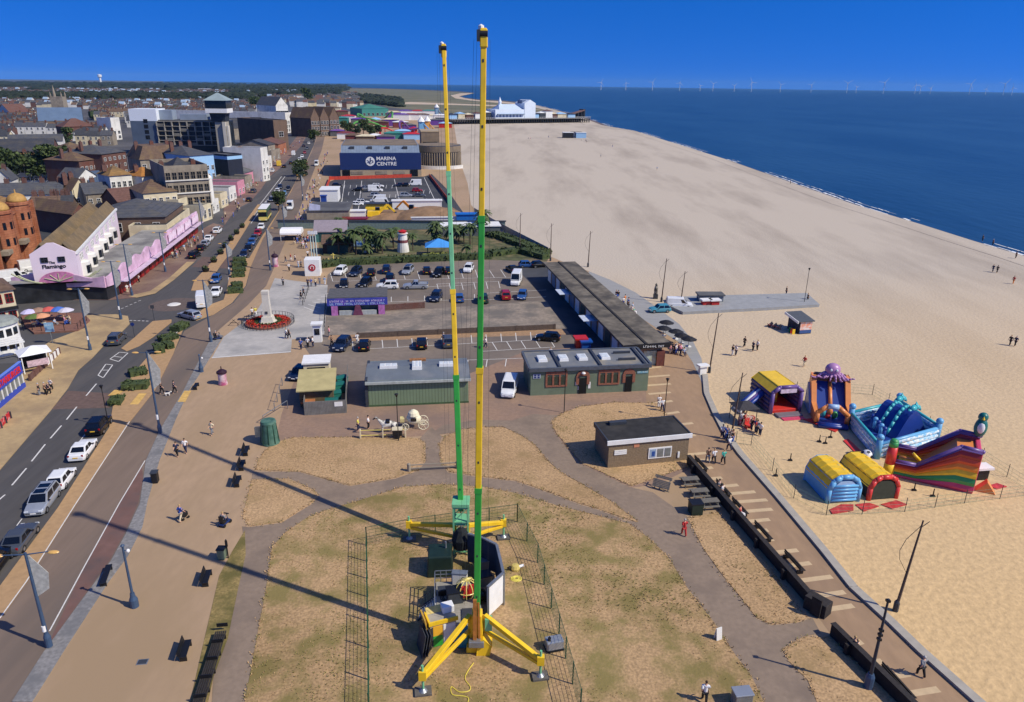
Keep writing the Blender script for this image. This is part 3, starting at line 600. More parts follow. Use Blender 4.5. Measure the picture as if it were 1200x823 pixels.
# ---- terracotta circus building with two domed towers
def circus():
    A=P(-14,336);B=P(47,291); rz=ang(A,B); w=(B-A).length; h=hgt(47,291,240)
    t=thing('circus_building','tall terracotta brick hall with two ochre domed turrets and arched openings','hall',(A.x,A.y,0),rz)
    MB().box((w/2,9,-.2),(w,18,h+.2)).build('wall',TERRA,t)
    MB().box((w/2,9,h+.01),(w+.5,18.5,.5)).build('cornice',TERRA,t)
    gable(MB(),w-1,17,h+.5,3,'x',0,x0=.5,y0=.5).build('roof',TILE_O,t)
    DOME=mat('ochre dome tiles',(178,140,78),.7,var=.2,scale=2,col2=(170,128,70),c2scale=.5)
    for x in (w*.38,w*.72):
        tw=MB().lathe([(2.1,-.2),(2.1,h+1.6),(2.35,h+1.65),(2.35,h+2.2),(2.0,h+2.3)],16,(x,-.3,0)).build('turret',TERRA,t)
        MB().lathe([(2.05*math.cos(R(a)),h+2.3+1.9*math.sin(R(a))) for a in range(0,90,12)]+[(.15,h+4.3),(.12,h+4.9),(.01,h+5)],18,(x,-.3,0)).build('dome',DOME,tw,smooth=True)
        for k in range(4):
            a=R(-90+(k-1.5)*40)
            for z in (h-1.6,h-5): MB().box((x+2.12*math.cos(a),-.3+2.12*math.sin(a),z),(.08,.6,1.5),a).build('slit_window',GLASS,tw)
    for x in (.4,w*.22,w*.55,w-.5): MB().box((x,-.35,0),(.9,.7,h+1.2)).build('pilaster',TERRA,t)
    for x in (w*.1,w*.3,w*.55,w*.86):
        for z in (1.,h*.45):
            ar=MB().extr([(-1.,0),(1.,0),(1.,2.4)]+[(math.cos(R(a)),2.4+math.sin(R(a))) for a in range(15,180,15)]+[(-1,2.4)],-.12,.02,0,'y').build('arched_window',GLASS,t); ar.location=(x,-.02,z)
            MB().extr([(1.,2.4)]+[(math.cos(R(a)),2.4+math.sin(R(a))) for a in range(15,180,15)]+[(-1,2.4)]+[(-1.3,2.4)]+[(1.3*math.cos(R(a)),2.4+1.3*math.sin(R(a))) for a in range(165,0,-15)]+[(1.3,2.4)],-.2,-.02,0,'y').build('arch',W_CREAM,ar)
    for x in (w*.3,w*.62): MB().box((x,-1.,h*.38),(3.2,1.6,.9)).build('balcony',W_STONE,t)
    for x in (w*.48,w*.8): 
        MB().box((x,-1.0,h*.32),(.05,.7,2.4)).build('banner',mat('pink white banner',(226,170,196),.7,var=.3,scale=1.3),t)
circus()
# ---- named seafront and back street buildings (eave picture points, eave height)
bd_=building
bd_('hall','large hall with a dark grey hipped roof and brown brick walls behind the pink arcade','hall',(103,256),(193,254),6.2,22,W_BROWN,SLATE,'hip',3.2,(4,1),(0,0),(1.6,2.2),z0=2.6)
bd_('white_annexe','white gabled annexe on the road end of the grey roofed hall','annexe',(193,252),(207,243),5.6,6,W_WHITE,SLATE,'gable',1.,(1,1),(1,1))
bd_('restaurant','cream building with a brown hipped roof and a small white dormer','restaurant',(167.5,227),(207,224),8.6,15,W_CREAM,TILE_B,'hip',3,(5,1),(3,1),(1.,1.3),z0=5.8)
bd_('restaurant_wing','cream flat roofed wing between the brown roofed restaurant and the road','restaurant',(209,236),(232,229),6,9,W_CREAM,ROOF_D,'flat',0,(2,1),(3,2),(1.2,1.6))
bd_('red_arcade','long low cream arcade past the pink fascia, below the brown roofed restaurant','arcade',(196,266),(222,246),4.4,9,W_CREAM,ROOF_D,'flat',0,(0,0),(5,1),(1.4,1.6))
bd_('white_terrace','white terrace house with an ochre roof, left of the two behind the restaurant','terrace',(128,206.5),(154,204.5),11.5,9,W_WHITE,TILE_O,'hip',2.6,(4,3),(3,3),(1.,1.7),chim=((.1,.5,12.5,1.4),(.9,.5,12.5,1.4)),z0=2)
bd_('white_terrace','white terrace house with an orange brown roof beside the stone hotel','terrace',(166,207),(190,204.5),11.,9,W_WHITE,mat('orange lichen roof',(164,112,56),.9,var=.2,scale=1.2),'hip',2.4,(3,3),(2,3),(1.,1.7),chim=((.2,.5,12,1.4),),z0=2)
h1,wd1,_=bd_('stone_hotel','big stone hotel with rows of tall windows and a dark flat roof','hotel',(192,199.5),(243,197),14.5,22,W_STONE,ROOF_D,'flat',0,(7,3),(7,3),(1.3,2.1),z0=4.2,storey=3.7,parapet=1.1,frame=W_STONE)
bb=MB()
for z in (3.8,7.5,11.2): bb.box((wd1/2,-.2,z),(wd1+.2,.4,.3)); bb.box((wd1+.2,11,z),(.4,22,.3))
bb.build('string_course',W_WHITE,h1)
hip(MB(),wd1-6,12,14.6,2.6,0,x0=3,y0=4).build('roof_top',SLATE2,h1)
bb=MB()
for k in range(7): bb.lathe([(1.35,3),(1.35,11.6),(.4,12.6)],10,(wd1,1.8+k*3.1,0))
bb.build('bay_column',W_WHITE,h1)
bd_('cafe','cream single storey cafe with arched openings on the corner below the stone hotel','cafe',(236,243.5),(247,240),4.2,12,W_CREAM,ROOF_G,'flat',0,(2,1),(4,1),(1.4,2.4))
bd_('blue_hotel','pale blue hotel with a grey hipped roof and four rows of windows','hotel',(222,183),(250,181),13,26,W_BLUE,SLATE,'hip',2.8,(5,3),(8,4),(1.,1.6),z0=1.6,storey=3)
t,w_,_r=bd_('billboard_block','dark blank clad block with a pale blue top band beside the blue hotel','building',(266,183),(283,181.5),12,14,mat('dark navy cladding',(40,44,56),.5,var=.15,scale=.5),ROOF_G,'flat',0)
MB().box((w_/2,7,10.6),(w_+.3,14.3,1.2)).build('top_band',W_BLUE,t)
bd_('mansard_hotel','stone hotel with a brown mansard roof and white dormers','hotel',(164,187.5),(212,185),11,16,W_STONE,TILE_B,'mansard',4.6,(6,3),(3,3),(1.2,1.7),z0=1.6)
bd_('brick_flats','four storey dark red brick flats with white sills and a grey hipped roof','flats',(119,181),(147,177.5),12,18,W_BRICK,SLATE,'hip',3,(5,4),(4,4),(1.1,1.2),z0=1,storey=2.8)
bd_('brick_flats','lower red brick flats with a brown roof left of the four storey flats','flats',(92,189),(118,186),10,16,W_BRICK,TILE_B,'hip',2.8,(5,3),(3,3),(1.1,1.2),z0=1,storey=2.8)
bd_('ochre_roof_terrace','very long terrace under one ochre roof behind the big dark trees','terrace',(17,190.5),(101,188.5),8,11,W_WHITE,TILE_O,'gable',3,(18,2),(2,2),(1.2,1.5))
bd_('gabled_house','small white gabled house at the left edge of the photo','house',(-8,211),(12,210.5),5.5,9,W_WHITE,SLATE,'gable_y',3.4,(2,1),(0,0))
bd_('grey_terrace','grey slate roofed terrace with white bay windows behind the circus building','terrace',(-12,228.5),(72,226),7,9,W_WHITE,SLATE,'gable',2.8,(12,2),(1,2),(1.2,1.5),chim=((.2,.5,9,1.2),(.45,.5,9,1.2),(.7,.5,9,1.2),(.95,.5,9,1.2)))
bd_('cream_house','cream end house facing the yard with the blue van','house',(37,242.5),(59,241.5),6.4,8,W_CREAM,TILE_B,'gable',2.2,(3,2),(0,0),(1.2,1.4))
bd_('brick_house','dark brick house with white windows right of the cream end house','house',(59.3,241.5),(71,241),6.4,8,W_BRICK,TILE_B,'gable',2.2,(2,2),(0,0),(1.2,1.5))
bd_('brick_house','dark brick end house beside the lane behind the grey roofed hall','house',(71.3,241),(84,240.5),6.4,8,W_BROWN,SLATE2,'gable',2.2,(2,2),(0,0),(1.2,1.5))
bd_('brick_workshop','brown brick workshop with a brown roof between the brick houses and the hall','workshop',(84,250),(104,247),6,20,W_BRICK,TILE_B,'gable_y',2.4,(2,1),(0,0),(1.2,1.5),z0=3)
bd_('rendered_house','pale rendered house with a grey gable behind the workshop','house',(100,227),(128,225),7,9,W_STONE,SLATE,'gable',2.6,(3,2),(2,2),(1.,1.4))
bd_('cream_gabled_house','cream gable ended house with a purple grey roof left of the workshop','house',(84,222),(104,220),8,8,W_CREAM,TILE_B,'gable_y',3,(2,2),(2,2),(1.,1.4))
bd_('white_cottage','white rendered cottage stack in front of the brick flats','cottage',(91,208),(112,205),8,8,W_WHITE,SLATE,'gable_y',2.6,(2,2),(2,2),(1.,1.4))
bd_('slate_hall','low hall with a blue slate roof left of the white terrace','hall',(106,214),(128,212),6,14,W_BROWN,mat('blue slate roof',(70,86,108),.7,var=.15,scale=1.),'gable',3,(3,1))
bd_('brown_link_building','red brown roofed link building between the white terraces and the hall','building',(138,236),(168,233),6,12,W_BRICK,TILE_R,'gable',3,(3,1))
# ---- concrete slab hotel with viewing tower
def slab_hotel():
    A=P(187,170,5);B=P(266,170.5,5); rz=ang(A,B); w=(B-A).length; h=hgt(226,170.2,142.5,5); A.z=5
    t=thing('concrete_hotel','concrete slab hotel with a grid of recessed dark balconies','hotel',(A.x,A.y,5),rz)
    DK=mat('dark recessed glazing',(48,54,62),.3,var=.5,scale=.3)  # one dark tone for the glazing set back behind the balconies
    MB().box((w/2,9.5,0),(w-.3,16,h)).build('wall',DK,t)
    fl=MB(); rows=5
    for j in range(rows+1): fl.box((w/2,.8,h*j/rows-.2),(w,1.8,.22))
    fl.build('floor_slab',CONCT,t)
    dv=MB()
    for j in range(rows):
        for i in range(10):
            dv.box((w*i/9,.75 if (i+j)%2 else .72,h*j/rows+.03),(.62 if (i+j)%2==0 else .22,1.75,h/rows-.24))
    dv.build('divider',CONCT,t)
    rl=MB()
    for j in range(rows):
        for i in range(9): 
            if (i*3+j)%4==0: rl.box((w*(i+.5)/9,.1,h*j/rows+.2),(w/9-.6,.08,1.1))
    rl.build('balcony_panel',mat('brown grey balcony panel',(120,116,106),.6,var=.3,scale=.3),t)
    MB().box((w/2,9,h+.21),(w-1,15,.4)).build('roof',ROOF_G,t)
    e=MB().box((-7.2,9.5,.01),(14,17,h)); e.build('end_wall',mat('blue grey rendered end wall',(84,98,116),.8,var=.1,scale=.3),t)
    eb=MB()
    for j in range(4): eb.box((-6,.95,3+j*h/4.4),(2.2,.1,2))
    eb.build('end_window',GLASS,t)
    MB().box((-7.2,8.5,h+.01),(14.5,14,6.2)).build('lift_house',mat('bright white cladding',(226,232,238),.5,var=.04),t)
    pm=MB(); pm.box((w*.07,9,h+.6),(9,7,5)); pm.box((w*.5,9,h+.6),(w*.4,6,3)); pm.box((w*.84,8,h+.6),(5,5,4.5))
    pm.build('plant_room',mat('pale blue grey plant room',(140,152,166),.6,var=.1,scale=.3),t)
    MB().box((w*.46,10,-5.1),(w*1.25,20,5.09)).build('podium',mat('dark podium',(44,46,50),.6,var=.3,scale=.3),t)
    # viewing tower
    C=P(262.5,172,5); H=hgt(262,171,102.5,5); C.z=5
    tw=thing('viewing_tower','tall concrete viewing tower with a glazed head and a pyramid roof beside the slab hotel','tower',(C.x,C.y-1.5,4.6),rz)
    k=P(266,170)-P(256,170); sw=k.length
    sh=MB().box((0,sw*.6,-4.6),(sw*1.1,sw*1.1,H-11.6)); sh.build('shaft',CONCT,tw)
    fb=MB(); fb.box((sw*.42,-.6,-4.6),(1.6,1.6,H-12.4)); fb.box((sw*.72,.4,-4.6),(1.,3.,H-14.4)); fb.build('fin',mat('pale tower fin',(196,190,176),.8,var=.08,scale=.3),tw)
    hw=sw*2.15
    MB().box((-.6,sw*.6,H-17),(hw*.62,hw*.62,4.5),top=(1.2,1.2)).build('neck',mat('dark tower neck',(50,56,64),.6),tw)
    MB().box((-.6,sw*.6,H-12.4),(hw,hw,2.2)).build('gallery_band',WHITE,tw)
    MB().box((-.6,sw*.6,H-10.15),(hw*.97,hw*.97,4)).build('gallery_glazing',GLASS,tw)
    hip(MB(),hw*1.12,hw*1.12,H-6.1,4,0,x0=-.6-hw*.56,y0=sw*.6-hw*.56).build('roof',mat('pale green grey copper roof',(140,156,158),.6,var=.1,scale=.3),tw)
slab_hotel()
# ---- further named blocks
bd_('brick_theatre','blank brown brick theatre block beside the seafront road','theatre',(320,142),(336,141.5),17,40,W_BROWN,ROOF_D,'flat',0,(1,1),(0,0),(3,3),z0=8)
bd_('long_hall','long hall with a dark purple slate roof left of the brick theatre','hall',(271,150),(318,148.5),8,30,W_STONE,SLATE2,'gable',6)
bd_('white_hotel','white seafront hotel terrace beyond the brick theatre','hotel',(334,133),(341,132.5),15,120,W_WHITE,SLATE,'flat',0,(3,3),(14,4),(2,2.4))
bd_('twin_gabled_hall','large white twin gabled hall far up the seafront','hall',(323,123.5),(337,123.3),13,40,W_WHITE,SLATE,'gable_y',9,(3,1),(0,0),(6,6))
bd_('church','large church with a blue grey roof','church',(45,141.5),(97,141),9,24,W_STONE,mat('blue grey lead roof',(92,112,136),.6,var=.1,scale=.2),'gable',9,(9,1),(0,0),(2,4))
c=P(50,141,8); tt=thing('church_tower','square grey church tower with corner pinnacles and a thin spire','church tower',(c.x,c.y+26,0),R(11))
MB().box((0,0,0),(9,9,25)).build('wall',W_STONE,tt)
pb=MB()
for x,y in((-4,-4),(4,-4),(4,4)): pb.lathe([(.7,25),(.6,26.5),(.05,29)],6,(x,y,0))
pb.build('pinnacle',W_STONE,tt)
MB().lathe([(1.2,25),(1.,28),(.05,34)],8,(-4,4,0)).build('spire',W_STONE,tt)
bd_('red_roofed_block','block with a long red tiled roof and a white gable left of the church','building',(11,131.5),(34,131),9,22,W_WHITE,TILE_R,'gable',7,(6,1),(0,0),(2,2))
bd_('white_cube_house','plain white cube building in the middle of the town','building',(129,139),(139.5,138.5),14,12,W_WHITE,ROOF_G,'flat',0,(2,2),(0,0),(2,2))
bd_('white_terrace_row','long white fronted terrace row left of centre in the town','terrace',(9,165.5),(73,164.5),8,10,W_WHITE,SLATE,'gable',3,(20,1),(0,0),(1.4,1.8),z0=4)
bd_('slate_sheds','long dark slate shed roof at the left edge behind the trees','shed',(-10,178),(62,176.5),6,24,W_BRICK,SLATE2,'gable',5)
bd_('slate_sheds','brown grey pitched roof left of the brick flats','shed',(76,180),(116,177.5),8,20,W_BROWN,TILE_B,'hip',4,(5,2))
bd_('brick_school','red brick roofed school block in the middle of the town','school',(74,149),(110,148),9,16,W_BRICK,TILE_R,'hip',5,(8,1),(0,0),(2,2))
for i,(a,bq,lb) in enumerate([((364,138),(374,137.6),'brown brick gabled hotel at the far bend of the road, left of three'),((375,137.5),(385,137.2),'brown brick gabled hotel at the far bend of the road, middle of three'),((386,137),(397,136.6),'brown brick gabled hotel at the far bend of the road, right of three')]):
    bd_('gabled_hotel',lb,'hotel',a,bq,14,22,W_BROWN,TILE_B,'gable_y',7,(3,3),(0,0),(2,2.4),group='gabled hotels at the road bend',storey=4)
# small seafront shops between the billboard block and the theatre
cols=[('pink',mat('pink shop front',(206,140,156),.6),ROOF_G),('cream',W_CREAM,SLATE),('ochre brick',mat('ochre brick front',(176,128,72),.8,var=.2),TILE_B),('white',W_WHITE,SLATE),('stone',W_STONE,SLATE2),('maroon',mat('maroon shop front',(120,60,60),.6),ROOF_D),('white rendered',W_WHITE,ROOF_G),('grey',W_STONE,ROOF_G),('terracotta',TERRA,TILE_R)]
for i,(x,y,x2,y2,h,ci) in enumerate([(284,203,296,199.5,5,0),(291,184,300,182,9,1),(300,180,306,178.5,11,2),(305,175,313,173.5,13,3),(297,195,307,192,5,5),(308,187,318,183.5,5,6),(314,170,322,168.5,8,4),(318,178,328,175,5,7),(326,169,335,166,6,8)]):
    n,m_,r_=cols[ci]
    bd_('seafront_shop','%s seafront shop with %s roof, %s along from the dark blank block'%(n,'flat' if i%2 else 'gabled',['first','second','third','fourth','fifth','sixth','seventh','eighth','ninth'][i]),'shop',(x,y),(x2,y2),h,16,m_,r_,'flat' if i%2 else 'gable',2.5,(2,max(1,int(h/4))),(4,max(1,int(h/4))),(1.2,1.5),group='seafront shops')
for i,(a,bq,h,m,rm,aw,lb) in enumerate([((258,229),(266,226),4.2,W_CREAM,ROOF_G,(60,110,190),'cream shop with a bright blue awning beside the blue hotel'),((268,222),(276,219),4.2,W_WHITE,ROOF_D,(190,60,60),'white shop with a red awning below the dark blank block'),((278,215),(286,212),4.5,mat('pink shop front',(206,140,156),.6),ROOF_G,(226,220,226),'pink amusement front with a white awning past the dark blank block'),((287,209),(295,206),4.5,W_STONE,ROOF_D,(60,120,110),'grey shop with a green awning before the tall white building'),((247,238),(256,234),3.6,W_WHITE,ROOF_G,(220,190,90),'white kiosk shop with a yellow awning next to the corner cafe')]):
    t,w_,_r=bd_('awning_shop',lb,'shop',a,bq,h,12,m,rm,'flat',0,(2,1),(4,1),(1.2,1.4))
    MB().extr([(-.2,2.6),(12.2,2.6),(12.2,3.1),(-.2,3.1)],w_+.04,w_+.2,0,'x').build('shop_fascia',paint('shop fascia %d'%i,aw),t)
    MB().add([(w_+.2,.2,2.6),(w_+.2,11.8,2.6),(w_+2.,11.8,2.1),(w_+2.,.2,2.1),(w_+.2,.2,2.5),(w_+.2,11.8,2.5),(w_+2.,11.8,2.),(w_+2.,.2,2.)],[(0,3,2,1),(4,5,6,7),(0,4,7,3),(3,7,6,2),(2,6,5,1),(1,5,4,0)]).build('awning',paint('shop fascia %d'%i,aw),t)
for o in list(bpy.data.objects):
    if o.get('category') in ('hotel','flats','terrace','house','hall','workshop','restaurant') and o.name.split('.')[0] not in('concrete_hotel','twin_gabled_hall'):
        w0=[c for c in kids(o) if c.name.startswith('wall')]
        if not w0 or o.location.y>330: continue
        bb=w0[0].bound_box; X=max(v[0] for v in bb); Y=max(v[1] for v in bb); Z=o.get('eave',min(11.,max(v[2] for v in bb)*.72))
        for x in (.35,X-.35): MB().tube((x,-.08,0),(x,-.08,Z),.07,None,6).build('drainpipe',DGREY,o)
        rf_=[c for c in kids(o) if c.name.startswith('roof')]
        if rf_ and not any(c.name.startswith('chimney') for c in kids(rf_[0])) and o['category'] in('hotel','flats','terrace','house'):
            rz_=max(v[2] for v in rf_[0].bound_box)
            for fx in (.12,.5,.88)[:2 if X<9 else 3]:
                k_=MB().box((X*fx,Y*.5+.6,rz_-2.2),(1.3,.8,3.4))
                for u in (-.35,0,.35): k_.tube((X*fx+u,Y*.5+.6,rz_+1.2),(X*fx+u,Y*.5+.6,rz_+1.7),.13,.1,6)
                k_.build('chimney',W_BRICK if X<40 else W_BROWN,rf_[0])
        MB().tube((X*.7,Y*.5,Z+1.5),(X*.7,Y*.5,Z+5.2),.03,None,4).build('aerial',DGREY,o)
# ---- rows of small terraced houses
HP=[]
for wm_,wn in ((W_WHITE,'white'),(W_BRICK,'red brick'),(W_CREAM,'cream'),(W_STONE,'grey rendered')):
    for rm,rn in ((SLATE,'grey slate'),(SLATE2,'dark slate'),(TILE_B,'brown tiled'),(ROOF_G,'pale grey')):
        t=thing('terraced_house','x','house')
        wallbox(7,8,5.6,2.4,'x').build('wall',wm_,t); r=gable(MB(),7,8,5.6,2.6,ov=.15).build('roof',rm,t)
        MB().box((6.3,4,7.2),(.9,1.3,2.3)).build('chimney',W_BRICK,r)
        for x,z in((1.8,3.4),(4.8,3.4),(4.8,.8)): put(window_mesh(1.2,1.5,1),'window',t,(x,-.03,z))
        t.location=(0,-4000,0); HP.append((wn,rn,t))
def nearseafront(y): # x of the backs of the seafront buildings at depth y
    return P(330,200).x+ (y-P(330,200).y)*-.235-75
def blocked(x,y): 
    q=proj((x,y,0)); 
    return any(x0<q[0]<x1 and y0<q[1]<y1 for x0,y0,x1,y1 in BLK)
BLK=[(168,140,276,186),(38,128,104,148),(-30,172,125,240),(264,138,350,170),(120,150,220,240),(5,126,40,136),(124,138,145,152),(3,160,80,172),(70,142,116,156)]
ROWN=['first','second','third','fourth','fifth','sixth','seventh','eighth','ninth','tenth','eleventh','twelfth','thirteenth','fourteenth','fifteenth','sixteenth','seventeenth','eighteenth','nineteenth','twentieth']
for q_ in ('twenty','thirty','forty','fifty','sixty'): ROWN+=['%s %s'%(q_,u) for u in ROWN[:9]]
cnt=0; far=MB(); FARM=[W_WHITE,W_BRICK,SLATE,SLATE2,TILE_B,TILE_R,W_CREAM,mat('pale metal roof',(150,170,190),.5),mat('town tree green',(52,66,40),.9,var=.4,scale=.3)]
seen_first=set()
y=345.; row=0
while y<2700:
    xr=nearseafront(y); xl=-y*.80-30
    x=xr-rnd.uniform(0,10); n=0
    dx=7.05 if y<1150 else 7; palette=rnd.sample([0,1,2,3,0,1,8,9,12,13,14,5,10,3],4); base=rnd.choice(palette)
    while x>xl:
        yy=y-(xr-x)*.19
        if rnd.random()<.12: base=rnd.choice(palette)
        if rnd.random()<.05: x-=rnd.uniform(4,12)
        qx,qy=proj((x,yy,5))
        ok=not blocked(x,yy) and qx>-12
        if ok and qx<430:
            wn,rn,pt=HP[base if rnd.random()<.75 else rnd.choice(palette)]
            if cnt<290 and y<1150 and n<58:
                n+=1; lb='%s house with %s roof, %s from sea, %s terrace row'%(wn,rn,ROWN[n-1],ROWN[row])
                d=dup(pt,(x,yy,0),R(10.8),lb,'terraced houses, row %s'%ROWN[row],scale=(1,1,rnd.uniform(.92,1.12))); cnt+=1
            else:
                s=1 if y<1500 else 1.3; h=4.6*rnd.uniform(.9,1.5); w_=dx*s*.99; d_=8*s
                M=Matrix.Translation((x,yy,0))@Matrix.Rotation(R(10.8),4,'Z')
                wi=rnd.choice((0,0,1,6,6)); ri=rnd.choice((2,2,3,4,2,3,3,2,5)) 
                if rnd.random()<.05: wi=0; h*=1.4; ri=7
                far.extr([(0,0),(d_,0),(d_,h),(d_/2,h+2.6*s),(0,h)],0,w_,wi,'x',M)
                far.extr([(-.3,h-.1),(d_/2,h+2.75*s),(d_+.3,h-.1),(d_/2,h+2.6*s)],0,w_,ri,'x',M)
                if rnd.random()<.5: far.box(M@Vector((w_*.9,d_/2,h+1.5*s)),(1*s,1.4*s,2.6*s),R(11),1)
        x-=dx*(1 if y<1500 else 1.3)
    y+= (23 if row%2 else 15)*(1 if y<1100 else 1.3 if y<1600 else 1.9); row+=1 if row<40 else 0
for _ in range(190):
    p_=P(rnd.uniform(338,418),rnd.uniform(110,128)); M=Matrix.Translation(p_)@Matrix.Rotation(R(rnd.uniform(5,20)),4,'Z'); w_=rnd.uniform(8,16); h=rnd.uniform(5,9)
    if proj(p_)[1]>126 and proj(p_)[0]<400: continue
    wi=rnd.choice((0,0,6,1)); ri=rnd.choice((2,3,4,2,5)); far.extr([(0,0),(9,0),(9,h),(4.5,h+3),(0,h)],0,w_,wi,'x',M); far.extr([(-.3,h-.1),(4.5,h+3.2),(9.3,h-.1),(4.5,h+3)],0,w_,ri,'x',M)
for _ in range(170):
    y_=rnd.uniform(560,2300); x_=nearseafront(y_)-20-rnd.random()*(y_*.62); c_=Vector((x_,y_,0)); s_=rnd.uniform(3,6)
    if blocked(x_,y_): continue
    for k in range(4):
        q_=c_+Vector((rnd.uniform(-1,1)*s_,rnd.uniform(-1,1)*s_*.6,0)); a0=rnd.uniform(0,6); n6=6; v=[]
        for (qq,zz) in ((.7,.15),(1.05,.5),(.75,.85),(.15,1.)):
            for i in range(n6): v.append((q_.x+s_*qq*rnd.uniform(.7,1.2)*math.cos(a0+i*PI/3),q_.y+s_*qq*rnd.uniform(.7,1.2)*math.sin(a0+i*PI/3),9*zz*rnd.uniform(.85,1.1)))
        far.add(v,[(j*n6+i,j*n6+(i+1)%n6,(j+1)*n6+(i+1)%n6,(j+1)*n6+i) for j in range(3) for i in range(n6)],8)
far.build('far_rooftops',FARM,kind='stuff')
for _,_,t in HP:
    def rm(o):
        for c in kids(o): rm(c)
        bpy.data.objects.remove(o)
    rm(t)
# ---- trees
LEAF=mat('dark green foliage',(58,74,40),.7,var=.5,scale=.8,col2=(80,94,48),c2scale=.5); LEAF2=mat('bluish dark foliage',(48,62,42),.75,var=.5,scale=.5)
BARK=mat('grey brown bark',(84,70,58),.9,var=.3,scale=3)
def leafball(b,c,r,n,s,mi=0):
    for _ in range(n):
        d=Vector((rnd.gauss(0,1),rnd.gauss(0,1),rnd.gauss(0,1))).normalized()*(rnd.random()**.4)
        p=Vector(c)+Vector((d.x*r[0],d.y*r[1],d.z*r[2])); a=Vector((rnd.gauss(0,1),rnd.gauss(0,1),rnd.gauss(0,.6))).normalized(); e=a.orthogonal().normalized()*s*rnd.uniform(.6,1.3); f=a.cross(e)*rnd.uniform(.5,1)
        b.add([p-e*.5-f*.5,p+e*.5-f*.3,p+e*.3+f*.5,p-e*.4+f*.4],[(0,1,2,3)],mi)
def tree_meshes(h,r,n,leaf,ls,clumps=9):
    tr=MB().tube((0,0,-.2),(0,0,h*.45),h*.035,h*.02,7)
    cr=MB()
    for k in range(clumps):
        a=2*PI*k/clumps+rnd.uniform(-.3,.3); q=rnd.uniform(.25,.75)*r; z=h*rnd.uniform(.4,.82)
        if k<2: q*=.2; z=h*.8
        c=(q*math.cos(a),q*math.sin(a),z); tr.tube((0,0,h*.3),c,h*.015,h*.005,5)
        s=rnd.uniform(.32,.5)*r; leafball(cr,c,(s*1.25,s*1.25,s),n//clumps,ls)
    return tr,cr
TREES=[]
for h,r,n in((10,4.6,1500),(8.5,3.6,1200),(11,4,1300)):
    t=thing('broadleaf_tree','x','tree'); tr,cr=tree_meshes(h,r,n,LEAF,.75); tr.build('trunk',BARK,t); cr.build('crown',LEAF if h!=8.5 else LEAF2,t); TREES.append(t)
def trees(lst,group):
    for i,(px,py,sc_,lb) in enumerate(lst):
        p=P(px,py); dup(TREES[i%3],p,rnd.uniform(0,6),lb,group,scale=(sc_,sc_,sc_*rnd.uniform(.85,1.05)))
trees([(3,218,1.5,'large dark tree at the left edge, nearest the white gabled house'),(14,216,1.6,'large dark tree second from the left edge behind the slate terrace'),(22,212,1.1,'dark tree third from the left edge beside the white fronted terrace'),
 (44,214,1.2,'dark bushy tree in front of the long ochre roof, left of four'),(54,213,1.5,'dark bushy tree in front of the long ochre roof, second of four'),(66,213,1.6,'dark bushy tree in front of the long ochre roof, third of four'),(78,212,1.3,'dark bushy tree in front of the long ochre roof, right of four'),
 (73,176,1.2,'round dark tree beside the dark slate shed roof'),(80,172,1.1,'dark tree behind the brown grey pitched roof'),(301,130,2.2,'dark tree among the roofs left of the white twin gabled hall'),(310,124,2.6,'tall dark tree behind the white twin gabled hall'),(360,122,2.8,'dark tree beyond the road bend, left of the red roofs')],'trees in the town')
trees([(301+i*0,0,1,'')for i in []],'')
# belts of far woodland
wood=MB()
def blob(c,r,h):
    a0=rnd.uniform(0,3); n=6; v=[]; 
    for j,(q,z) in enumerate(((1,-.1),(1.1,.45),(.75,.85),(.15,1.))):
        for i in range(n):
            a=a0+2*PI*i/n+j*.4; k=rnd.uniform(.8,1.2); v.append((c.x+r*q*k*math.cos(a),c.y+r*q*k*math.sin(a),h*z*rnd.uniform(.9,1.1)))
    fs=[(j*n+i,j*n+(i+1)%n,(j+1)*n+(i+1)%n,(j+1)*n+i) for j in range(3) for i in range(n)]+[tuple(range(3*n,4*n))]
    wood.add(v,fs,rnd.choice((0,0,1)))
for _ in range(1500):
    px=rnd.uniform(-15,300); py=rnd.uniform(114.5,121.5)-px*.004*0+rnd.gauss(0,.5); c=P(px,py); blob(c,rnd.uniform(7,13),rnd.uniform(9,15))
for _ in range(700):
    px=rnd.uniform(270,400); py=rnd.uniform(103,116)-(px-270)*.01; c=P(px,py); blob(c,rnd.uniform(8,16),rnd.uniform(9,16))
for _ in range(900):
    px=rnd.uniform(-15,405); py=97.0+abs(rnd.gauss(0,1))*4+(px/400)*2; c=P(px,py)
    if c.y<9300: blob(c,rnd.uniform(14,40),rnd.uniform(10,17))
for _ in range(420):
    px=rnd.uniform(395,470); py=108+(px-395)*.12+rnd.uniform(0,9); c=P(px,py); blob(c,rnd.uniform(5,9),rnd.uniform(5,9))
wood.build('far_woodland',[mat('far dark woodland',(34,44,32),.9,var=.4,scale=.05),mat('far olive woodland',(44,52,36),.9,var=.4,scale=.05)],kind='stuff')
fb=MB()
for _ in range(40):
    px=rnd.uniform(-10,380); py=rnd.uniform(98,113); c=P(px,py); s=c.y*rnd.uniform(.008,.03)
    fb.box((c.x,c.y,.05),(s*2,s*.9,.1),R(11),rnd.choice((0,1,1,2)))
fb.build('far_fields',[mat('straw field',(150,134,96),.95,var=.1,scale=.01),mat('green field',(92,100,66),.95,var=.1,scale=.01),mat('brown field',(120,106,84),.95,var=.1,scale=.01)],kind='structure')
wh=MB()
for px,py,wd_,h in [(88,111,60,9),(104,111.5,40,5),(168,111.5,36,7),(158,112.5,18,6),(20,124,30,8),(36,118,40,5),(214,110,40,6),(246,106,40,7)]:
    c=P(px,py); wh.box((c.x,c.y,0),(wd_*c.y/1500,30,h),R(8))
wh.build('far_sheds',mat('pale warehouse cladding',(190,194,198),.6,var=.05),kind='stuff')
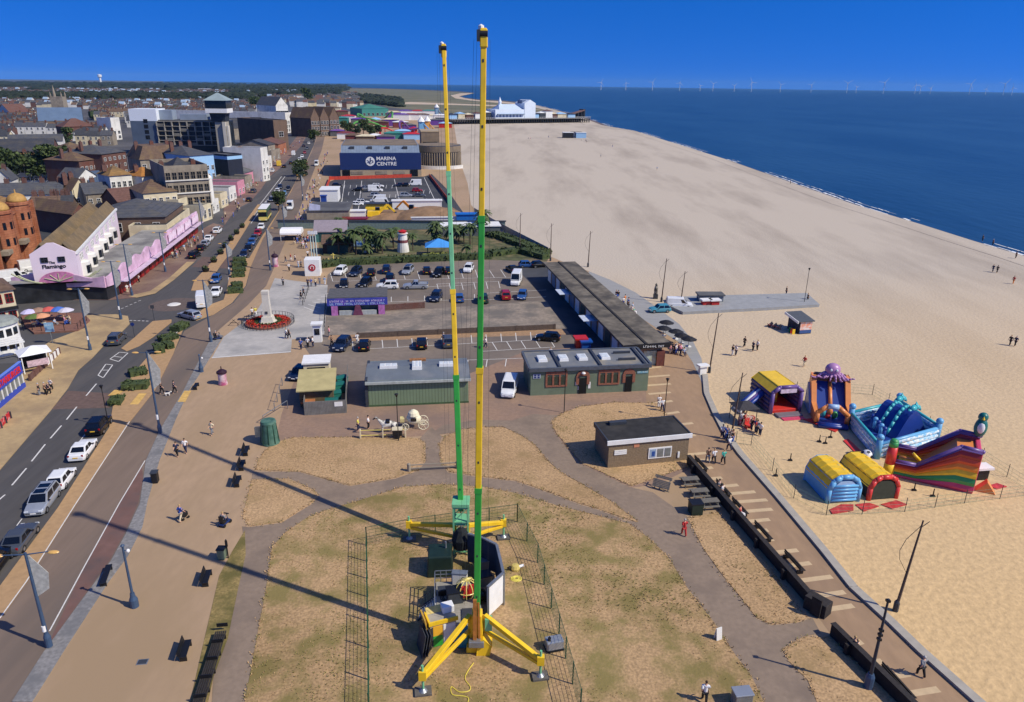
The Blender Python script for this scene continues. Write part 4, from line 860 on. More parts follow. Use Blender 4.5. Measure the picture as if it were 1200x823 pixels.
# water tower on the skyline
c=P(118,97); s=c.y/850; t=thing('water_tower','white water tower standing on the wooded skyline','water tower',(c.x,c.y,0))
MB().lathe([(s*1.1,0),(s*1.1,s*5)],14).build('shaft',WHITE,t); MB().lathe([(s*1.2,s*5),(s*2.2,s*6),(s*2.2,s*8.2),(.1,s*8.8)],18).build('tank',WHITE,t)
# ================================================================ SEAFRONT BEYOND THE CAR PARK
def drop(o):
    for c in kids(o): drop(c)
    bpy.data.objects.remove(o)
NAVY=paint('navy sign board',(24,46,98),.5); BEIGE=mat('beige concrete panel',(168,152,126),.8,var=.1,scale=.4); BROOF=mat('brown grey flat roof',(128,114,96),.9,var=.12,scale=.3,col2=(108,98,86),c2scale=.1)
sheet('lot',[(372,268),(380,250),(386,213),(400,208),(497,207),(506,204),(524,222),(556,268),(470,270)],.012,M_CARPD)
sheet('lot_bays',[(424,233),(424,226),(476,224),(478,231)],.016,mat('grey bay tarmac',(110,108,106),.9)); sheet('lot_bays',[(468,243),(464,232),(495,230),(503,243)],.016,mat('grey bay tarmac',(110,108,106)))
sheet('dug_ground',[(410,266),(410,253),(440,251),(500,245),(530,243),(548,254),(552,264),(480,266)],.02,M_EARTH)
ln=MB()
for y0,x0,x1 in ((217,404,460),(225,402,424),(236,400,424),(223,490,505),(233,500,520),(228,450,470),(241,450,466)):
    for k in range(int((x1-x0)/7)+1): line((x0+k*7,y0),(x0+k*7-.8,y0+4),.15,.024)
for a,bp in (((404,212),(397,262)),((424,212),(420,246)),((462,210),(470,243)),((497,208),(512,240))): line(a,bp,.2,.024)
ln.build('lot_markings',M_LINE,kind='structure')
def marina():
    A=P(399.5,207.5);B=P(494,206.8);rz=ang(A,B);w=(B-A).length; h=hgt(446,207.2,179.5); h0=hgt(446,207.2,198.8)
    t=thing('leisure_centre','leisure centre with a huge navy sign wall lettered in white','leisure centre',(A.x,A.y,0),rz)
    MB().box((w/2,22,-.1),(w,44,h0+.1)).build('lower_wall',BEIGE,t)
    MB().box((w/2,20,h0+.002),(w-.6,38,h-h0)).build('wall',mat('grey blue steel cladding',(96,112,130),.5,var=.1,scale=.4),t)
    s=MB().box((w/2,.1,h0),(w,.5,h-h0)).build('sign_board',NAVY,t)
    ch=(h-h0); fs=ch*.30
    text('MARINA',fs,(w*.445,-.18,h0+ch*.66),(PI/2,0,0),WHITE,s,'lettering',.03,1.08,'LEFT',.035)
    text('CENTRE',fs,(w*.445,-.18,h0+ch*.34),(PI/2,0,0),WHITE,s,'lettering',.03,1.12,'LEFT',.035)
    lg=MB(); n=28; r=ch*.28; cx,cz=w*.37,h0+ch*.5
    lg.extr([(cx+r*math.cos(2*PI*i/n),cz+r*math.sin(2*PI*i/n)) for i in range(n)],-.24,-.16,0,'y'); d=lg.build('emblem',WHITE,s)
    wv=MB()
    for k,zz in enumerate((-.35,.05)): wv.path([(cx-r*.7+r*1.4*i/10,-.27,cz+r*zz+r*.18*math.sin(i*.9+k)) for i in range(11)],r*.07,5)
    wv.tube((cx,-.27,cz-r*.2),(cx+r*.1,-.27,cz+r*.8),r*.1); wv.build('emblem_wave',NAVY,d)
    r_=MB(); r_.extr([(2,h),(7,h+2.6),(43,h+2.6),(43,h)],.5,w-.5,0,'x'); rf=r_.build('roof',mat('blue grey metal roof',(120,134,150),.5,var=.12,scale=.5),t); courses(rf.data.materials[0],1.2,.12,'X')
    MB().box((w/2,25,h+2.61),(w-2,35,.25)).build('roof_deck',BROOF,t)
    for k in range(4): MB().box((w*(.15+k*.22),5,h+.9),(2,1.4,1.5)).build('roof_vent',DGREY,t)
    for x in (w*.07,w*.91): MB().box((x,-.12,0),(3.2,.3,h0*.95)).build('doorway',GLASS,t)
    for x in (w*.2,w*.5,w*.72): MB().box((x,-.08,h0*.35),(5,.15,h0*.4)).build('louvre',W_STONE,t)
    C=P(512,197); D=P(537,197); rr=(D-C).length*1.05; hd=hgt(512,197,171)
    t2=thing('drum_building','round dark louvred building with a flat brown roof right of the navy sign wall','building',(C.x,C.y+rr*.7,0))
    MB().lathe([(rr,-.1),(rr,hd*.72),(rr*1.02,hd*.72),(rr*1.02,hd),(rr*.98,hd+.1)],48).build('wall',mat('dark louvre wall',(72,74,80),.5,var=.2,scale=1.),t2)
    MB().lathe([(rr*1.03,hd*.72),(rr*1.03,hd*.98)],48).build('fascia',BROOF,t2); MB().lathe([(rr*.97,hd+.12),(.1,hd+.5)],48).build('roof',BROOF,t2)
    for k in range(30): a=PI+k*PI/29; MB().box((rr*1.02*math.cos(a),rr*1.02*math.sin(a),0),(.5,.3,hd*.7),a).build('fin',BEIGE,t2)
    E_=P(494,174); t3=thing('plant_tower','plain brown block rising behind the navy sign wall','building',(E_.x,E_.y,0),rz)
    ww=(P(515,174)-E_).length; hb=hgt(494,174,155)
    MB().box((ww/2,10,0),(ww,20,hb)).build('wall',BROOF,t3); MB().box((ww/2,10,hb),(ww+.5,20.5,.8)).build('parapet',BEIGE,t3)
    MB().box((ww/2,-.1,.5),(ww*.8,.3,hb*.35)).build('window_band',GLASS,t3)
    W=P(505,206.5); ap=thing('drum_apron','white curved terrace wall at the foot of the round louvred building','wall',(C.x,C.y+rr*.7,0))
    MB().lathe([(rr*1.35,0),(rr*1.35,1.6),(rr*1.3,1.6),(rr*1.3,0)],40,a0=R(200),a1=R(330)).build('wall',W_WHITE,ap)
marina()
def simple(name,label,cat,px,py,dims,m,rz=R(8),group=None,top=None,z=0,extra=None,bev=0):
    p=P(px,py); t=thing(name,label,cat,(p.x,p.y,z),rz,group); MB().box((0,dims[1]/2,0),dims,top=top).build('body',m,t,bevel=bev)
    if extra: extra(t,*dims)
    return t
def lid(m):
    def f(t,x,y,z): MB().box((0,y/2,z+.004),(x+.5,y+.5,.25)).build('roof',m,t)
    return f
def tent_roof(m,rise=1.5):
    def f(t,x,y,z): hip(MB(),x,y,z+.01,rise,.3,x0=-x/2,y0=0).build('roof',m,t)
    return f
simple('site_cabin','white site cabin at the end of the dark lot','cabin',386,237,(6,9,4),WHITE,extra=lid(WHITE)); simple('portable_toilet','blue portable toilet beside the white site cabin','toilet',379.5,240,(1.8,1.8,2.8),paint('blue plastic',(30,70,150)),extra=lid(paint('blue plastic',(30,70,150))))
simple('kiosk','grey flat roofed kiosk below the white site cabin','kiosk',385,262,(12,16,3.6),W_STONE,extra=lid(ROOF_G))
simple('shipping_container','long white container on the dark lot behind the earthworks','container',489,246,(16,2.6,2.8),WHITE,extra=lid(WHITE)); simple('shipping_container','small white container in the earthworks','container',416.5,259,(6,2.6,2.8),WHITE,extra=lid(WHITE))
simple('shipping_container','blue container at the right end of the site hoarding','container',547,264,(6,3,3),paint('bright blue container',(40,110,190)),extra=lid(paint('bright blue container',(40,110,190))))
simple('hoarding','white panel hoarding left of the blue container','hoarding',523,264,(20,.3,2.2),WHITE,extra=lid(WHITE)); simple('hoarding','grey green hoarding between the earthworks and the palm garden','hoarding',460,268.5,(64,.3,2.2),mat('grey green hoarding',(110,128,124),.7),R(3),extra=lid(DGREY))
simple('flat_canopy','white flat canopy at the corner of the palm garden','canopy',552,277,(16,6,2.6),mat('grey kiosk front',(90,96,96),.6),extra=lid(WHITE))  # plain grey box front below the white lid
def fence_line(name,label,pts,h,postm,panelm,step=2.5,post=.05,closed=False,px=True,rail=True,group=None,thick=.025,slat=None):
    w_=[P(*p) for p in pts] if px else [Vector(p) for p in pts]
    t=thing(name,label,'fence',w_[0],0,group); o=w_[0]; pan=MB(); np_=0
    for a,b in zip(w_,w_[1:]):
        d=b-a; n=max(1,round(d.length/step)); rz=math.atan2(d.y,d.x)
        for k in range(n+1 if b is w_[-1] else n):
            q=a+d*k/n-o; MB().box((q.x,q.y,0),(post*2,post*2,h+.05),rz).build('post',postm,t); np_+=1
        if slat:
            nn=int(d.length/slat); 
            for k in range(nn): q=a+d*(k+.5)/nn-o; pan.box((q.x,q.y,.05),(slat*.5,thick,h-.1),rz)
        if panelm and rail:
            for z in ((h,) if rail==1 else (h,.15,h*.55)): pan.beam(a-o+Vector((0,0,z)),b-o+Vector((0,0,z)),thick*1.2,thick*1.2)
        elif panelm: pan.beam(a-o+Vector((0,0,h/2)),b-o+Vector((0,0,h/2)),thick,h)
    if panelm: pan.build('rail' if rail else 'panel',panelm,t)
    return t
REDB=mat('red orange barrier',(190,70,50),.6); 
fence_line('barrier_fence','red and white barrier row along the foot of the navy sign wall',[(386,211),(420,210),(482,208)],1.4,REDB,REDB,4,.12,rail=0,thick=.12); fence_line('barrier_fence','orange brown barrier along the left edge of the dark lot',[(379,232),(387,211)],1.5,REDB,REDB,4,.12,rail=0,thick=.2); fence_line('barrier_fence','orange barrier along the right edge of the dark lot',[(503,207),(528,240)],1.2,REDB,REDB,4,.12,rail=0,thick=.12)
# diggers
def digger(px,py,rz,label,col):
    p=P(px,py); t=thing('excavator',label,'excavator',p,rz,'diggers on the building site')
    for y in (-1.2,1.2): MB().extr([(-2,.1),(2,.1),(2.3,.5),(2,.95),(-2,.95),(-2.3,.5)],y-.35,y+.35,0,'y').build('track',BLACK,t)
    bd=MB().box((-.3,0,.95),(3.6,2.6,1.6),top=(.95,.95)); bd.build('body',col,t,bevel=.08); MB().box((1,.7,.96),(1.6,1.2,2.5),top=(.85,.9)).build('cab',GLASS,t)
    a=MB().beam((1.2,-.3,1.8),(4.,-.3,4.4),.5,.7); a.beam((4.,-.3,4.4),(6.2,-.3,2.2),.4,.5); a.build('arm',col,t); MB().extr([(5.6,.8),(6.6,1.),(6.7,2.1),(6.2,2.3),(5.8,1.7)],-.9,.3,0,'y').build('bucket',DGREY,t)
digger(439,257,R(10),'yellow digger with its arm out beside the earth heap, left of two',YEL); digger(487,253,R(170),'orange yellow digger on the earth heap, right of two',paint('orange machine',(222,140,40))); 
p=P(505,257); MB().lathe([(13,0),(9,2),(4,3.4),(.2,3.8)],14).build('earth_heap',M_EARTH,loc=p,kind='stuff'); p=P(460,255); MB().lathe([(11,0),(7,1.2),(3,2),(.2,2.2)],14).build('earth_heap',M_EARTH,loc=p,kind='stuff')
simple('generator','red plant machine in front of the small white container','machine',416,264.5,(7,3,1.8),RED,top=(.9,.9),extra=lid(paint('dark red lid',(130,30,30)))); simple('telehandler','yellow flat bed machine among the parked vans','machine',446,246,(10,3,1.8),YEL,top=(.9,.8),extra=lid(DGREY))
# ---- palm garden with miniature golf
M_GARD=mat('garden planting ground',(84,88,58),.95,var=.35,scale=.6,col2=(128,112,84),c2scale=.15,c2amt=.5)
sheet('garden_ground',[(376,314),(372,278),(398,271),(556,268),(565,266),(600,281),(645,301),(640,307),(556,304),(398,312)],.02,M_GARD)
PALM=mat('palm frond green',(72,88,48),.7,var=.35,scale=.8)
def palm(h,nf,L):
    t=thing('palm_tree','x','palm'); MB().path([(0,0,-.1),(.1,0,h*.4),(.05,.05,h)],.16,7).build('trunk',BARK,t)
    b=MB()
    for k in range(nf):
        a=2*PI*k/nf*1.618*2; el=R(rnd.uniform(-25,65)); d=Vector((math.cos(a),math.sin(a),0)); sd_=Vector((-d.y,d.x,0)); pr=None
        for i in range(6):
            s=i/5; q=Vector((0,0,h))+d*L*s*math.cos(el*(1-.4*s))+Vector((0,0,L*s*math.sin(el)-L*.75*s*s)); wd_=.42*math.sin(PI*min(1,.12+s*.88))+.02
            cur=(q-sd_*wd_+Vector((0,0,-.12)),q,q+sd_*wd_+Vector((0,0,-.12)))
            if pr: b.add([*pr,*cur],[(0,1,4,3),(1,2,5,4)])
            pr=cur
    b.build('crown',PALM,t); return t
PA=[palm(3.6,22,2.2),palm(2.6,20,2.),palm(4.8,24,2.3)]
pl=[]
for i in range(46):
    px=rnd.uniform(380,632); lo=300 if px<560 else 304; hi=277 if px<560 else 270+(px-560)*.36
    if px>575: continue
    py=rnd.uniform(hi,lo)
    if abs(px-472.5)<9 and py>286: continue
    pl.append((px,py))
pl.sort()
for i,(px,py) in enumerate(pl): dup(PA[i%3],P(px,py),rnd.uniform(0,6),'small bushy palm in the miniature golf garden','palms in the golf garden',scale=[rnd.uniform(.8,1.25)]*3)
for q in PA: drop(q)
HEDGE=mat('clipped hedge green',(60,74,42),.85,var=.45,scale=2.5,col2=(78,90,50),c2scale=.6)
def hedge(label,pts,h,th,name='hedge',leaf=.32,m=HEDGE,den=16,group=None):
    w_=[P(*p) for p in pts]; b=MB(); o=w_[0]
    for a,c in zip(w_,w_[1:]):
        d=c-a; n=int(d.length*th*den)+4; sd_=Vector((-d.y,d.x,0)).normalized()
        b.beam(a-o+Vector((0,0,h*.42)),c-o+Vector((0,0,h*.42)),th*.8,h*.84)
        for _ in range(n):
            u=rnd.random(); v=rnd.uniform(-.5,.5); z=h*(.25+.8*rnd.random()*(1-1.6*v*v)); leafball(b,a-o+d*u+sd_*th*v*1.1+Vector((0,0,z)),(.2,.2,.15),2,leaf)
    return tag(b.build(name,m,loc=o),label,'hedge',group)
hedge('long clipped dark hedge between the car park and the palm garden',[(374,314),(398,311),(470,307.5),(556,304),(575,303)],1.7,2.2,leaf=.5,den=5); hedge('dark hedge along the beach side corner of the car park',[(575,300),(610,296),(640,304)],1.5,3,leaf=.5,den=4); hedge('dark planting bank below the white hoarding',[(560,272),(590,280),(640,299)],1.4,4,leaf=.6,den=3)
hedge('yellow green shrub bed under the blue canopy',[(496,304),(524,302.5)],1.4,2.5,leaf=.4,m=mat('yellow green shrub',(120,124,58),.85,var=.3,scale=2),den=6)
p=P(472.5,295); hh=hgt(472.5,295,269); t=thing('model_lighthouse','white model lighthouse with a red top in the golf garden','lighthouse',p)
MB().lathe([(1.5,0),(1.05,hh*.8),(1.35,hh*.81),(1.35,hh*.84)],16).build('tower',W_WHITE,t); MB().lathe([(.8,hh*.84),(.8,hh*.92),(1.1,hh*.93),(.05,hh)],12).build('lantern',RED,t); MB().lathe([(1.27,hh*.42),(1.22,hh*.55)],16).build('band',mat('faded dark band',(120,70,74),.6),t)
p=P(514,299); t=thing('blue_canopy','bright blue pyramid canopy on posts in the golf garden','canopy',p,R(6)); 
for x in(-2.6,2.6):
    for y in (-2,2): MB().tube((x,y,0),(x,y,2.4),.07).build('post',DGREY,t)
hip(MB(),6,5,2.4,1.6,.2,ins=2.8,ins_y=2.3,x0=-3,y0=-2.5).build('roof',paint('sky blue canvas',(70,150,220),.6),t)
def hut(label,px,py,w_,d_,h,rh,wm_,rm,rz=R(8)):
    p=P(px,py); t=thing('garden_hut',label,'hut',p,rz); wallbox(w_,d_,h,rh,'x').build('wall',wm_,t,loc=(-w_/2,0,0)); gable(MB(),w_,d_,h,rh+.15,x0=-w_/2).build('roof',rm,t); MB().box((0,-.05,0),(w_*.7,.1,h*.75)).build('counter',mat('dark teal shutter',(40,72,70),.6,var=.3),t)
hut('golf garden hut with a purple grey roof and yellow signs',388,284,8,7,3,2,mat('teal boarding',(70,120,116),.7),mat('purple grey roof',(142,132,140),.8,var=.1)); hut('open timber shelter with a brown roof below the purple roofed hut',396,297,7,5,2.6,1.4,TIMBER,TILE_B)
simple('golf_pool','small blue pond bank in the golf garden','pond',428,290,(8,5,.3),mat('pond grey blue',(96,116,130),.3),extra=lid(mat('pond water',(110,130,142),.15)))
p=P(427.5,296); MB().lathe([(.45,0),(.35,2.6),(.2,3.6),(.02,3.8)],8).build('white_statue',WHITE,loc=p); tag(bpy.context.scene.objects['white_statue'],'white pillar ornament standing in the golf garden','statue')
p=P(391,309); t=thing('anchor_ornament','yellow anchor shaped ornament at the garden entrance','ornament',p,R(8)); b=MB(); b.path([(-1.1*math.cos(R(a)),0,1.3-1.1*math.sin(R(a))) for a in range(0,181,20)],.13); b.tube((0,0,.3),(0,0,2.4),.13); b.tube((-.5,0,2.),(.5,0,2.),.1); b.build('anchor',paint('pale yellow paint',(226,206,110)),t); MB().box((0,0,0),(2.4,.8,.2)).build('plinth',CONC,t)
# entrance totem: white cube with red roundel, three tall masts
p=P(366.5,324); t=thing('entrance_totem','white cube sign with a red roundel at the car park entrance','sign',p,R(8)); s=3.2; MB().box((0,1.6,0),(s,s,3.6)).build('cube',WHITE,t,bevel=.05)
MB().extr([(.75*math.cos(2*PI*i/20),1.9+.75*math.sin(2*PI*i/20)) for i in range(20)],-.08,-.01,0,'y').build('roundel',paint('crimson roundel',(168,40,56)),t); MB().path([(.36*math.cos(R(a)),-.1,1.9+.36*math.sin(R(a))) for a in range(-60,221,20)],.07,5).build('roundel_mark',WHITE,t)
hm=hgt(369,312,271)
for i,(x,lb) in enumerate(((366.5,'leftmost of the three tall masts'),(369.5,'middle one of the three tall masts'),(372.5,'rightmost of the three tall masts'))):
    p=P(x,315); t=thing('flag_mast',lb+' behind the white cube sign','mast',p,0,'three tall masts'); MB().tube((0,0,0),(0,0,hm*(1.0 if i<2 else 1.05)),.16,.1,8).build('pole',mat('pale green white mast',(190,206,196),.5),t); MB().box((0,0,hm*.97),(.9,.3,.7)).build('floodlight',WHITE,t)
# ---- promenade tent and stalls
p=P(341,283); t=thing('promenade_marquee','white domed marquee full of customers on the upper promenade','marquee',p,R(8)); t.scale=(.66,.66,.66)
MB().extr([(0,2.6),(8,2.6),(8,3.2),(7.4,4.0),(6,4.5),(2,4.5),(.6,4.0),(0,3.2)],-4.,4.,0,'x').build('roof',paint('white canvas',(236,236,236),.7),t)
for x in (-3.8,3.8):
    for y in (.2,7.8): MB().tube((x,y,0),(x,y,2.7),.07).build('pole',WHITE,t)
MB().box((0,4,0),(6,4,1.1)).build('counter',mat('dark stall counter',(60,60,66),.6),t)
p=P(367,262); t=thing('inflatable_banner','pale lilac tall banner screen by the promenade kiosk','banner',p,R(12)); MB().extr([(-1.5,0),(2.,0),(2.4,5.2),(-.6,5.8)],-.2,.2,0,'y').build('sheet',mat('pale lilac canvas',(186,190,214),.7,var=.2,scale=.8),t); MB().box((.2,0,0),(4,1,.3)).build('base',DGREY,t)
# ---- pier
def pier():
    A=P(528,146);B=P(692,143.6); rz=ang(A,B); L=(B-A).length; u=L/164.
    t=thing('pier','long seaside pier on dark piles reaching towards the sea','pier',(A.x,A.y,0),rz)
    dz=4.2
    MB().box((L/2,20,dz),(L,40,.8)).build('deck',mat('grey pier deck',(120,118,116),.8,var=.1,scale=.1),t)
    for k in range(60):
        b=MB(); x=L*(k+.5)/60
        for y in (1,20,39): b.box((x,y,-2),(.9,.9,dz+2))
        b.beam((x,1,2),(x,39,3.6),.4,.4); b.build('pile_frame',mat('dark pier pile',(38,36,36),.8),t)
    rl=MB(); rl.beam((0,.3,dz+2),(L,.3,dz+2),.12,.12)
    for k in range(80): rl.box((L*k/79,.3,dz+.8),(.15,.15,1.2))
    rl.build('railing',WHITE,t)
    PW=mat('white blue theatre cladding',(214,226,238),.6,var=.05,scale=.1)
    th=thing('pier_theatre','white pier theatre with a tall gabled stage house','theatre',(A.x,A.y,0),rz); X=lambda px:(px-528)*u
    b=MB().box((X(595),14,dz+.82),(u*33,22,9)); b.build('hall',PW,th); b=MB(); hip(b,u*26,18,dz+9.83,5,x0=X(584),y0=5,ins=4); b.build('roof',mat('pale blue white roof',(190,206,222),.6),th)
    MB().extr([(0,dz+.82),(u*13,dz+.82),(u*13,dz+16),(u*6.5,dz+19.5),(0,dz+16)],3,24,0,'y').build('stage_house',PW,th,loc=(X(612),0,0)); MB().box((X(612)+u*2.5,14,dz+15.5),(u*5,10,3.5)).build('side_roof',mat('grey blue side roof',(92,110,140),.6),th)  # side roof box is a darker grey blue than the cladding
    MB().lathe([(1.6,dz+14),(1.6,dz+17),(1.9,dz+17.2),(1.2,dz+19),(.1,dz+22)],12,(X(589),14,0)).build('cupola',PW,th)
    for k in range(8): MB().box((X(580)+k*u*3.9,2.92,dz+2),(u*1.6,.15,2.6)).build('window',mat('blue grey glazing',(110,134,168),.2),th)
    MB().box((X(596),1.8,dz+4.9),(u*31,2.4,.6)).build('veranda',mat('blue grey veranda roof',(120,140,164),.6),th)
    cols_=[('white',WHITE),('pale blue',W_BLUE),('red roofed',TILE_R),('dark',DGREY),('cream',W_CREAM)]
    for k,(px,wd_,h_) in enumerate([(628,8,4),(636,7,5),(644,9,7),(651,6,4),(660,12,4),(672,10,3.5),(572,8,6),(562,9,5),(552,9,4),(543,8,5),(534,9,4)]):
        cn,m=cols_[(k*2+1)%5]; q=thing('pier_kiosk','%s kiosk on the pier deck, %s from the sea end'%(cn,['sixth','fifth','fourth','third','second','first','seventh','eighth','ninth','tenth','eleventh'][k]),'kiosk',(A.x+math.cos(rz)*X(px)-math.sin(rz)*12,A.y+math.sin(rz)*X(px)+math.cos(rz)*12,dz+.82),rz,'kiosks on the pier')
        MB().box((0,0,0),(wd_*u*.9,10,h_)).build('wall',m,q); hip(MB(),wd_*u*.95,10.4,h_+.01,1.6,x0=-wd_*u*.475,y0=-5.2).build('roof',cols_[(k*2+3)%5][1],q)
    q=thing('pier_ride','long sloping fairground ride at the sea end of the pier','ride',(A.x+math.cos(rz)*X(683)-math.sin(rz)*14,A.y+math.sin(rz)*X(683)+math.cos(rz)*14,dz+.82),rz)
    b=MB(); b.beam((-22*u*.8,0,1),(8*u,0,7.5),6,1.,0); b.beam((-14*u,3,1),(8*u,3,4),4,.8); b.build('ramp',mat('rust brown ride deck',(120,92,84),.7),q)
    for k in range(6): MB().box((-12*u+k*4*u,0,0),(.6,6,1.8+k*1.05)).build('trestle',DGREY,q)
    MB().box((8*u,2,0),(3*u,8,8.6)).build('tower',DGREY,q)
pier()
# ---- funfair between the leisure centre and the pier
def stall(px,py,w_,d_,h,wm_,rm,label,rr=1.2):
    p=P(px,py); t=thing('fairground_stall',label,'stall',p,R(rnd.uniform(4,14)),'funfair stalls'); MB().box((0,d_/2,0),(w_,d_,h)).build('wall',wm_,t); hip(MB(),w_,d_,h+.01,rr,.5,x0=-w_/2,y0=0).build('roof',rm,t)
fc=[('white',WHITE),('pale blue',W_BLUE),('red',RED),('maroon',mat('maroon shop front',(120,60,60),.6)),('cream',W_CREAM),('grey',ROOF_G),('teal',mat('teal awning',(60,130,120),.6)),('purple',paint('purple awning',(110,70,150))),('brown',TILE_B)]
FP=[(386,158,14,10,5),(395,160,10,8,4),(405,163,12,9,4),(415,166,12,8,4),(428,167,12,8,4),(440,166,10,8,4),(452,167,12,8,4),(386,148,16,12,6),(398,146,16,12,6),(408,143,14,10,6),(420,146,14,10,5),(432,150,16,10,5),(446,150,14,10,5),(458,148,16,10,6),(470,150,14,10,5),(480,154,12,8,5),(472,160,12,8,4),(462,163,14,8,4),(483,164,12,8,4),(470,141,18,10,6),(482,141,18,10,6),(494,141,18,10,6),(506,141,18,10,5),(518,142,18,10,6),(512,147,14,8,5),(522,150,12,8,4),(505,137,20,10,7),(490,136,16,10,6),(476,136,16,10,6),(400,138,16,12,7),(390,134,20,14,8),(462,138,16,10,6)]
for k,(px,py,w_,d_,h) in enumerate(FP):
    a=fc[(k*4+rnd.randint(0,1))%9]; c=fc[(k*5+2)%9]
    if py<143 and px>465: a=fc[0]
    stall(px,py,w_,d_,h,a[1],c[1],'%s funfair stall with %s roof, %s in the funfair'%(a[0],c[0],ROWN[k]))
def coaster(px,py,label,col,w_,h,seed,th=.5):
    rr_=random.Random(seed); p=P(px,py); t=thing('fairground_ride',label,'ride',p,0); n=26; pts=[]
    for i in range(n+1):
        a=2*PI*i/n; pts.append((w_/2*math.cos(a),w_*.4*math.sin(a),h*(.45+.35*math.sin(a*2+seed)+.2*math.sin(a*3))))
    MB().path(pts,th,6).build('track',col,t)
    for i in range(0,n,2): MB().tube((pts[i][0],pts[i][1],0),pts[i],th*.5).build('support',col,t)
    MB().lathe([(w_*.12,0),(w_*.12,h*.3),(w_*.2,h*.32),(.1,h*.5)],10).build('station',fc[seed%9][1],t)
BG=paint('bright green ride',(90,160,76)); coaster(440,144,'bright green looping ride in the funfair',BG,36,11,1,.8); coaster(432,150,'low bright green track ride in front of the looping ride',BG,30,6,4,.8); coaster(485,155,'purple curved ride in the funfair near the round building',paint('purple ride',(112,76,136)),24,9,2,.7); coaster(463,158,'red low track ride in the middle of the funfair',RED,24,5,3,.6)
bd_('green_roof_hall','teal green roofed ride hall at the far side of the funfair','hall',(424,127.5),(455,127.3),9,40,mat('teal awning',(60,130,120),.6),mat('teal green roof',(70,128,110),.6,var=.1,scale=.1),'hip',5,(6,1),(0,0),(3,3))
def slide(px,py,label,col,h,l):
    p=P(px,py); t=thing('fairground_slide',label,'slide',p,R(20)); b=MB(); b.beam((0,0,h),(l*.5,-l*.2,h*.5),3,.6); b.beam((l*.5,-l*.2,h*.5),(l,-l*.4,.5),3,.6); b.build('chute',col,t); MB().box((0,0,0),(4,4,h)).build('tower',col,t); MB().lathe([(3.2,h),(.1,h+4)],8).build('roof',WHITE,t)
slide(494,160,'light blue slide tower in the funfair',paint('light blue slide',(104,160,200)),11,11); slide(501,157,'orange slide right of the light blue slide tower',paint('orange slide',(206,150,76)),10,8); slide(512,140,'grey blue tower slide by the pier entrance',mat('grey blue tower',(120,150,176),.6),13,9)
trees([(410,158,.9,'dark tree among the funfair stalls, leftmost of six'),(418,160,1.,'dark tree among the funfair stalls, second of six'),(426,158,1.1,'dark tree among the funfair stalls, third of six'),(434,161,1.,'dark tree among the funfair stalls, fourth of six'),(442,159,1.,'dark tree among the funfair stalls, fifth of six'),(404,155,1.,'dark tree among the funfair stalls behind the others'),
 (355,207,.75,'round green tree on the road verge beside parked cars, farthest of three'),(352,212,.8,'round green tree on the road verge beside parked cars, middle of three'),(327,247,.65,'round green tree on the road verge beside the bus'),(368,167,.9,'dark tree on the verge where the road bends')],'trees along the seafront')
for q in TREES: drop(q)
# ---- wind farm
WT=[(704,1.0),(733,1.0),(764,1.1),(796,1.1),(835,1.),(880,1.25),(914,1.),(950,1.),(992,1.3),(1035,1.45),(1072,1.2),(1078,1.),(1090,.8),(1136,1.4),(1155,.8),(1176,1.5),(1186,1.),(1003,.8),(860,.8),(820,.7)]
for i,(px,s) in enumerate(WT):
    y=7200.; q=at_y(px,108,y); t=thing('wind_turbine','white offshore wind turbine on the horizon, %s from the left'%ROWN[sorted(q[0] for q in WT).index(px)],'wind turbine',(q.x,y,-1),0,'offshore wind turbines')
    H_=66*s; MB().tube((0,0,0),(0,0,H_),2.6,1.8,8).build('tower',WHITE,t); MB().box((0,1,H_-1.5),(4,9,4)).build('nacelle',WHITE,t)
    a0=rnd.uniform(0,2)
    for k in range(3):
        a=a0+k*2*PI/3; MB().beam((0,-5,H_),(40*s*math.cos(a),-5,H_+40*s*math.sin(a)),.8,3.,0,.5,1.).build('blade',WHITE,t)

fence_line('promenade_fence','grey paling fence between the palm garden and the beach',[(556,250),(575,262),(600,276),(642,298)],1.7,STEEL,mat('grey paling',(150,152,150),.7,var=.15,scale=1),3,.06,rail=0,thick=.06)
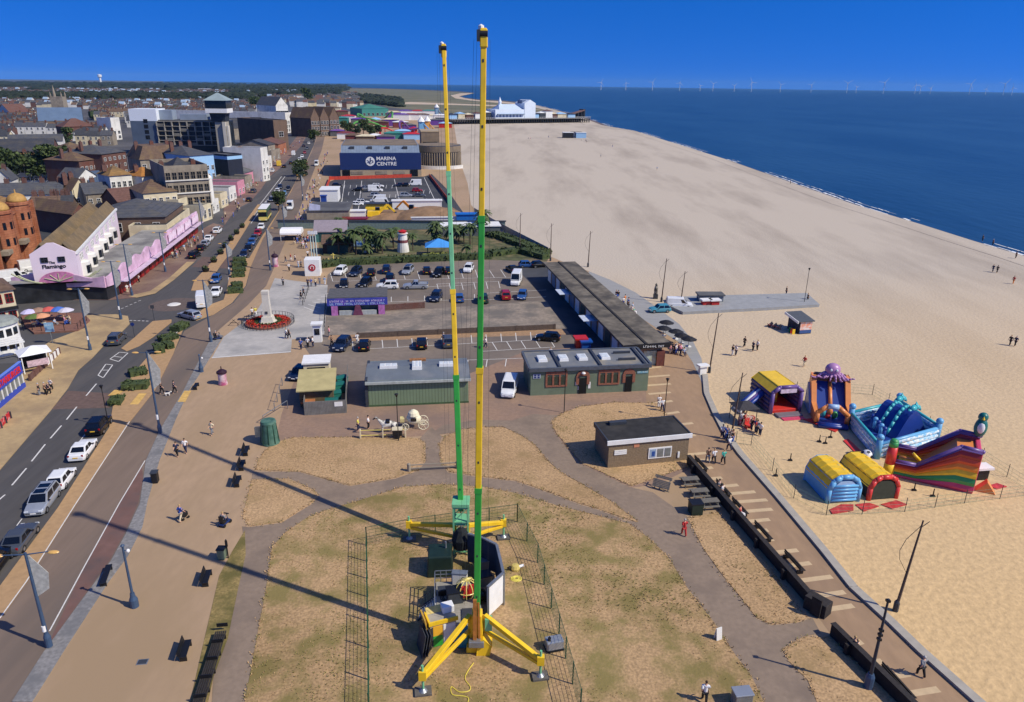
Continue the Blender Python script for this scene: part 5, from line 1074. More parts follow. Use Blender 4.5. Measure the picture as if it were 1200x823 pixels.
# ================================================================ CENTRAL BUILDINGS
GREENW=mat('grey green painted wall',(112,126,104),.7,var=.07,scale=.8,col2=(100,114,94),c2scale=.3); LEAD=mat('grey roof sheet',(112,116,120),.75,var=.1,scale=.6,col2=(142,136,122),c2scale=.35,c2amt=.4)
GREENC=mat('green corrugated wall',(120,138,108),.7,var=.06,scale=.6); courses(GREENC,.4,.25,'X',.35)
def marks(n,w_,h_,y,z,m,parent,name='lettering',rnd_=random.Random(3)):
    # a line of lettering too small to read: short bright strokes
    b=MB(); x=-w_/2
    while x<w_/2-.1:
        l=rnd_.uniform(.12,.22)
        if rnd_.random()<.18: x+=.22; continue
        b.box((x,y,z),(.06,.02,h_)); b.box((x+l*.5,y,z+rnd_.choice((0,h_*.45,h_*.85))),(l*.7,.02,h_*.15)); x+=l+.07
    return b.build(name,m,parent)
def toilets():
    h=hgt(690,461,431.5); A=P(621.5,464);B=P(758.5,458); rz=ang(A,B);w=(B-A).length; d=(P(612,415.5,h)-P(621.5,435,h)).length
    t=thing('toilet_block','grey green public toilet block with red brick arched windows and four skylights','public toilet',(A.x,A.y,0),rz)
    MB().box((w/2,d/2,-.1),(w,d,h+.1)).build('wall',GREENW,t)
    r=MB().box((w/2,d/2,h+.003),(w+.3,d+.3,.22)); rf=r.build('roof',LEAD,t)
    e=MB(); e.box((w/2,-.18,h-.15),(w+.5,.3,.5)); e.box((w/2,d+.18,h-.15),(w+.5,.3,.5))
    for x in (-.2,w+.2): e.box((x,d/2,h-.15),(.3,d,.52))
    e.build('gutter',mat('blue grey gutter',(84,90,98),.5),t)
    for x in (w*.24,w*.585,w*.965): MB().box((x,d/2,h+.226),(.35,d,.2)).build('roof_rib',DGREY,rf)
    for x in (w*.125,w*.305,w*.47,w*.665):
        s=MB().box((x,d*.5,h+.226),(1.25,1.9,.35),top=(.94,.94)); k=s.build('skylight',WHITE,rf); MB().box((x,d*.5,h+.577),(.95,1.5,.03)).build('pane',mat('frosted rooflight',(205,212,214),.3),k)
    for y in (d*.3,d*.72): MB().box((w*.84,y,h+.226),(2.4,.28,.3)).build('roof_curb',DGREY,rf)
    RB=mat('orange red brick trim',(142,92,72),.85,var=.25,scale=6)
    def arch(x,ww,z0,zs,name,m,y=-.03,proud=.07):
        return MB().extr([(x-ww/2,z0),(x+ww/2,z0),(x+ww/2,zs)]+[(x+ww/2*math.cos(R(a)),zs+ww/2*math.sin(R(a))) for a in range(20,180,20)]+[(x-ww/2,zs)],y-proud,y,0,'y').build(name,m,t)
    for cx in (w*.215,w*.66):
        bk=MB(); bk.box((cx,-.05,h*.32),(2.9,.1,.22)); bk.box((cx,-.05,h*.8),(2.9,.1,.42))
        for i in range(4): bk.box((cx-1.35+i*.9,-.05,h*.32+.221),(.24,.1,h*.48-.222))
        bk.build('brick_surround',RB,t)
        for i in range(3): arch(cx-.9+i*.9,.62,h*.37,h*.66,'arched_window',mat('shaded green window',(60,66,54),.4),-.002,.03)  # arched windows in one dark green tone
    for cx,ww in ((w*.437,1.05),(w*.83,.95)):
        MB().box((cx,-.06,0),(ww,.12,h*.62)).build('door',mat('open dark doorway',(20,20,20),.9),t)
        tr=MB(); 
        for s in (-1,1): tr.box((cx+s*(ww/2+.2),-.07,h*.38),(.38,.14,h*.34))
        tr.extr([(cx-ww/2-.35,h*.72),(cx+ww/2+.35,h*.72)]+[(cx+(ww/2+.35)*math.cos(R(a)),h*.72+.75*math.sin(R(a))) for a in range(20,180,20)],-.14,-.002,0,'y'); tr.build('brick_arch',RB,t)
    MB().lathe([(.3,0),(.22,.16),(.01,.22)],12,(w*.437,-.25,h*.83)).build('round_lamp',WHITE,t)
    s=MB().box((w*.05,-.04,h*.68),(1.0,.06,.62)).build('sign',paint('pale sign',(170,180,196)),t); sb=MB(); 
    for k in range(2):
        for j in range(2): sb.box((w*.05-.22+k*.45,-.075,h*.7+j*.28),(.3,.02,.2))
    sb.build('symbol',paint('sign blue',(30,50,110)),s)
    s=MB().box((w*.945,-.04,h*.72),(1.5,.06,.3)).build('sign',paint('pale teal sign',(120,170,180)),t); marks(8,1.3,.12,-.08,h*.76,WHITE,s); kids(s)[-1].location.x=w*.945
    for x,z in((w*.385,h*.35),(w*.407,h*.16),(w*.495,h*.32),(w*.495,h*.2)): MB().box((x,-.03,z),(.32,.05,.5)).build('notice',WHITE,t)
toilets()
def shed():
    h=hgt(490,473.5,443.5); A=P(432.5,477);B=P(549,472); rz=ang(A,B);w=(B-A).length; d=(P(434,422.5,h)-P(432.5,445,h)).length
    t=thing('green_shed','long windowless green corrugated shed with a blue grey roof, behind the rear mast','shed',(A.x,A.y,0),rz)
    MB().box((w/2,d/2,-.1),(w,d,h+.1)).build('wall',GREENC,t)
    rf=MB().extr([(-.3,h-.05),(d*.5,h+.5),(d+.3,h-.05),(d+.3,h-.3),(-.3,h-.3)],-.3,w+.3,0,'x').build('roof',mat('blue grey sheet roof',(104,112,120),.7,var=.1,scale=.5,col2=(120,124,128),c2scale=.3),t)
    MB().box((w/2,-.42,h-.35),(w+.6,.22,.3)).build('gutter',mat('pale gutter',(170,176,168),.5),t); MB().box((w/2,-.04,0),(w+.05,.06,.25)).build('skirting',mat('dark green skirting',(70,92,62),.7),t)
    MB().box((-.2,d/2,-.05),(.35,d+.2,h+.2)).build('corner_trim',DGREY,t)
    for x,ww,dd in ((w*.2,2.3,1.1),(w*.49,1.3,2.2),(w*.79,1.9,1.1)):
        zz=h+.3; s=MB().box((x,d*.5,zz),(ww,dd,.5),top=(.95,.95)).build('skylight',WHITE,rf); b=MB()
        for k in range(3): b.box((x-ww/2+ww*(k+.5)/3,d*.5,zz+.502),(ww/3-.14,dd-.25,.03))
        b.build('pane',mat('frosted rooflight',(205,212,214),.3),s)
    MB().box((w*.5,d*.93,h+.1),(2.2,.6,.25)).build('leaf_litter',mat('orange brown litter',(150,104,66),.9,var=.3,scale=4),rf)
shed()
def brickhut():
    h=hgt(755,545,515); A=P(712,549);B=P(805,539.5); rz=ang(A,B);w=(B-A).length; d=(P(699.7,497.6,h)-P(711,519,h)).length
    BR=mat('buff brown brick',(134,116,92),.85,var=.2,scale=5); courses(BR,.15,.18,amt=.35)
    t=thing('brick_hut','flat roofed brown brick building with a white fascia and one wide window','hut',(A.x,A.y,0),rz)
    MB().box((w/2,d/2,-.1),(w,d,h+.1)).build('wall',BR,t)
    rf=MB().box((w/2,d/2,h+.004),(w+.1,d+.1,.14)).build('roof',mat('black patched roof felt',(48,47,46),.9,var=.3,scale=1.2,col2=(62,60,58),c2scale=.4),t)
    MB().box((w/2,-.12,h-.28),(w+.5,.16,.5)).build('fascia',WHITE,t)
    e=MB(); e.box((-.12,d/2,h-.28),(.16,d,.5)); e.box((w+.12,d/2,h-.28),(.16,d,.5)); e.box((w/2,d+.12,h-.28),(w+.4,.16,.5)); e.build('side_fascia',DGREY,t)
    MB().box((w*.25,d-.6,h+.15),(2.,.6,.35)).build('roof_box',DGREY,rf)
    f=MB().box((w*.64,-.03,h*.22),(2.7,.1,1.3)).build('window_frame',WHITE,t); 
    for k,m in enumerate((paint('pale blue pane',(150,170,190),.2),mat('grey reflecting pane',(120,122,118),.15),mat('grey reflecting pane',(120,122,118)))): MB().box((w*.64-.85+k*.86,-.09,h*.22+.15),(.72,.03,1.)).build('pane',m,f)
    MB().box((w*.64-.8,-.11,h*.22+.3),(.35,.03,.6)).build('poster',paint('poster blue',(40,80,150)),f)
    v=MB(); 
    for k in range(3): v.box((w*.145,-.04,h*.5+k*.2),(1.4,.08,.15))
    v.build('vent',WHITE,t); MB().box((w*.34,-.02,h*.72),(.6,.05,.42)).build('notice',mat('orange notice',(206,140,104),.7),t); MB().box((w*.88,-.05,.5),(.22,.12,.7)).build('meter_box',WHITE,t)
brickhut()
def yard():
    t0=P(357,487); rz=ang(P(357,487),P(406,484))
    t=thing('fenced_yard','grey board fenced yard behind the shed end','yard',t0,rz); inv=Matrix.Rotation(-rz,4,'Z')@Matrix.Translation(-t0)
    q=[inv@P(*p) for p in ((357,487),(406,484),(408,441),(362,446))]
    GB=mat('grey weathered boards',(118,116,112),.85,var=.2,scale=1.5); courses(GB,.18,.2,'X',.5)
    for k in (0,1,3):
        a,b=q[k],q[(k+1)%4]; MB().beam((a.x,a.y,.9),(b.x,b.y,.9),.08,1.8).build('board_panel',GB,t)
    MB().box((q[0].x+4.2,q[0].y-.06,1.),(1.,.04,.6)).build('notice',WHITE,t)
    p=P(372,476); k=thing('yard_shed','brown timber shed with a pale ochre lean to roof inside the fenced yard','shed',p,rz); MB().box((0,2,0),(4.2,4,2.5)).build('wall',mat('brown boarding',(104,92,66),.85,var=.2,scale=2),k); MB().extr([(-.6,2.3),(4.4,3.3),(4.4,3.45),(-.6,2.45)],-2.4,2.4,0,'x').build('roof',mat('pale ochre sheet roof',(176,164,116),.8,var=.12,scale=1),k)
    p=P(372,447); k=thing('ticket_cabin','cream cabin with a white roof behind the yard shed','cabin',p,rz); MB().box((0,1.5,0),(3.4,3,2.6)).build('wall',W_CREAM,k); MB().box((0,1.5,2.61),(3.8,3.4,.2)).build('roof',WHITE,k); MB().box((0,-.03,1),(2.4,.06,1.1)).build('window',GLASS,k)
    TEAL=paint('teal green plastic',(40,122,108),.5)
    for i,(x,y,lb) in enumerate(((389.5,479,'teal green wheeled bin in the yard, nearest the board fence'),(393,470,'teal green wheeled bin in the yard, second from the board fence'),(397,460,'teal green wheeled bin in the yard, third from the board fence'),(400,452,'teal green wheeled bin at the back of the yard'))):
        p=P(x,y); k=thing('wheeled_bin',lb,'bin',p,rz+.15*i,'bins in the yard'); MB().box((0,0,.15),(1.5,1.2,1.1),top=(1.06,1.06)).build('body',TEAL,k); MB().extr([(-.68,1.25),(.68,1.25),(.68,1.32),(0,1.5),(-.68,1.32)],-.82,.82,0,'x').build('lid',paint('dark teal lid',(34,100,92)),k)
    p=P(360,484); simple('crate','orange brown pallet stack in the yard corner','crate',361.5,479,(1.2,1.,.8),mat('orange wood',(170,110,70),.8),rz,extra=lid(mat('orange wood',(170,110,70))))
yard()
def shelter():
    h=3.7; a,b,c,d=P(731,405.5,h),P(786,401.5,h),P(674,306.5,h),P(636.5,307.5,h)
    t=thing('seafront_shelter','very long low cafe terrace block with a mossy dark felt roof','building',(a.x,a.y,0),0); o=Vector((a.x,a.y,0))
    rp=[(q.x-o.x,q.y-o.y) for q in (a,b,c,d)]
    RF=mat('mossy dark felt roof',(112,105,93),.95,var=.3,scale=.9,col2=(76,72,66),c2scale=.25,c2amt=.6,detail=7)
    cen=(sum(p[0] for p in rp)/4,sum(p[1] for p in rp)/4)
    def sh(k,pts): 
        dx=(Vector(rp[1])-Vector(rp[0])).normalized(); dy=(Vector(rp[3])-Vector(rp[0])).normalized()
        return [tuple(Vector(pts[0])+dx*k+dy*k),tuple(Vector(pts[1])-dx*k+dy*k),tuple(Vector(pts[2])-dx*k-dy*k),tuple(Vector(pts[3])+dx*k-dy*k)]
    MB().prism(sh(.9,rp),-.1,h-.35).build('wall',mat('buff brick with openings',(150,122,96),.85,var=.2,scale=3),t)
    r=MB().prism(rp,h-.35,h).build('roof',RF,t)
    A,B=(Vector(rp[0])*.52+Vector(rp[1])*.48),(Vector(rp[3])*.52+Vector(rp[2])*.48)
    MB().beam((A.x,A.y,h+.06),(B.x,B.y,h+.06),.35,.14).build('roof_seam',mat('dark roof seam',(52,50,48),.9),r)
    f=MB().beam((rp[0][0],rp[0][1]-.06,h-.3),(rp[1][0],rp[1][1]-.06,h-.3),.1,.75).build('fascia',BLACK,t)
    m=marks(10,3.2,.34,0,0,WHITE,f); m.location=((rp[0][0]+rp[1][0])/2+1.,(rp[0][1]+rp[1][1])/2-.13,h-.46); m.rotation_euler=(0,0,R(6)); 
    wa=sh(.9,rp); p0,p1=Vector(wa[0]),Vector(wa[3]); n=14; rz=math.atan2(p1.y-p0.y,p1.x-p0.x)
    for k in range(n):
        q=p0.lerp(p1,(k+.5)/n); m_=[mat('blue grey shutter',(112,134,160),.5,var=.15,scale=1),WHITE,mat('dark teal shutter',(40,72,70),.6),WHITE][k%4]
        MB().box((q.x-.05,q.y,.1),((p1-p0).length/n*.7,.08,2.5),rz).build('shutter',m_,t)
    e=Vector(wa[0]).lerp(Vector(wa[1]),.62); MB().box((e.x,e.y-.05,.1),(2.6,.1,2.2),R(6)).build('mural',mat('pale painted mural',(176,190,176),.7,var=.35,scale=1.5,col2=(200,170,110),c2scale=.5),t)
    e=Vector(wa[0]).lerp(Vector(wa[1]),.95); MB().box((e.x,e.y-.3,0),(1.2,.8,2.3),R(6)).build('porch',mat('dark red brown porch',(112,66,56),.8),t)
    for k,(s,l) in enumerate(((.3,3.2),(.62,3.6))):
        q=p0.lerp(p1,s); MB().box((q.x-1.4,q.y,2.7),(l,2.6,.1),rz).build('awning',mat('white blue awning',(190,200,214),.6),t)
shelter()
def infokiosk():
    A=P(388,369.5);B=P(451.5,367.5); rz=ang(A,B); w=(B-A).length; h=hgt(420,368.5,348.5)
    t=thing('booking_kiosk','flat roofed booking kiosk with a blue and purple lettered fascia','kiosk',(A.x,A.y,0),rz)
    d=(P(383,341.5,h)-P(385,349,h)).length+1; MB().box((w/2,d/2+.6,-.05),(w,d,h-.1)).build('wall',mat('teal grey shopfront',(66,90,96),.4,var=.25,scale=.8),t)
    MB().box((w/2,d/2+.2,h-.04),(w+1,d+1,.15)).build('roof',mat('dark grey gravel roof',(88,88,90),.95,var=.2,scale=1.5),t)
    f=MB().box((w/2,-.35,h-1.35),(w+1,.25,1.3)).build('fascia',mat('blue violet fascia',(60,70,160),.5,var=.2,scale=.5,col2=(110,80,170),c2scale=.4),t)
    for z,c in ((h-.72,paint('lilac white',(220,206,240))),(h-1.22,paint('sky white',(190,216,246)))): marks(30,w,.36,-.5,z,c,f); kids(f)[-1].location.x=w/2
    for x in (.7,w-.6): MB().box((x,-.05,0),(1.1,.8,h-1.36)).build('side_pillar',mat('pink purple pillar',(176,110,170),.6,var=.3,scale=2),t)
    MB().box((w/2,-.1,0),(w-3,.5,.8)).build('counter',mat('pale counter',(170,176,176),.6),t); MB().extr([(-.9,0),(.9,0),(.35,1.9),(-.35,1.9)],-.6,-.3,0,'y').build('totem',mat('plum totem',(110,60,84),.6),t,loc=(w*.5,0,0))
infokiosk()
fence_line('yard_wall','low red brick wall right of the booking kiosk',[(452,364),(497,361)],1.1,W_BRICK,W_BRICK,3,.15,rail=0,thick=.25)
fence_line('yard_wall','dark retaining wall along the lower edge of the sunken yard',[(420,396.5),(560,390),(650,386)],.9,mat('dark brick retaining wall',(92,80,72),.9,var=.2,scale=3),mat('dark brick retaining wall',(92,80,72)),6,.15,rail=0,thick=.2)
# monument in its planted ring
def monument():
    c=P(314.5,379); t=thing('obelisk_monument','pale stone obelisk standing in a ring of red bedding plants','monument',c,R(8)); h=hgt(314.5,381,342.5)
    W=mat('pale monument stone',(206,200,186),.8,var=.06,scale=1.5)
    MB().box((0,0,0),(3,3,.35)).build('step',W,t); MB().box((0,0,.352),(2.1,2.1,1.),top=(.8,.8)).build('plinth',W,t)
    MB().box((0,0,1.354),(1.3,1.3,h-1.8),top=(.8,.8)).build('shaft',W,t); MB().box((0,0,h-.44),(1.15,1.15,.44),top=(1,1)).build('cap',W,t); MB().box((0,-.68,1.9),(.4,.08,.4)).build('plaque',DGREY,t)
    r=(P(342,379)-c).length; k=thing('flower_bed','round bed of red flowers with a low railing at the obelisk','flower bed',c,0)
    MB().lathe([(r*.95,-.02),(r*.95,.35),(r*.9,.4),(r*.9,.2),(.1,.2)],40).build('kerb',mat('red brown bed kerb',(140,84,66),.85),k)
    b=MB()
    for _ in range(2200):
        a=rnd.uniform(0,2*PI); q=r*rnd.uniform(.42,.88); leafball(b,(q*math.cos(a),q*math.sin(a),.4),(.1,.1,.12),1,.34,1 if q<r*.58 or rnd.random()<.1 else 0)
    b.build('flowers',[mat('red bedding flowers',(176,52,40),.7,var=.3,scale=2),HEDGE],k)
    rb=MB(); R2=r*1.08
    for i in range(44):
        a=2*PI*i/44; rb.box((R2*math.cos(a),R2*math.sin(a),0),(.06,.06,.95)); a2=a+2*PI/44
        for z in (.9,.25): rb.tube((R2*math.cos(a),R2*math.sin(a),z),(R2*math.cos(a2),R2*math.sin(a2),z),.03,None,5)
    rb.build('railing',DGREY,k)
monument()
# white ticket machine, advertising columns, round green kiosk, signs
simple('phone_box','white ticket kiosk at the corner of the plaza','kiosk',372.5,401.5,(1.3,1.,2.9),WHITE,extra=lambda t,x,y,z:(MB().box((0,-.03,1.3),(.8,.06,1.)).build('window',GLASS,t),lid(WHITE)(t,x,y,z)),bev=.03)
def adcol(px,py,label,h=2.1,r=.55):
    p=P(px,py); t=thing('advertising_column',label,'advertising column',p); MB().lathe([(r*1.1,0),(r*1.1,.25),(r,.26),(r,h*.8)],18).build('drum',mat('pale pink poster drum',(214,196,200),.6,var=.25,scale=1.5,col2=(170,84,120),c2scale=.8,c2amt=.7),t); MB().lathe([(r*1.25,h*.8),(r*1.25,h*.9),(r*.6,h*1.02),(.08,h*1.06),(.06,h*1.25),(.01,h*1.27)],18).build('cap',mat('dark plum cap',(52,30,44),.5),t)
adcol(261.5,450.5,'drum shaped advertising column with a dark plum cap on the tan promenade'); adcol(323,312.5,'advertising column beside the lamp post above the plaza',2.8,.6)
def roundkiosk():
    p=P(317,519); r=(P(328,521)-P(306,521)).length/2*.95; h=hgt(317,523,496); t=thing('round_kiosk','round tapered green kiosk with a pale notice board','kiosk',p,0)
    G=mat('mottled dark green metal',(66,104,90),.6,var=.25,scale=1.6,col2=(92,124,108),c2scale=.8,c2amt=.5)
    MB().lathe([(r*1.05,0),(r*1.05,.2),(r,.22),(r*.84,h*.88),(r*.88,h*.9),(r*.8,h*.98),(.1,h)],28).build('body',G,t,smooth=False)
    b=MB()
    for k in range(9): a=2*PI*k/9; b.beam((r*1.0*math.cos(a),r*1.*math.sin(a),.22),(r*.8*math.cos(a),r*.8*math.sin(a),h*.86),.12,.12)
    b.build('rib',mat('dark green rib',(36,70,56),.6),t); MB().box((-r*1.25,.3,.6),(1.,.08,1.3),R(15)).build('notice_board',mat('cream notice',(206,200,160),.7),t)
    q=thing('hand_rail','thin grey rail frame beside the round green kiosk','rail',P(309,497),0); MB().path([(0,0,0),(0,0,1.1),(1.6,4.5,1.1),(1.6,4.5,0)],.05).build('frame',STEEL,q)
roundkiosk()
# ---------------------------------------------------------------- THE BUNGEE RIDE
FB=P(559,760); RB_=P(541,646)
RUST=mat('rust orange jib foot',(170,110,50),.6,var=.25,scale=3)
def mast(base,tip_px,tip_y,cols,breaks,wd,label,foot):
    top=at_y(tip_px[0],tip_px[1],tip_y); t=thing('bungee_mast',label,'crane mast',base,0); o=Vector(base); b0=Vector((0,0,foot)); T=top-o; d=(T-b0)
    fr=[0]
    for yp in breaks: # find the height whose picture row is yp
        lo,hi=0.,1.
        for _ in range(40):
            m=(lo+hi)/2
            if proj(o+b0+d*m)[1]>yp: lo=m
            else: hi=m
        fr.append(lo)
    fr.append(1.)
    for i,c in enumerate(cols):
        p,q=b0+d*fr[i],b0+d*fr[i+1]; m=[GRN,YEL,PGRN][c]
        s=MB().beam(p,q,wd[i],wd[i]*1.15).build('boom_section',m,t,bevel=.04)
        if i: MB().beam(p-d.normalized()*.12,p+d.normalized()*.28,wd[i-1]*1.12,wd[i-1]*1.25).build('collar',[GRN,YEL,PGRN][cols[i-1]],s)
        dots=MB(); L=(q-p).length; nn=max(2,int(L/3.2))
        for k in range(nn): c_=p+(q-p)*((k+.5)/nn); dots.box((c_.x,c_.y-wd[i]*.585,c_.z),(.09,.03,.16))
        dots.build('rivet_hole',DGREY,s)
    hd=MB(); hd.box((T.x,T.y,T.z-1.),(wd[-1]*1.3,wd[-1]*1.7,.95)); h_=hd.build('head',YEL,t,bevel=.05); MB().tube((T.x-.22,T.y-.15,T.z-.3),(T.x+.22,T.y-.15,T.z-.3),.2,None,14).build('sheave',BLACK,h_); MB().box((T.x-.3,T.y-.25,T.z-.7),(.16,.3,.6)).build('sheave_bracket',DGREY,h_); MB().lathe([(.16,0),(.16,.22),(.02,.3)],8,(T.x-.15,T.y,T.z-.1)).build('beacon',WHITE,h_)
    # hanging wires
    c=MB()
    for ox,oy in ((-.55,-.1),(.5,-.1),(-.8,.3)): 
        e=b0+Vector((ox*1.6,oy,1.)); c.tube(T+Vector((ox*.7,0,-.6)),e,.009,None,4)
    c.build('wire_rope',mat('dark wire rope',(60,62,64),.5),t)
    return t,T
m1,T1=mast(FB,(567,33),FB.y+1.4,(0,1,0,1),(575,435,258),(.45,.41,.37,.33),'front telescopic mast, green and yellow, with its yellow outriggers nearest the photographer',3.)
m2,T2=mast(RB_,(520,52),RB_.y+9.0,(0,1,2,1),(443,343,205),(.46,.40,.35,.31),'rear telescopic mast on a pale green lattice foot, leaning away behind the deck',4.2)
def outrigger(t,base,foot_px,z0,ztip,start,wd=.33,drop=1.1):
    f=P(*foot_px)-base; f.z=0; s=Vector(start); e=Vector((f.x,f.y,ztip)); a=MB(); a.beam(s,e,wd,wd*1.05); 
    s2=Vector((s.x,s.y,z0-drop)); a.beam(s2,e+Vector((0,0,-.35)),wd*.8,wd*.8); a.beam(s,s2,.3,.3)
    arm=a.build('outrigger_arm',YEL,t,bevel=.03)
    l=MB(); l.tube((f.x,f.y,.15),(f.x,f.y,ztip+.8),.09); l.build('jack_leg',PGRN,t)
    p=MB().box((f.x,f.y,.05),(1.15,.8,.16),R(10)); p.build('foot_pad',mat('grey timber foot pad',(96,92,86),.85,var=.2,scale=4),t); MB().lathe([(.3,.21),(.1,.4)],10,(f.x,f.y,0)).build('foot_plate',STEEL,t)
    MB().box((f.x,f.y,ztip-.35),(.5,.4,.7)).build('outrigger_end',YEL,t)
outrigger(m1,FB,(496,812),2.7,1.55,(-.5,.1,2.9)); outrigger(m1,FB,(633,794),2.7,1.55,(.55,.1,2.9))
outrigger(m2,RB_,(480,633),2.4,1.7,(-.6,.3,2.5)); outrigger(m2,RB_,(590,631),2.4,1.7,(.6,.3,2.5))
b=MB(); b.box((0,.2,.05),(1.5,1.5,.5)); b.box((0,.15,.55),(1.0,1.1,2.6),top=(.75,.8)); b.build('mast_base',YEL,m1,bevel=.05)
b=MB(); b.beam((-.12,-.6,1.4),(-.12,-.25,4.6),.26,.3); b.beam((.2,-.5,1.4),(.14,-.2,4.3),.14,.16); b.build('lift_ram',RUST,m1); MB().box((0,-.72,.9),(1.1,.5,.5)).build('control_box',STEEL,m1,bevel=.04); MB().box((-1.1,.4,.05),(.9,.9,1.3)).build('teal_tank',paint('teal tank',(36,128,132),.5),m1,bevel=.06)
ap=MB(); ap.extr([(0,.0),(.9,.0),(1.1,.9),(.5,1.5),(.1,1.3)],-.8,.2,0,'y'); ap.build('yellow_cover',YEL,m1,bevel=.04); MB().box((.85,-.1,1.9),(.5,.5,1.)).build('green_box',PGRN,m1)
# pale green lattice foot of the rear mast
lt=MB(); W_=.62
for x in(-W_,W_):
    for y in (-W_,W_): lt.beam((x,y,.1),(x,y,4.9),.14,.14)
for z in (.4,1.9,3.4,4.8):
    for s in (-W_,W_): lt.beam((-W_,s,z),(W_,s,z),.1,.12); lt.beam((s,-W_,z),(s,W_,z),.1,.12)
for z in (.4,1.9,3.4):
    for s in (-W_,W_): lt.beam((-W_,s,z),(W_,s,z+1.5),.07,.07)
lt.build('lattice_foot',PGRN,m2); MB().box((0,0,4.9),(1.5,1.5,.35)).build('cap_plate',PGRN,m2,bevel=.03); MB().box((0,0,3.0),(1.1,1.1,.5)).build('winch_box',PGRN,m2,bevel=.05)
# deck, stairs, backdrop wall
def ride_deck():
    z=1.25
    D0=P(520,722,z); t=thing('ride_platform','grey boarded ride platform with railings and a striped stair','platform',(D0.x,D0.y,0),0); o=Vector((D0.x,D0.y,0))
    pts=[P(512,722,z),P(511,682,z),P(548,681,z),P(560,690,z),P(566,724,z),P(552,728,z),P(540,738,z)]
    DK=mat('grey boarded deck',(150,146,136),.85,var=.15,scale=2); courses(DK,.2,.12,'Y',.4)
    MB().prism([(p.x-o.x,p.y-o.y) for p in pts],z-.14,z).build('deck',DK,t)
    lg=MB()
    for p in pts: lg.box((p.x-o.x,p.y-o.y,0),(.12,.12,z-.15))
    lg.build('support',DGREY,t)
    rl=MB(); seq=[P(509.5,722,z),P(510,682,z),P(536,681,z)]
    for a,b_ in zip(seq,seq[1:]):
        a=a-o;b_=b_-o
        for zz in (.35,.7,1.05): rl.beam(a+Vector((0,0,zz)),b_+Vector((0,0,zz)),.05,.05)
        for k in range(5): q=a.lerp(b_,k/4); rl.box((q.x,q.y,z),(.06,.06,1.08))
    rl.build('railing',STEEL,t)
    a=P(510,706,z)-o; e=P(491,720)-o; st=MB(); n=8
    for k in range(n):
        q=a.lerp(e,k/n); st.box((q.x,q.y,max(0,z*(1-k/n)-.1)),(.18,1.5,.06),0)
    st.build('stair_tread',mat('pale stair tread',(190,190,186),.7),t); 
    for s in (-.75,.75):
        sr=MB(); sr.beam(a+Vector((0,s,-.1)),e+Vector((0,s,.1)),.08,.2); sr.beam(a+Vector((0,s,.9)),e+Vector((0,s,.9)),.05,.05)
        for k in range(6): q=a.lerp(e,k/6); sr.box((q.x,q.y+s,max(0,q.z-.1)),(.04,.04,1.))
        sr.build('stair_rail',DGREY,t)
    coil=MB()
    for r_ in (.5,.62,.75): coil.path([(P(527,700,z)-o)+Vector((r_*math.cos(a_/6*PI),r_*.9*math.sin(a_/6*PI),.04)) for a_ in range(13)],.035,5)
    coil.build('hose_coil',BLACK,t)
    # seat pod: round cage, red seats
    c=P(547,700,z)+Vector((0,0,1.0)); pod=thing('ride_capsule','yellow caged two seat capsule with red seats standing on the platform','capsule',(c.x,c.y,c.z-1.0),R(20)); pod.scale=(.86,.86,.86); cg=MB()
    for k in range(5): a_=PI*k/5; cg.path([Vector((1.0*math.cos(u/8*PI)*math.cos(a_),1.0*math.cos(u/8*PI)*math.sin(a_),1.0+1.0*math.sin(u/8*PI))) for u in range(17)],.045,6)
    cg.path([(math.cos(u/8*PI),math.sin(u/8*PI),1.) for u in range(17)],.045,6); cg.build('cage',paint('pale yellow tube',(224,206,110)),pod)
    for s in (-.35,.35): MB().extr([(-.4,.4),(.3,.3),(.3,.55),(-.15,.6),(-.3,1.6),(-.5,1.6)],s-.26,s+.26,0,'x').build('seat',RED,pod,bevel=.05)
    MB().lathe([(.35,0),(.3,.28),(.05,.3)],12).build('base',BLACK,pod)
    cab=thing('winch_cabinet','dark machine cabinet on the platform beside the yellow capsule','cabinet',(P(533,704,z).x,P(533,704,z).y,z),R(15)); MB().box((0,0,0),(1.2,.9,1.0)).build('body',DGREY,cab,bevel=.04); MB().box((0,0,1.01),(1.3,1.,.08)).build('lid',BLACK,cab)
    dk=thing('dark_generator','dark green generator behind the platform railing','generator',P(516,668),R(5)); MB().box((0,0,0),(2.2,2.2,2.),top=(.9,.9)).build('body',mat('very dark green metal',(28,46,40),.5),dk,bevel=.1); MB().tube((.5,.3,2.),(.5,.3,2.6),.08).build('exhaust',STEEL,dk)
    # backdrop of five panels
    hh=hgt(589.5,709,672); g_=[P(571,727),P(589.6,709)]+[P(582,639,hh),P(566,631,hh),P(548,626,hh)]
    bw=thing('backdrop_wall','white panelled backdrop wall, dark inside, folded round the ride platform','wall',(g_[0].x,g_[0].y,0),0); o=g_[0].copy(); o.z=0; pr=None
    for a,b_ in zip(g_,g_[1:]):
        a=Vector((a.x,a.y,0))-o;b_=Vector((b_.x,b_.y,0))-o; d=(b_-a).normalized(); n=Vector((d.y,-d.x,0)); gp=d*.04
        pn=MB().beam(a+gp+Vector((0,0,hh/2+.15)),b_-gp+Vector((0,0,hh/2+.15)),.08,hh-.3).build('panel',WHITE,bw)
        MB().beam(a+gp-n*.09+Vector((0,0,hh/2+.15)),b_-gp-n*.09+Vector((0,0,hh/2+.15)),.08,hh-.35).build('inner_lining',mat('dark blue grey lining',(52,64,74),.7,var=.2,scale=1),pn)
        MB().beam(a+gp+Vector((0,0,hh+.05)),b_-gp+Vector((0,0,hh+.05)),.22,.12).build('capping',STEEL,pn)
        for s in (.02,.98): q=a.lerp(b_,s)+n*.1; MB().tube((q.x,q.y,0),(q.x,q.y,hh),.05).build('frame_post',STEEL,pn)
ride_deck()
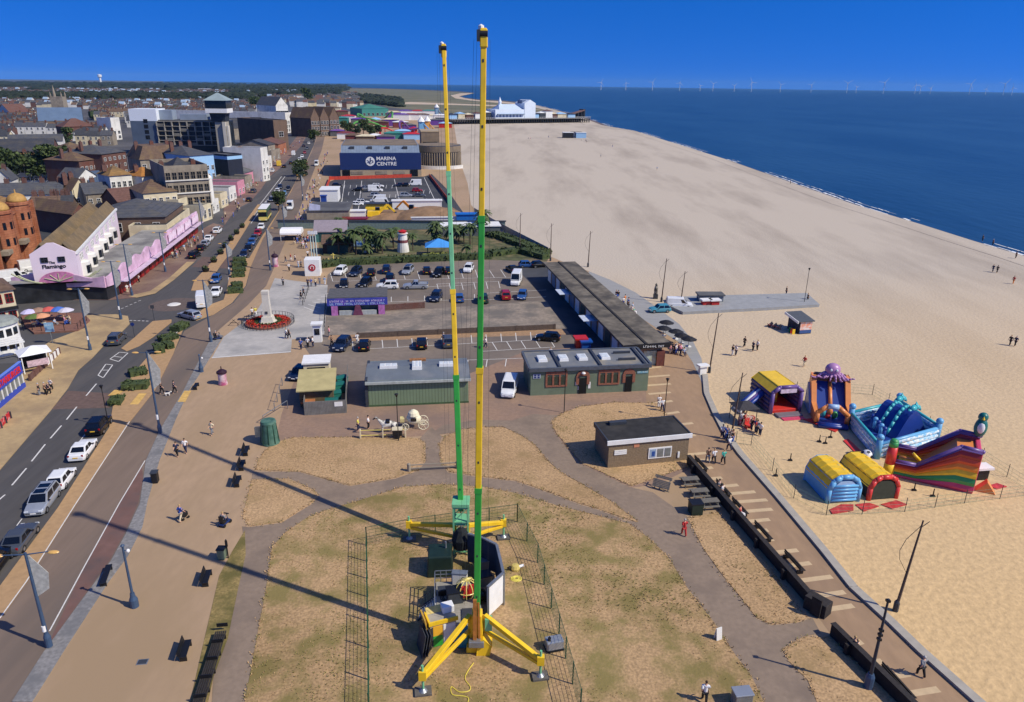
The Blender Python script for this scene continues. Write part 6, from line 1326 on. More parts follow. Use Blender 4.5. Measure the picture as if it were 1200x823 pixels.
def booth():
    A=P(505,760);B=P(535,752); rz=ang(A,B); w=(B-A).length; h=hgt(520,757,729); t=thing('ticket_booth','yellow, green and white ticket booth at the foot of the front mast','booth',(A.x,A.y,0),rz); d=1.25
    MB().box((w/2,d/2,0),(w,d,h)).build('wall',mat('cream booth wall',(206,190,150),.7),t); MB().box((w/2,d/2,h+.004),(w+.1,d+.1,.08)).build('roof',mat('pale grey booth roof',(168,160,142),.8,var=.1),t)
    e=MB(); e.box((w/2,-.06,h-.12),(w+.25,.14,.3)); e.box((-.06,d/2,h-.12),(.14,d,.3)); e.build('yellow_trim',YEL,t)
    for x,ww,z0,z1,m in ((w*.28,w*.36,.1,h*.48,GRN),(w*.28,w*.36,h*.482,h*.86,paint('orange yellow panel',(232,176,50))),(w*.73,w*.46,.1,h*.86,WHITE)): MB().box((x,-.03,z0),(ww,.06,z1-z0)).build('front_panel',m,t)
    MB().box((w*.06,-.05,.2),(.12,.04,h*.75)).build('edge_strip',DGREY,t)
    MB().extr([(-.1,h*.3),(0,h*.3),(-.3,h+.45),(-.42,h+.45)],0,d,0,'y').build('side_flap',mat('mustard flap',(190,150,60),.6),t); MB().extr([(d-.3,h+.1),(d-.2,h+.1),(d+.2,h+.35),(d+.1,h+.4)],0,w,0,'x').build('rear_flap',mat('straw flap',(206,184,110),.7),t)
    MB().box((w*.8,d*.75,h+.09),(.9,.7,.55)).build('white_box',WHITE,t,bevel=.05); s=thing('leaning_panels','dark grey folded panels leaning on the booth','panel',P(501,764),rz); 
    for k in range(3): MB().box((-.15-.2*k,.2,0),(.06,1.5,1.9),0,tilt=(R(10),'Y')).build('panel',DGREY,s)
booth()
# fence round the ride
MESH=paint('dark green fence paint',(34,82,58),.5)
def mesh_fence(label,pts,h=1.9,step=2.6,bars=.5):
    w_=[P(*p) for p in pts]; t=thing('mesh_fence',label,'fence',w_[0]); o=w_[0]; wb=MB()
    for a,b_ in zip(w_,w_[1:]):
        d=b_-a; n=max(1,round(d.length/step))
        for k in range(n+(b_ is w_[-1])): q=a+d*k/n-o; MB().box((q.x,q.y,0),(.08,.08,h+.1)).build('post',MESH,t)
        for z in [.05+h*i/6 for i in range(7)]: wb.tube(a-o+Vector((0,0,z)),b_-o+Vector((0,0,z)),.012 if 0<z<h-.1 else .025,None,4,cap=False)
        m=int(d.length/bars)
        for k in range(m): q=a+d*(k+.5)/m-o; wb.tube(q,q+Vector((0,0,h)),.008,None,3,cap=False)
    wb.build('mesh_panel',MESH,t); return t
mesh_fence('dark green mesh fence on the left side of the ride lawn',[(430,640),(431,700),(432,760),(433,840)],bars=.35); mesh_fence('dark green mesh fence behind the rear mast outriggers',[(430,640),(480,630),(540,621),(606,612)]); mesh_fence('dark green mesh fence on the right side of the ride lawn',[(606,612),(630,660),(655,745),(680,835)],bars=.35)
def misc(name,label,cat,px,py,rz=0): return thing(name,label,cat,P(px,py),rz)
t=misc('yellow_machine','small yellow winch engine on the lawn beside the backdrop wall','machine',604,668); MB().lathe([(.35,0),(.42,.25),(.3,.5),(.05,.55)],10).build('body',paint('straw yellow',(200,180,100)),t); MB().tube((.2,0,.3),(.7,.2,.35),.12).build('motor',WHITE,t); MB().tube((-.3,0,.2),(-.6,-.2,.3),.1).build('handle',BLACK,t)
t=misc('hose_reel','coiled yellow rope on the lawn below the small yellow engine','rope',605,679); b=MB()
for r_ in (.2,.32,.45): b.path([(r_*math.cos(a/6*PI),r_*.8*math.sin(a/6*PI),.05+.1*(.5-r_)) for a in range(13)],.06,5)
b.build('rope',paint('yellow rope',(214,200,90)),t)
t=misc('generator','grey portable generator at the right side of the ride fence','generator',649,760,R(15)); MB().box((0,0,.15),(1.3,.8,.75)).build('body',SILVER,t,bevel=.08); MB().tube((-.4,-.1,.9),(-.4,-.1,1.15),.12).build('cap',BLACK,t); MB().box((0,0,0),(1.4,.9,.14)).build('skid',BLACK,t)
hp=[P(*p) for p in ((555,778),(548,788),(545,797),(551,806),(549,811),(538,812),(529,806),(530,815),(543,817),(549,820),(546,830))]
b=MB(); sm=[]
for i in range(len(hp)-1):
    p0,p1,p2,p3=hp[max(0,i-1)],hp[i],hp[i+1],hp[min(len(hp)-1,i+2)]
    for k in range(5):
        s=k/5; sm.append(.5*((2*p1)+(p2-p0)*s+(2*p0-5*p1+4*p2-p3)*s*s+(3*p1-p0-3*p2+p3)*s**3)+Vector((0,0,.08)))
b.path([p-hp[0] for p in sm],.035,6); tag(b.build('hose',paint('yellow hose',(226,206,80),.5),loc=hp[0]),'yellow hose looping over the lawn in front of the front mast','hose')
for i,(x,y) in enumerate(((493,775),(485,806))): pass
t=misc('notice_easel','white A frame notice board on the lawn edge by the path','notice board',841,749,R(25)); 
for s in(-1,1): MB().box((0,.18*s,0),(.5,.04,1.05),0,tilt=(R(9*s),'X')).build('board',W_WHITE,t)
t=misc('litter_bin','grey box bin on the lawn at the bottom edge of the photo','bin',868,826,R(8)); MB().box((0,0,0),(1.2,.8,1.1)).build('body',STEEL,t,bevel=.05); MB().box((0,0,1.1),(1.3,.9,.12)).build('lid',SILVER,t,bevel=.03)
# dark planked wall with benches along the seafront walk
DW=mat('dark tarred wall',(44,40,38),.85,var=.3,scale=3)
def seawall(label,a,b_):
    A,B=P(*a),P(*b_); d=B-A; t=thing('low_wall',label,'wall',A,math.atan2(d.y,d.x)); L=d.length; MB().box((L/2,0,-.05),(L,.32,1.1)).build('wall',DW,t); MB().box((L/2,0,1.052),(L+.1,.45,.07)).build('coping',TIMBER,t)
    for k in range(int(L/4.5)): MB().box((2+k*4.5,-.34,0),(.3,.34,.95)).build('buttress',DW,t)
seawall('long dark wall between the grass strip and the seafront walk',(806,544),(955,717)); seawall('dark wall continuing below the gap at the bottom right',(974,744),(1075,845))
def wallbench(px,py,label,L=2.2,rz=None):
    p=P(px,py); t=thing('wall_bench',label,'bench',p,ang(P(806,544),P(955,717)) if rz is None else rz,'benches along the dark wall')
    for k in range(3): MB().box((0,.62-.16*k,.42),(L,.13,.05)).build('seat_slat',TIMBER,t)
    for k in range(2): MB().box((0,.21,.55+k*.2),(L,.05,.14)).build('back_slat',TIMBER,t)
    for x in (-L*.42,L*.42): MB().box((x,.3,0),(.1,.6,.41)).build('leg',BLACK,t)
wallbench(817,548,'bench against the dark wall, nearest the brick hut',2.6); wallbench(843,577,'bench against the dark wall where two people sit',2.6); wallbench(862,599,'bench against the dark wall above the seated woman in red and white',2.6); wallbench(889,628,'empty bench on the seafront side of the dark wall, upper of two',2.6); wallbench(925,664,'empty bench on the seafront side of the dark wall, lower of two',2.6); wallbench(1045,806,'bench beside the dark lamp post at the bottom right',3)
t=misc('planter_box','dark timber planter box at the lower end of the long wall','planter',957,716,R(-50)); MB().box((0,0,0),(1.8,1.1,1.2)).build('box',TIMBER,t,bevel=.04); MB().box((.2,-.7,.1),(.8,.2,1.6)).build('board',DW,t)
# pale sea wall kerb
SW=[(826,440),(828,462),(838,485),(850,508),(868,533),(912,583),(965,646),(1000,690),(1045,731),(1080,765),(1145,823),(1240,905)]
b=MB(); w_=[P(*p) for p in SW]
for a,c in zip(w_,w_[1:]): b.beam(a+Vector((0,0,.08)),c+Vector((0,0,.08)),.75,.3)
b.build('sea_wall_kerb',mat('pale grey sea wall',(166,160,148),.85,var=.1,scale=1.5),kind='structure')
# picnic tables
def picnic(px,py,rz,label,tip=0):
    t=misc('picnic_table',label,'picnic table',px,py,rz); t['group']='picnic tables'; GT=mat('grey weathered picnic timber',(112,108,100),.85,var=.2,scale=5)
    if tip: t.rotation_euler=(R(62),0,rz); t.location.z=.35
    for k in range(5): MB().box((0,-.32+.16*k,.72),(1.8,.14,.05)).build('top_board',GT,t)
    for s in (-1,1):
        for k in range(2): MB().box((0,s*(.62+.15*k),.42),(1.8,.13,.05)).build('seat_board',GT,t)
        b=MB(); x=.7*s; b.beam((x,-.7,0),(x,-.25,.72),.07,.1); b.beam((x,.7,0),(x,.25,.72),.07,.1); b.box((x,0,.34),(.07,1.5,.08)); b.build('trestle_leg',GT,t)
picnic(777,571,R(-30),'grey picnic table tipped on its side by the path',1); picnic(808,568,R(8),'grey picnic table nearest the brick hut'); picnic(819,582,R(8),'grey picnic table in the middle of the row by the dark wall'); picnic(831,594,R(8),'grey picnic table beside the dark green bin')
t=misc('wheelie_bin','dark green square bin beside the last picnic table','bin',814.5,601,R(8)); MB().box((0,0,0),(1.15,1.05,1.15),top=(1.04,1.04)).build('body',mat('very dark green plastic',(34,50,42),.5),t,bevel=.04); MB().box((0,0,1.16),(1.25,1.15,.1)).build('lid',BLACK,t)

def crate_(name,label,cat,px,py,dims,m,z=0,rz=0,m2=None):
    p=P(px,py,z); t=thing(name,label,cat,(p.x,p.y,z),rz); MB().box((0,0,0),dims).build('body',m,t,bevel=.05); MB().box((0,0,dims[2]+.002),(dims[0]+.06,dims[1]+.06,.07)).build('lid',m2 or STEEL,t); return t
crate_('power_pack','grey green hydraulic power pack between the booth and the front mast','machine',549,737,(.9,1.3,1.3),PGRN,0,R(5),DGREY); crate_('control_desk','pale control desk at the back edge of the platform','desk',539,684,(1.2,.5,1.05),W_WHITE,1.25,R(-5)); crate_('tool_chest','dark tool chest on the platform near the booth roof','chest',521,696,(1.,.5,.5),BLACK,1.25,R(10),DGREY); crate_('flight_case','grey flight case inside the folded backdrop wall','case',566,684,(1.3,.9,.9),STEEL,0,R(20),DGREY); crate_('flight_case','pale case under the dark lining of the backdrop wall','case',571,668,(1.4,.8,1.1),W_STONE,0,R(10),STEEL)
t=misc('cable_drum','black cable drum beside the backdrop wall foot','drum',563,706,R(30))
for s in (-.35,.35): MB().tube((s-.04,0,.55),(s+.04,0,.55),.55,None,16).build('flange',TIMBER,t)
MB().tube((-.3,0,.55),(.3,0,.55),.36,None,14).build('cable',BLACK,t)
t=misc('black_hoist','dark net bundle hanging inside the lattice foot of the rear mast','net',541,655); MB().lathe([(.1,1.),(.75,1.3),(.85,2.2),(.4,3.),(.08,3.2)],9).build('net',mat('dark netting',(30,34,36),.9,var=.3,scale=4),t); MB().tube((0,0,3.1),(0,0,3.4),.05).build('hook',STEEL,t)
# ================================================================ VEHICLES
TYRE=mat('tyre rubber',(26,26,27),.8); RIM=paint('alloy rim',(150,152,156),.3,metal=.6); CGLASS=mat('car window glass',(16,20,26),.05,var=.05,spec=.7); HL=paint('headlight glass',(216,222,226),.1); TL=paint('tail light red',(150,18,18),.25); PLW=paint('white number plate',(230,230,226)); PLY=paint('yellow number plate',(232,190,60)); TRIM=mat('black plastic trim',(28,29,31),.6)
CARDEF=dict( # L,W,H, belt z, hood z, greenhouse bottom rear/front x, top rear/front x (fractions of L from -0.5)
 hatch=(4.05,1.74,1.48,.92,.86,-.46,.20,-.36,.07),saloon=(4.6,1.8,1.44,.93,.88,-.36,.17,-.22,.04),estate=(4.6,1.8,1.5,.93,.88,-.47,.18,-.40,.05),
 suv=(4.45,1.86,1.68,1.06,1.02,-.47,.20,-.40,.07),mpv=(4.65,1.85,1.66,1.02,.92,-.47,.27,-.41,.09),van=(4.9,1.94,1.98,1.12,1.02,-.485,.30,-.475,.14),bigvan=(5.6,2.02,2.55,1.25,1.1,-.49,.36,-.485,.24),pickup=(5.1,1.85,1.72,1.02,1.0,-.14,.18,-.10,.06))
CARS={}
def car_proto(kind):
    L,W,H,zb,zh,gr,gf,tr,tf=CARDEF[kind]; t=thing('parked_car','x','car'); w=W/2; zl=.24
    st=[(-.5,zb-.3,.84),(-.485,zb-.06,.93),(-.44,zb,.98),(-.3,zb,1.),(.0,zb,1.),(.2,(zb+zh)/2+.02,1.),(.33,zh,.98),(.44,zh-.1,.94),(.485,zh-.24,.86),(.5,zh-.36,.78)]
    b=MB(); rows=[]
    for x,zt,k in st:
        ww=w*k; lo=zl if abs(x)<.46 else zl+.08
        rows.append([(x*L,-ww*.94,lo),(x*L,-ww,lo+.2),(x*L,-ww*.985,zt-.14),(x*L,-ww*.9,zt-.02),(x*L,0,zt+.015),(x*L,ww*.9,zt-.02),(x*L,ww*.985,zt-.14),(x*L,ww,lo+.2),(x*L,ww*.94,lo)])
    n=9; v=[p for r in rows for p in r]; fs=[]
    for i in range(len(rows)-1):
        for j in range(n): fs.append((i*n+j,i*n+(j+1)%n,(i+1)*n+(j+1)%n,(i+1)*n+j))
    fs+=[tuple(range(n))[::-1],tuple(range((len(rows)-1)*n,len(rows)*n))]; b.add(v,[f[::-1] for f in fs])
    wb,wt=w*.93,w*.78 if kind not in('van','bigvan') else w*.86; z0=zb-.06; z1=H-.05
    g=[(gr*L,-wb,z0),(gf*L,-wb,z0),(gf*L,wb,z0),(gr*L,wb,z0),(tr*L,-wt,z1),(tf*L,-wt,z1),(tf*L,wt,z1),(tr*L,wt,z1)]
    b.add(g,[(0,1,5,4),(1,2,6,5),(2,3,7,6),(3,0,4,7)])
    b.add([(tr*L,-wt,z1),(tf*L,-wt,z1),(tf*L,wt,z1),(tr*L,wt,z1),((tr+.02)*L,-wt*.8,H),((tf-.03)*L,-wt*.8,H),((tf-.03)*L,wt*.8,H),((tr+.02)*L,wt*.8,H)],[(0,1,5,4),(1,2,6,5),(2,3,7,6),(3,0,4,7),(4,5,6,7)])
    if kind=='pickup':
        for s in(-1,1): b.box((-.32*L,s*w*.93,zb-.02),(.34*L,.1,.22))
        b.box((-.49*L,0,zb-.02),(.08,W*.9,.2))
    b.build('body',WHITE,t,bevel=.05)
    G=[Vector(p) for p in g]
    def panel(name,a,b_,c,d,m=.1,u0=0,u1=1,v0=.08,v1=.9):
        def q(u,v): return (a.lerp(b_,u)).lerp(d.lerp(c,u),v)
        nrm=(b_-a).cross(d-a).normalized()*.018; p=[q(u0,v0)+nrm,q(u1,v0)+nrm,q(u1-.02,v1)+nrm,q(u0+.02,v1)+nrm]
        MB().add(p,[(0,1,2,3)]).build(name,CGLASS,t)
    panel('windscreen',G[1],G[2],G[6],G[5],u0=.05,u1=.95)
    if kind!='bigvan' and kind!='van': panel('rear_window',G[3],G[0],G[4],G[7],u0=.08,u1=.92,v0=.15)
    if kind in('van','bigvan'):
        panel('side_window',G[0],G[1],G[5],G[4],u0=.74,u1=.93,v1=.8); panel('side_window',G[2],G[3],G[7],G[6],u0=.07,u1=.26,v1=.8)
    else:
        for a,b_ in ((.05,.47),(.51,.93)): panel('side_window',G[0],G[1],G[5],G[4],u0=a,u1=b_)
        for a,b_ in ((.07,.49),(.53,.95)): panel('side_window',G[2],G[3],G[7],G[6],u0=a,u1=b_)
    r=.33 if kind not in('suv','bigvan','pickup') else .37
    wm=MB(); q=16
    prof=[(r*.62,-.1),(r*.95,-.11),(r,-.08),(r,.08),(r*.95,.11),(r*.62,.1)]
    vs=[];
    for rr,yy in prof:
        for i in range(q): a=2*PI*i/q; vs.append((rr*math.cos(a),yy,rr*math.sin(a)))
    fs=[(j*q+i,j*q+(i+1)%q,(j+1)*q+(i+1)%q,(j+1)*q+i) for j in range(5) for i in range(q)]
    wm.add(vs,[f[::-1] for f in fs],0); 
    for yy,o in((-.09,1),(.09,-1)):
        ring=[(r*.63*math.cos(2*PI*i/q),yy,r*.63*math.sin(2*PI*i/q)) for i in range(q)]; wm.add(ring,[tuple(range(q))[::-o]],1)
    me=None
    for x in (-.31*L,.32*L):
        for s in (-1,1):
            if me is None: o=wm.build('wheel',[TYRE,RIM],t); me=o.data; o.location=(x,s*(w-.1),r)
            else: put(me,'wheel',t,(x,s*(w-.1),r))
    for s in(-1,1):
        MB().box((.478*L,s*w*.66,zh-.36),(.1,.36,.17)).build('headlight',HL,t,bevel=.03); MB().box((-.482*L,s*w*.76,zb-.3),(.09,.2,.3)).build('tail_light',TL,t,bevel=.03)
        MB().box((gf*L-.35,s*(w+.08),zb-.03),(.14,.18,.13)).build('door_mirror',TRIM,t,bevel=.03)
    MB().box((.487*L,0,zl+.05),(.09,W*.72,.2)).build('front_grille',TRIM,t); MB().box((-.49*L,0,zl+.06),(.06,W*.76,.14)).build('rear_bumper',TRIM,t)
    MB().box((.502*L,0,zl+.2),(.07,.5,.11)).build('number_plate',PLW,t); MB().box((-.502*L,0,zb-.34),(.04,.5,.11)).build('number_plate',PLY,t)
    if kind in('suv','mpv','estate'):
        for s in (-1,1): MB().beam((tr*L+.2,s*wt*.86,H-.005),(tf*L-.2,s*wt*.86,H-.005),.04,.05).build('roof_rail',TRIM,t)
    if kind=='mpv':
        for x in (.02,-.2): MB().box((x*L,0,H+.002),(.75,1.0,.012)).build('sunroof',CGLASS,t)
    CARS[kind]=t; return t
for k in CARDEF: car_proto(k)
CP=dict(white=paint('white car paint',(226,228,228),.25),black=paint('black car paint',(18,19,22),.2),grey=paint('grey car paint',(84,90,98),.25,metal=.3),silver=paint('silver car paint',(172,178,184),.28,metal=.4),blue=paint('blue car paint',(46,84,140),.25),navy=paint('navy car paint',(28,40,66),.22),red=paint('red car paint',(150,28,36),.25),green=paint('dark green car paint',(34,62,52),.25),paleblue=paint('pale blue car paint',(120,160,196),.25),yellow=paint('yellow car paint',(226,190,70),.3),teal=paint('teal car paint',(70,140,160),.3))
RD=R(101.3)
def car(px,py,kind,col,hd,label,group='cars parked along the kerb',z=.6,name='parked_car'):
    p=P(px,py,z); p.z=.012 
    if isinstance(hd,str): hd={'u':RD,'d':RD+PI}[hd]
    o=dup(CARS[kind],p,hd,label,group,mats={'body':CP[col]}); 
    if name!='parked_car': o.name=name
    o['category']='van' if kind in('van','bigvan') else 'pickup' if kind=='pickup' else 'car'
    return o
g1='cars in the kerbside bays of the near road'
car(-9,660,'suv','black','u','black car cut by the left edge of the photo',g1); car(23,630,'saloon','grey','u','dark grey saloon under the street lamp banner',g1); car(50,586,'mpv','silver','d','silver people carrier with two roof windows facing the photographer',g1)
car(72,560,'hatch','white','u','white hatchback between the silver people carrier and the white saloon',g1); car(97,526,'saloon','white','u','white saloon right behind the black one in the kerb bays',g1); car(116,498,'suv','black','u','black car at the head of the near kerb bays',g1)
car(137,397,'suv','grey','u','dark grey car driving away past the traffic island','moving cars'); car(222,369,'estate','silver',R(150),'silver estate car leaving the roundabout','moving cars'); car(237,354,'bigvan','white',R(110),'white van with yellow markings at the roundabout','moving cars'); car(253,342,'saloon','white','d','white car waiting behind the white van at the roundabout','moving cars'); car(253,327,'hatch','blue','d','blue car second in the queue for the roundabout','moving cars')
g2='cars parked outside the pink arcade'
car(228,299,'mpv','black',R(95),'black van like car with a white roof at the near end of the arcade parking',g2); car(236,290,'hatch','black',R(100),'black hatchback second in the arcade parking',g2); car(241,285,'hatch','silver',R(100),'silver hatchback third in the arcade parking',g2); car(245,279,'saloon','white',R(100),'white saloon fourth in the arcade parking',g2); car(255,270,'mpv','white',R(100),'white people carrier at the far end of the arcade parking',g2)
g3='cars parked in the far kerb bays before the bus'
for x,y,k,c,l in ((286,298,'hatch','navy','navy hatchback nearest in the far kerb bays'),(291,291,'hatch','black','black hatchback second in the far kerb bays'),(295,284,'hatch','blue','blue hatchback in the middle of the far kerb bays'),(298,279,'saloon','grey','grey saloon below the red car in the far kerb bays'),(302,273,'hatch','red','red hatchback in the far kerb bays'),(306,266,'hatch','white','white hatchback just below the green and yellow bus')): car(x,y,k,c,'d',l,g3)
g4='cars on the upper part of the seafront road'
for x,y,k,c,h,l in ((340,243,'bigvan','white','d','white van on the service road above the marquee'),(292,234,'hatch','black','u','black hatchback by the cream cafe'),(297,224,'mpv','grey','u','grey people carrier by the blue awning shop'),(325,224,'hatch','white','d','white hatchback left of a pair in the upper bays'),(333,227,'hatch','paleblue','d','pale blue hatchback right of a pair in the upper bays'),(321,229,'hatch','black','d','black hatchback below the white one in the upper bays'),(318,234,'hatch','navy','d','navy hatchback above the maroon car in the upper bays'),(311,241,'saloon','grey','d','grey maroon roofed saloon just above the bus'),(338,221,'hatch','black','d','black hatchback above the pale blue one'),(328,219,'hatch','navy','d','navy hatchback at the top of the upper bays'),(333,195,'hatch','black','u','black hatchback behind the yellow truck'),(327,193,'bigvan','yellow','u','yellow box truck by the shops'),(319,200,'pickup','white','u','white pickup by the shops'),(344,181,'bigvan','white','u','white van driving away far up the road'),(348,191,'hatch','white','d','first of three white cars queuing far up the road, nearest'),(351,187,'hatch','white','d','second of three white cars queuing far up the road'),(354,183.5,'hatch','white','d','third of three white cars queuing far up the road, farthest'),(357,179,'hatch','red','d','red hatchback beyond the three white cars'),(358,192,'hatch','red','d','red hatchback in the bay beside the three white cars'),(354,199,'hatch','white','d','white hatchback at the end of the tree verge'),(341,191,'hatch','black','u','black hatchback driving beside the white queue'),(371,193,'bigvan','white','d','white van on the service road left of the leisure centre'),(360,174,'hatch','grey','d','grey car far up the road'),(362,168,'hatch','white','u','white car far up the road by the dark tree'),(365,163,'hatch','black','d','black car far up the road beyond the dark tree'),(366,158,'bigvan','white','d','white van at the bend of the road'),(356,171,'saloon','navy','u','navy saloon far up the road, left lane')): car(x,y,k,c,h,l,g4)
g5='cars in the seafront car park'; V=R(97)
for x,y,k,c,h,l in ((399,318,'suv','white',-V,'white off roader by the hedge, leftmost in the row'),(417,319,'mpv','navy',-V,'navy people carrier by the hedge, second in the row'),(435,319,'hatch','black',V,'black hatchback by the hedge, third in the row'),(453,316,'mpv','navy',V,'tall navy people carrier by the hedge, fourth in the row'),(478,317,'mpv','silver',-V,'silver people carrier by the hedge'),(500,317,'hatch','black',V,'black hatchback by the hedge left of the tall black car'),(514,320,'suv','black',-V,'tall black car by the hedge right of the black hatchback'),(526,317,'hatch','black',V,'black hatchback by the hedge behind the rear mast'),(549,315,'suv','white',-V,'white off roader by the hedge right of the rear mast'),
 (403,333,'hatch','black',-R(80),'black hatchback above the booking kiosk roof, left of three'),(428,332,'suv','black',-V,'black off roader above the booking kiosk roof'),(457,326,'mpv','black',V,'tall black people carrier behind the white side on car'),(454,335,'suv','white',R(188),'white off roader parked side on above the booking kiosk'),(487,335,'pickup','silver',R(186),'silver pickup truck parked side on'),(511,348,'suv','navy',-V,'navy car above the brick wall, left of the rear mast'),(538,349,'hatch','blue',V,'blue hatchback above the brick wall, right of the rear mast'),(566,350,'suv','green',V,'dark green car hidden partly by the front mast'),(592,346,'suv','red',V,'red off roader right of the front mast'),(612,346,'hatch','blue',-V,'blue hatchback right of the red off roader'),(605,329,'bigvan','white',-V,'white high roof van in the car park'),(618,310,'hatch','blue',R(10),'blue hatchback by the corner hedge'),(632,310,'hatch','black',R(20),'black hatchback by the corner hedge at the terrace block'),(600,315,'saloon','black',R(110),'black saloon behind the high roof van'),
 (401,404,'suv','navy',-V,'navy off roader in the lower bays, left of a pair'),(427,404,'hatch','black',V,'black hatchback in the lower bays, right of a pair'),(494,402,'hatch','black',V,'black hatchback in the lower bays by the rear mast'),(525,400,'suv','grey',V,'grey off roader in the lower bays behind the rear mast'),(642,395,'hatch','black',R(170),'black hatchback parked side on below the sunken yard'),(350,437,'hatch','navy',-V,'navy hatchback beside the cream ticket cabin'),(597,455,'van','white',-V,'white van beside the green toilet block')): car(x,y,k,c,h,l,g5)
g6='cars on the dark lot'
for x,y,k,c,l in ((395,217,'hatch','black','black car alone at the left of the dark lot'),(419,222,'hatch','black','black car left of the silver one on the dark lot'),(426,221,'mpv','silver','silver car near the barrier on the dark lot'),(443,218,'mpv','white','white car near the barrier on the dark lot, upper of two'),(440,223,'bigvan','white','white van near the barrier on the dark lot, lower of two'),(467,217,'hatch','navy','navy car in the right bays of the dark lot'),(474,217,'hatch','black','black car in the right bays of the dark lot'),(486,216,'bigvan','white','white van in the right bays of the dark lot'),(489,223,'hatch','red','red car below the white van on the dark lot'),(476,229,'mpv','silver','silver car in the lower right bays of the dark lot'),(491,229,'saloon','grey','grey car in the lower right bays of the dark lot'),(425,237,'mpv','white','white car with a blue roof rack by the earthworks'),(419,239,'hatch','white','white hatchback by the earthworks'),(441,229,'mpv','silver','silver car in the middle of the dark lot'),(443,235,'bigvan','white','white van in the middle of the dark lot, upper of two'),(449,239,'bigvan','white','white van in the middle of the dark lot, lower of two')): car(x,y,k,c,R(rnd.choice((8,8,188))),l,g6)
car(146-0,0,'hatch','white',0,'x','x') if False else None
g7='vans by the circus building'
car(64,260.5,'van','blue',R(10),'blue van parked in front of the cream end house',g7); car(14,327,'bigvan','white',R(40),'white van at the foot of the circus building',g7); car(28,322,'saloon','white',R(40),'white car between the two white vans by the circus building',g7); car(40,314,'bigvan','white',R(45),'white van behind the pink arcade wall',g7); car(46,262,'hatch','black',R(10),'black car left of the blue van',g7)
g8='vehicles at the head of the beach ramp'
car(773,362,'hatch','teal',R(190),'teal blue hatchback on the grey boardwalk',g8); car(796,357,'van','white',R(-5),'white van at the head of the beach ramp',g8)
for o in CARS.values(): drop(o)
# double decker style bus on the seafront road
p=P(311,257,0); t=thing('bus','green and yellow bus with a white roof on the seafront road','bus',p,RD+PI)
BGN=paint('dark green bus paint',(40,84,56),.35); MB().box((0,0,.35),(10,2.5,3.4)).build('body',BGN,t,bevel=.12); MB().box((0,0,3.75),(9.9,2.44,.14)).build('roof',WHITE,t,bevel=.05)
MB().box((5.02,0,.5),(.06,2.35,1.)).build('front_panel',paint('cream yellow bus front',(228,206,110)),t); MB().box((5.02,0,1.7),(.06,2.2,1.1)).build('windscreen',CGLASS,t); MB().box((5.02,0,2.95),(.06,2.3,.6)).build('destination_board',paint('cream yellow bus front',(228,206,110)),t)
for s in(-1,1):
    MB().box((0,s*1.255,1.7),(9,.05,1.0)).build('side_window',CGLASS,t); MB().box((0,s*1.26,.7),(9.6,.05,.5)).build('side_stripe',paint('cream yellow bus front',(228,206,110)),t)
    for x in (-3.2,3.2): MB().tube((x,s*1.0,.48),(x,s*1.28,.48),.48,None,14).build('wheel',TYRE,t)
    MB().box((5.04,s*.9,.55),(.06,.35,.2)).build('headlight',HL,t)
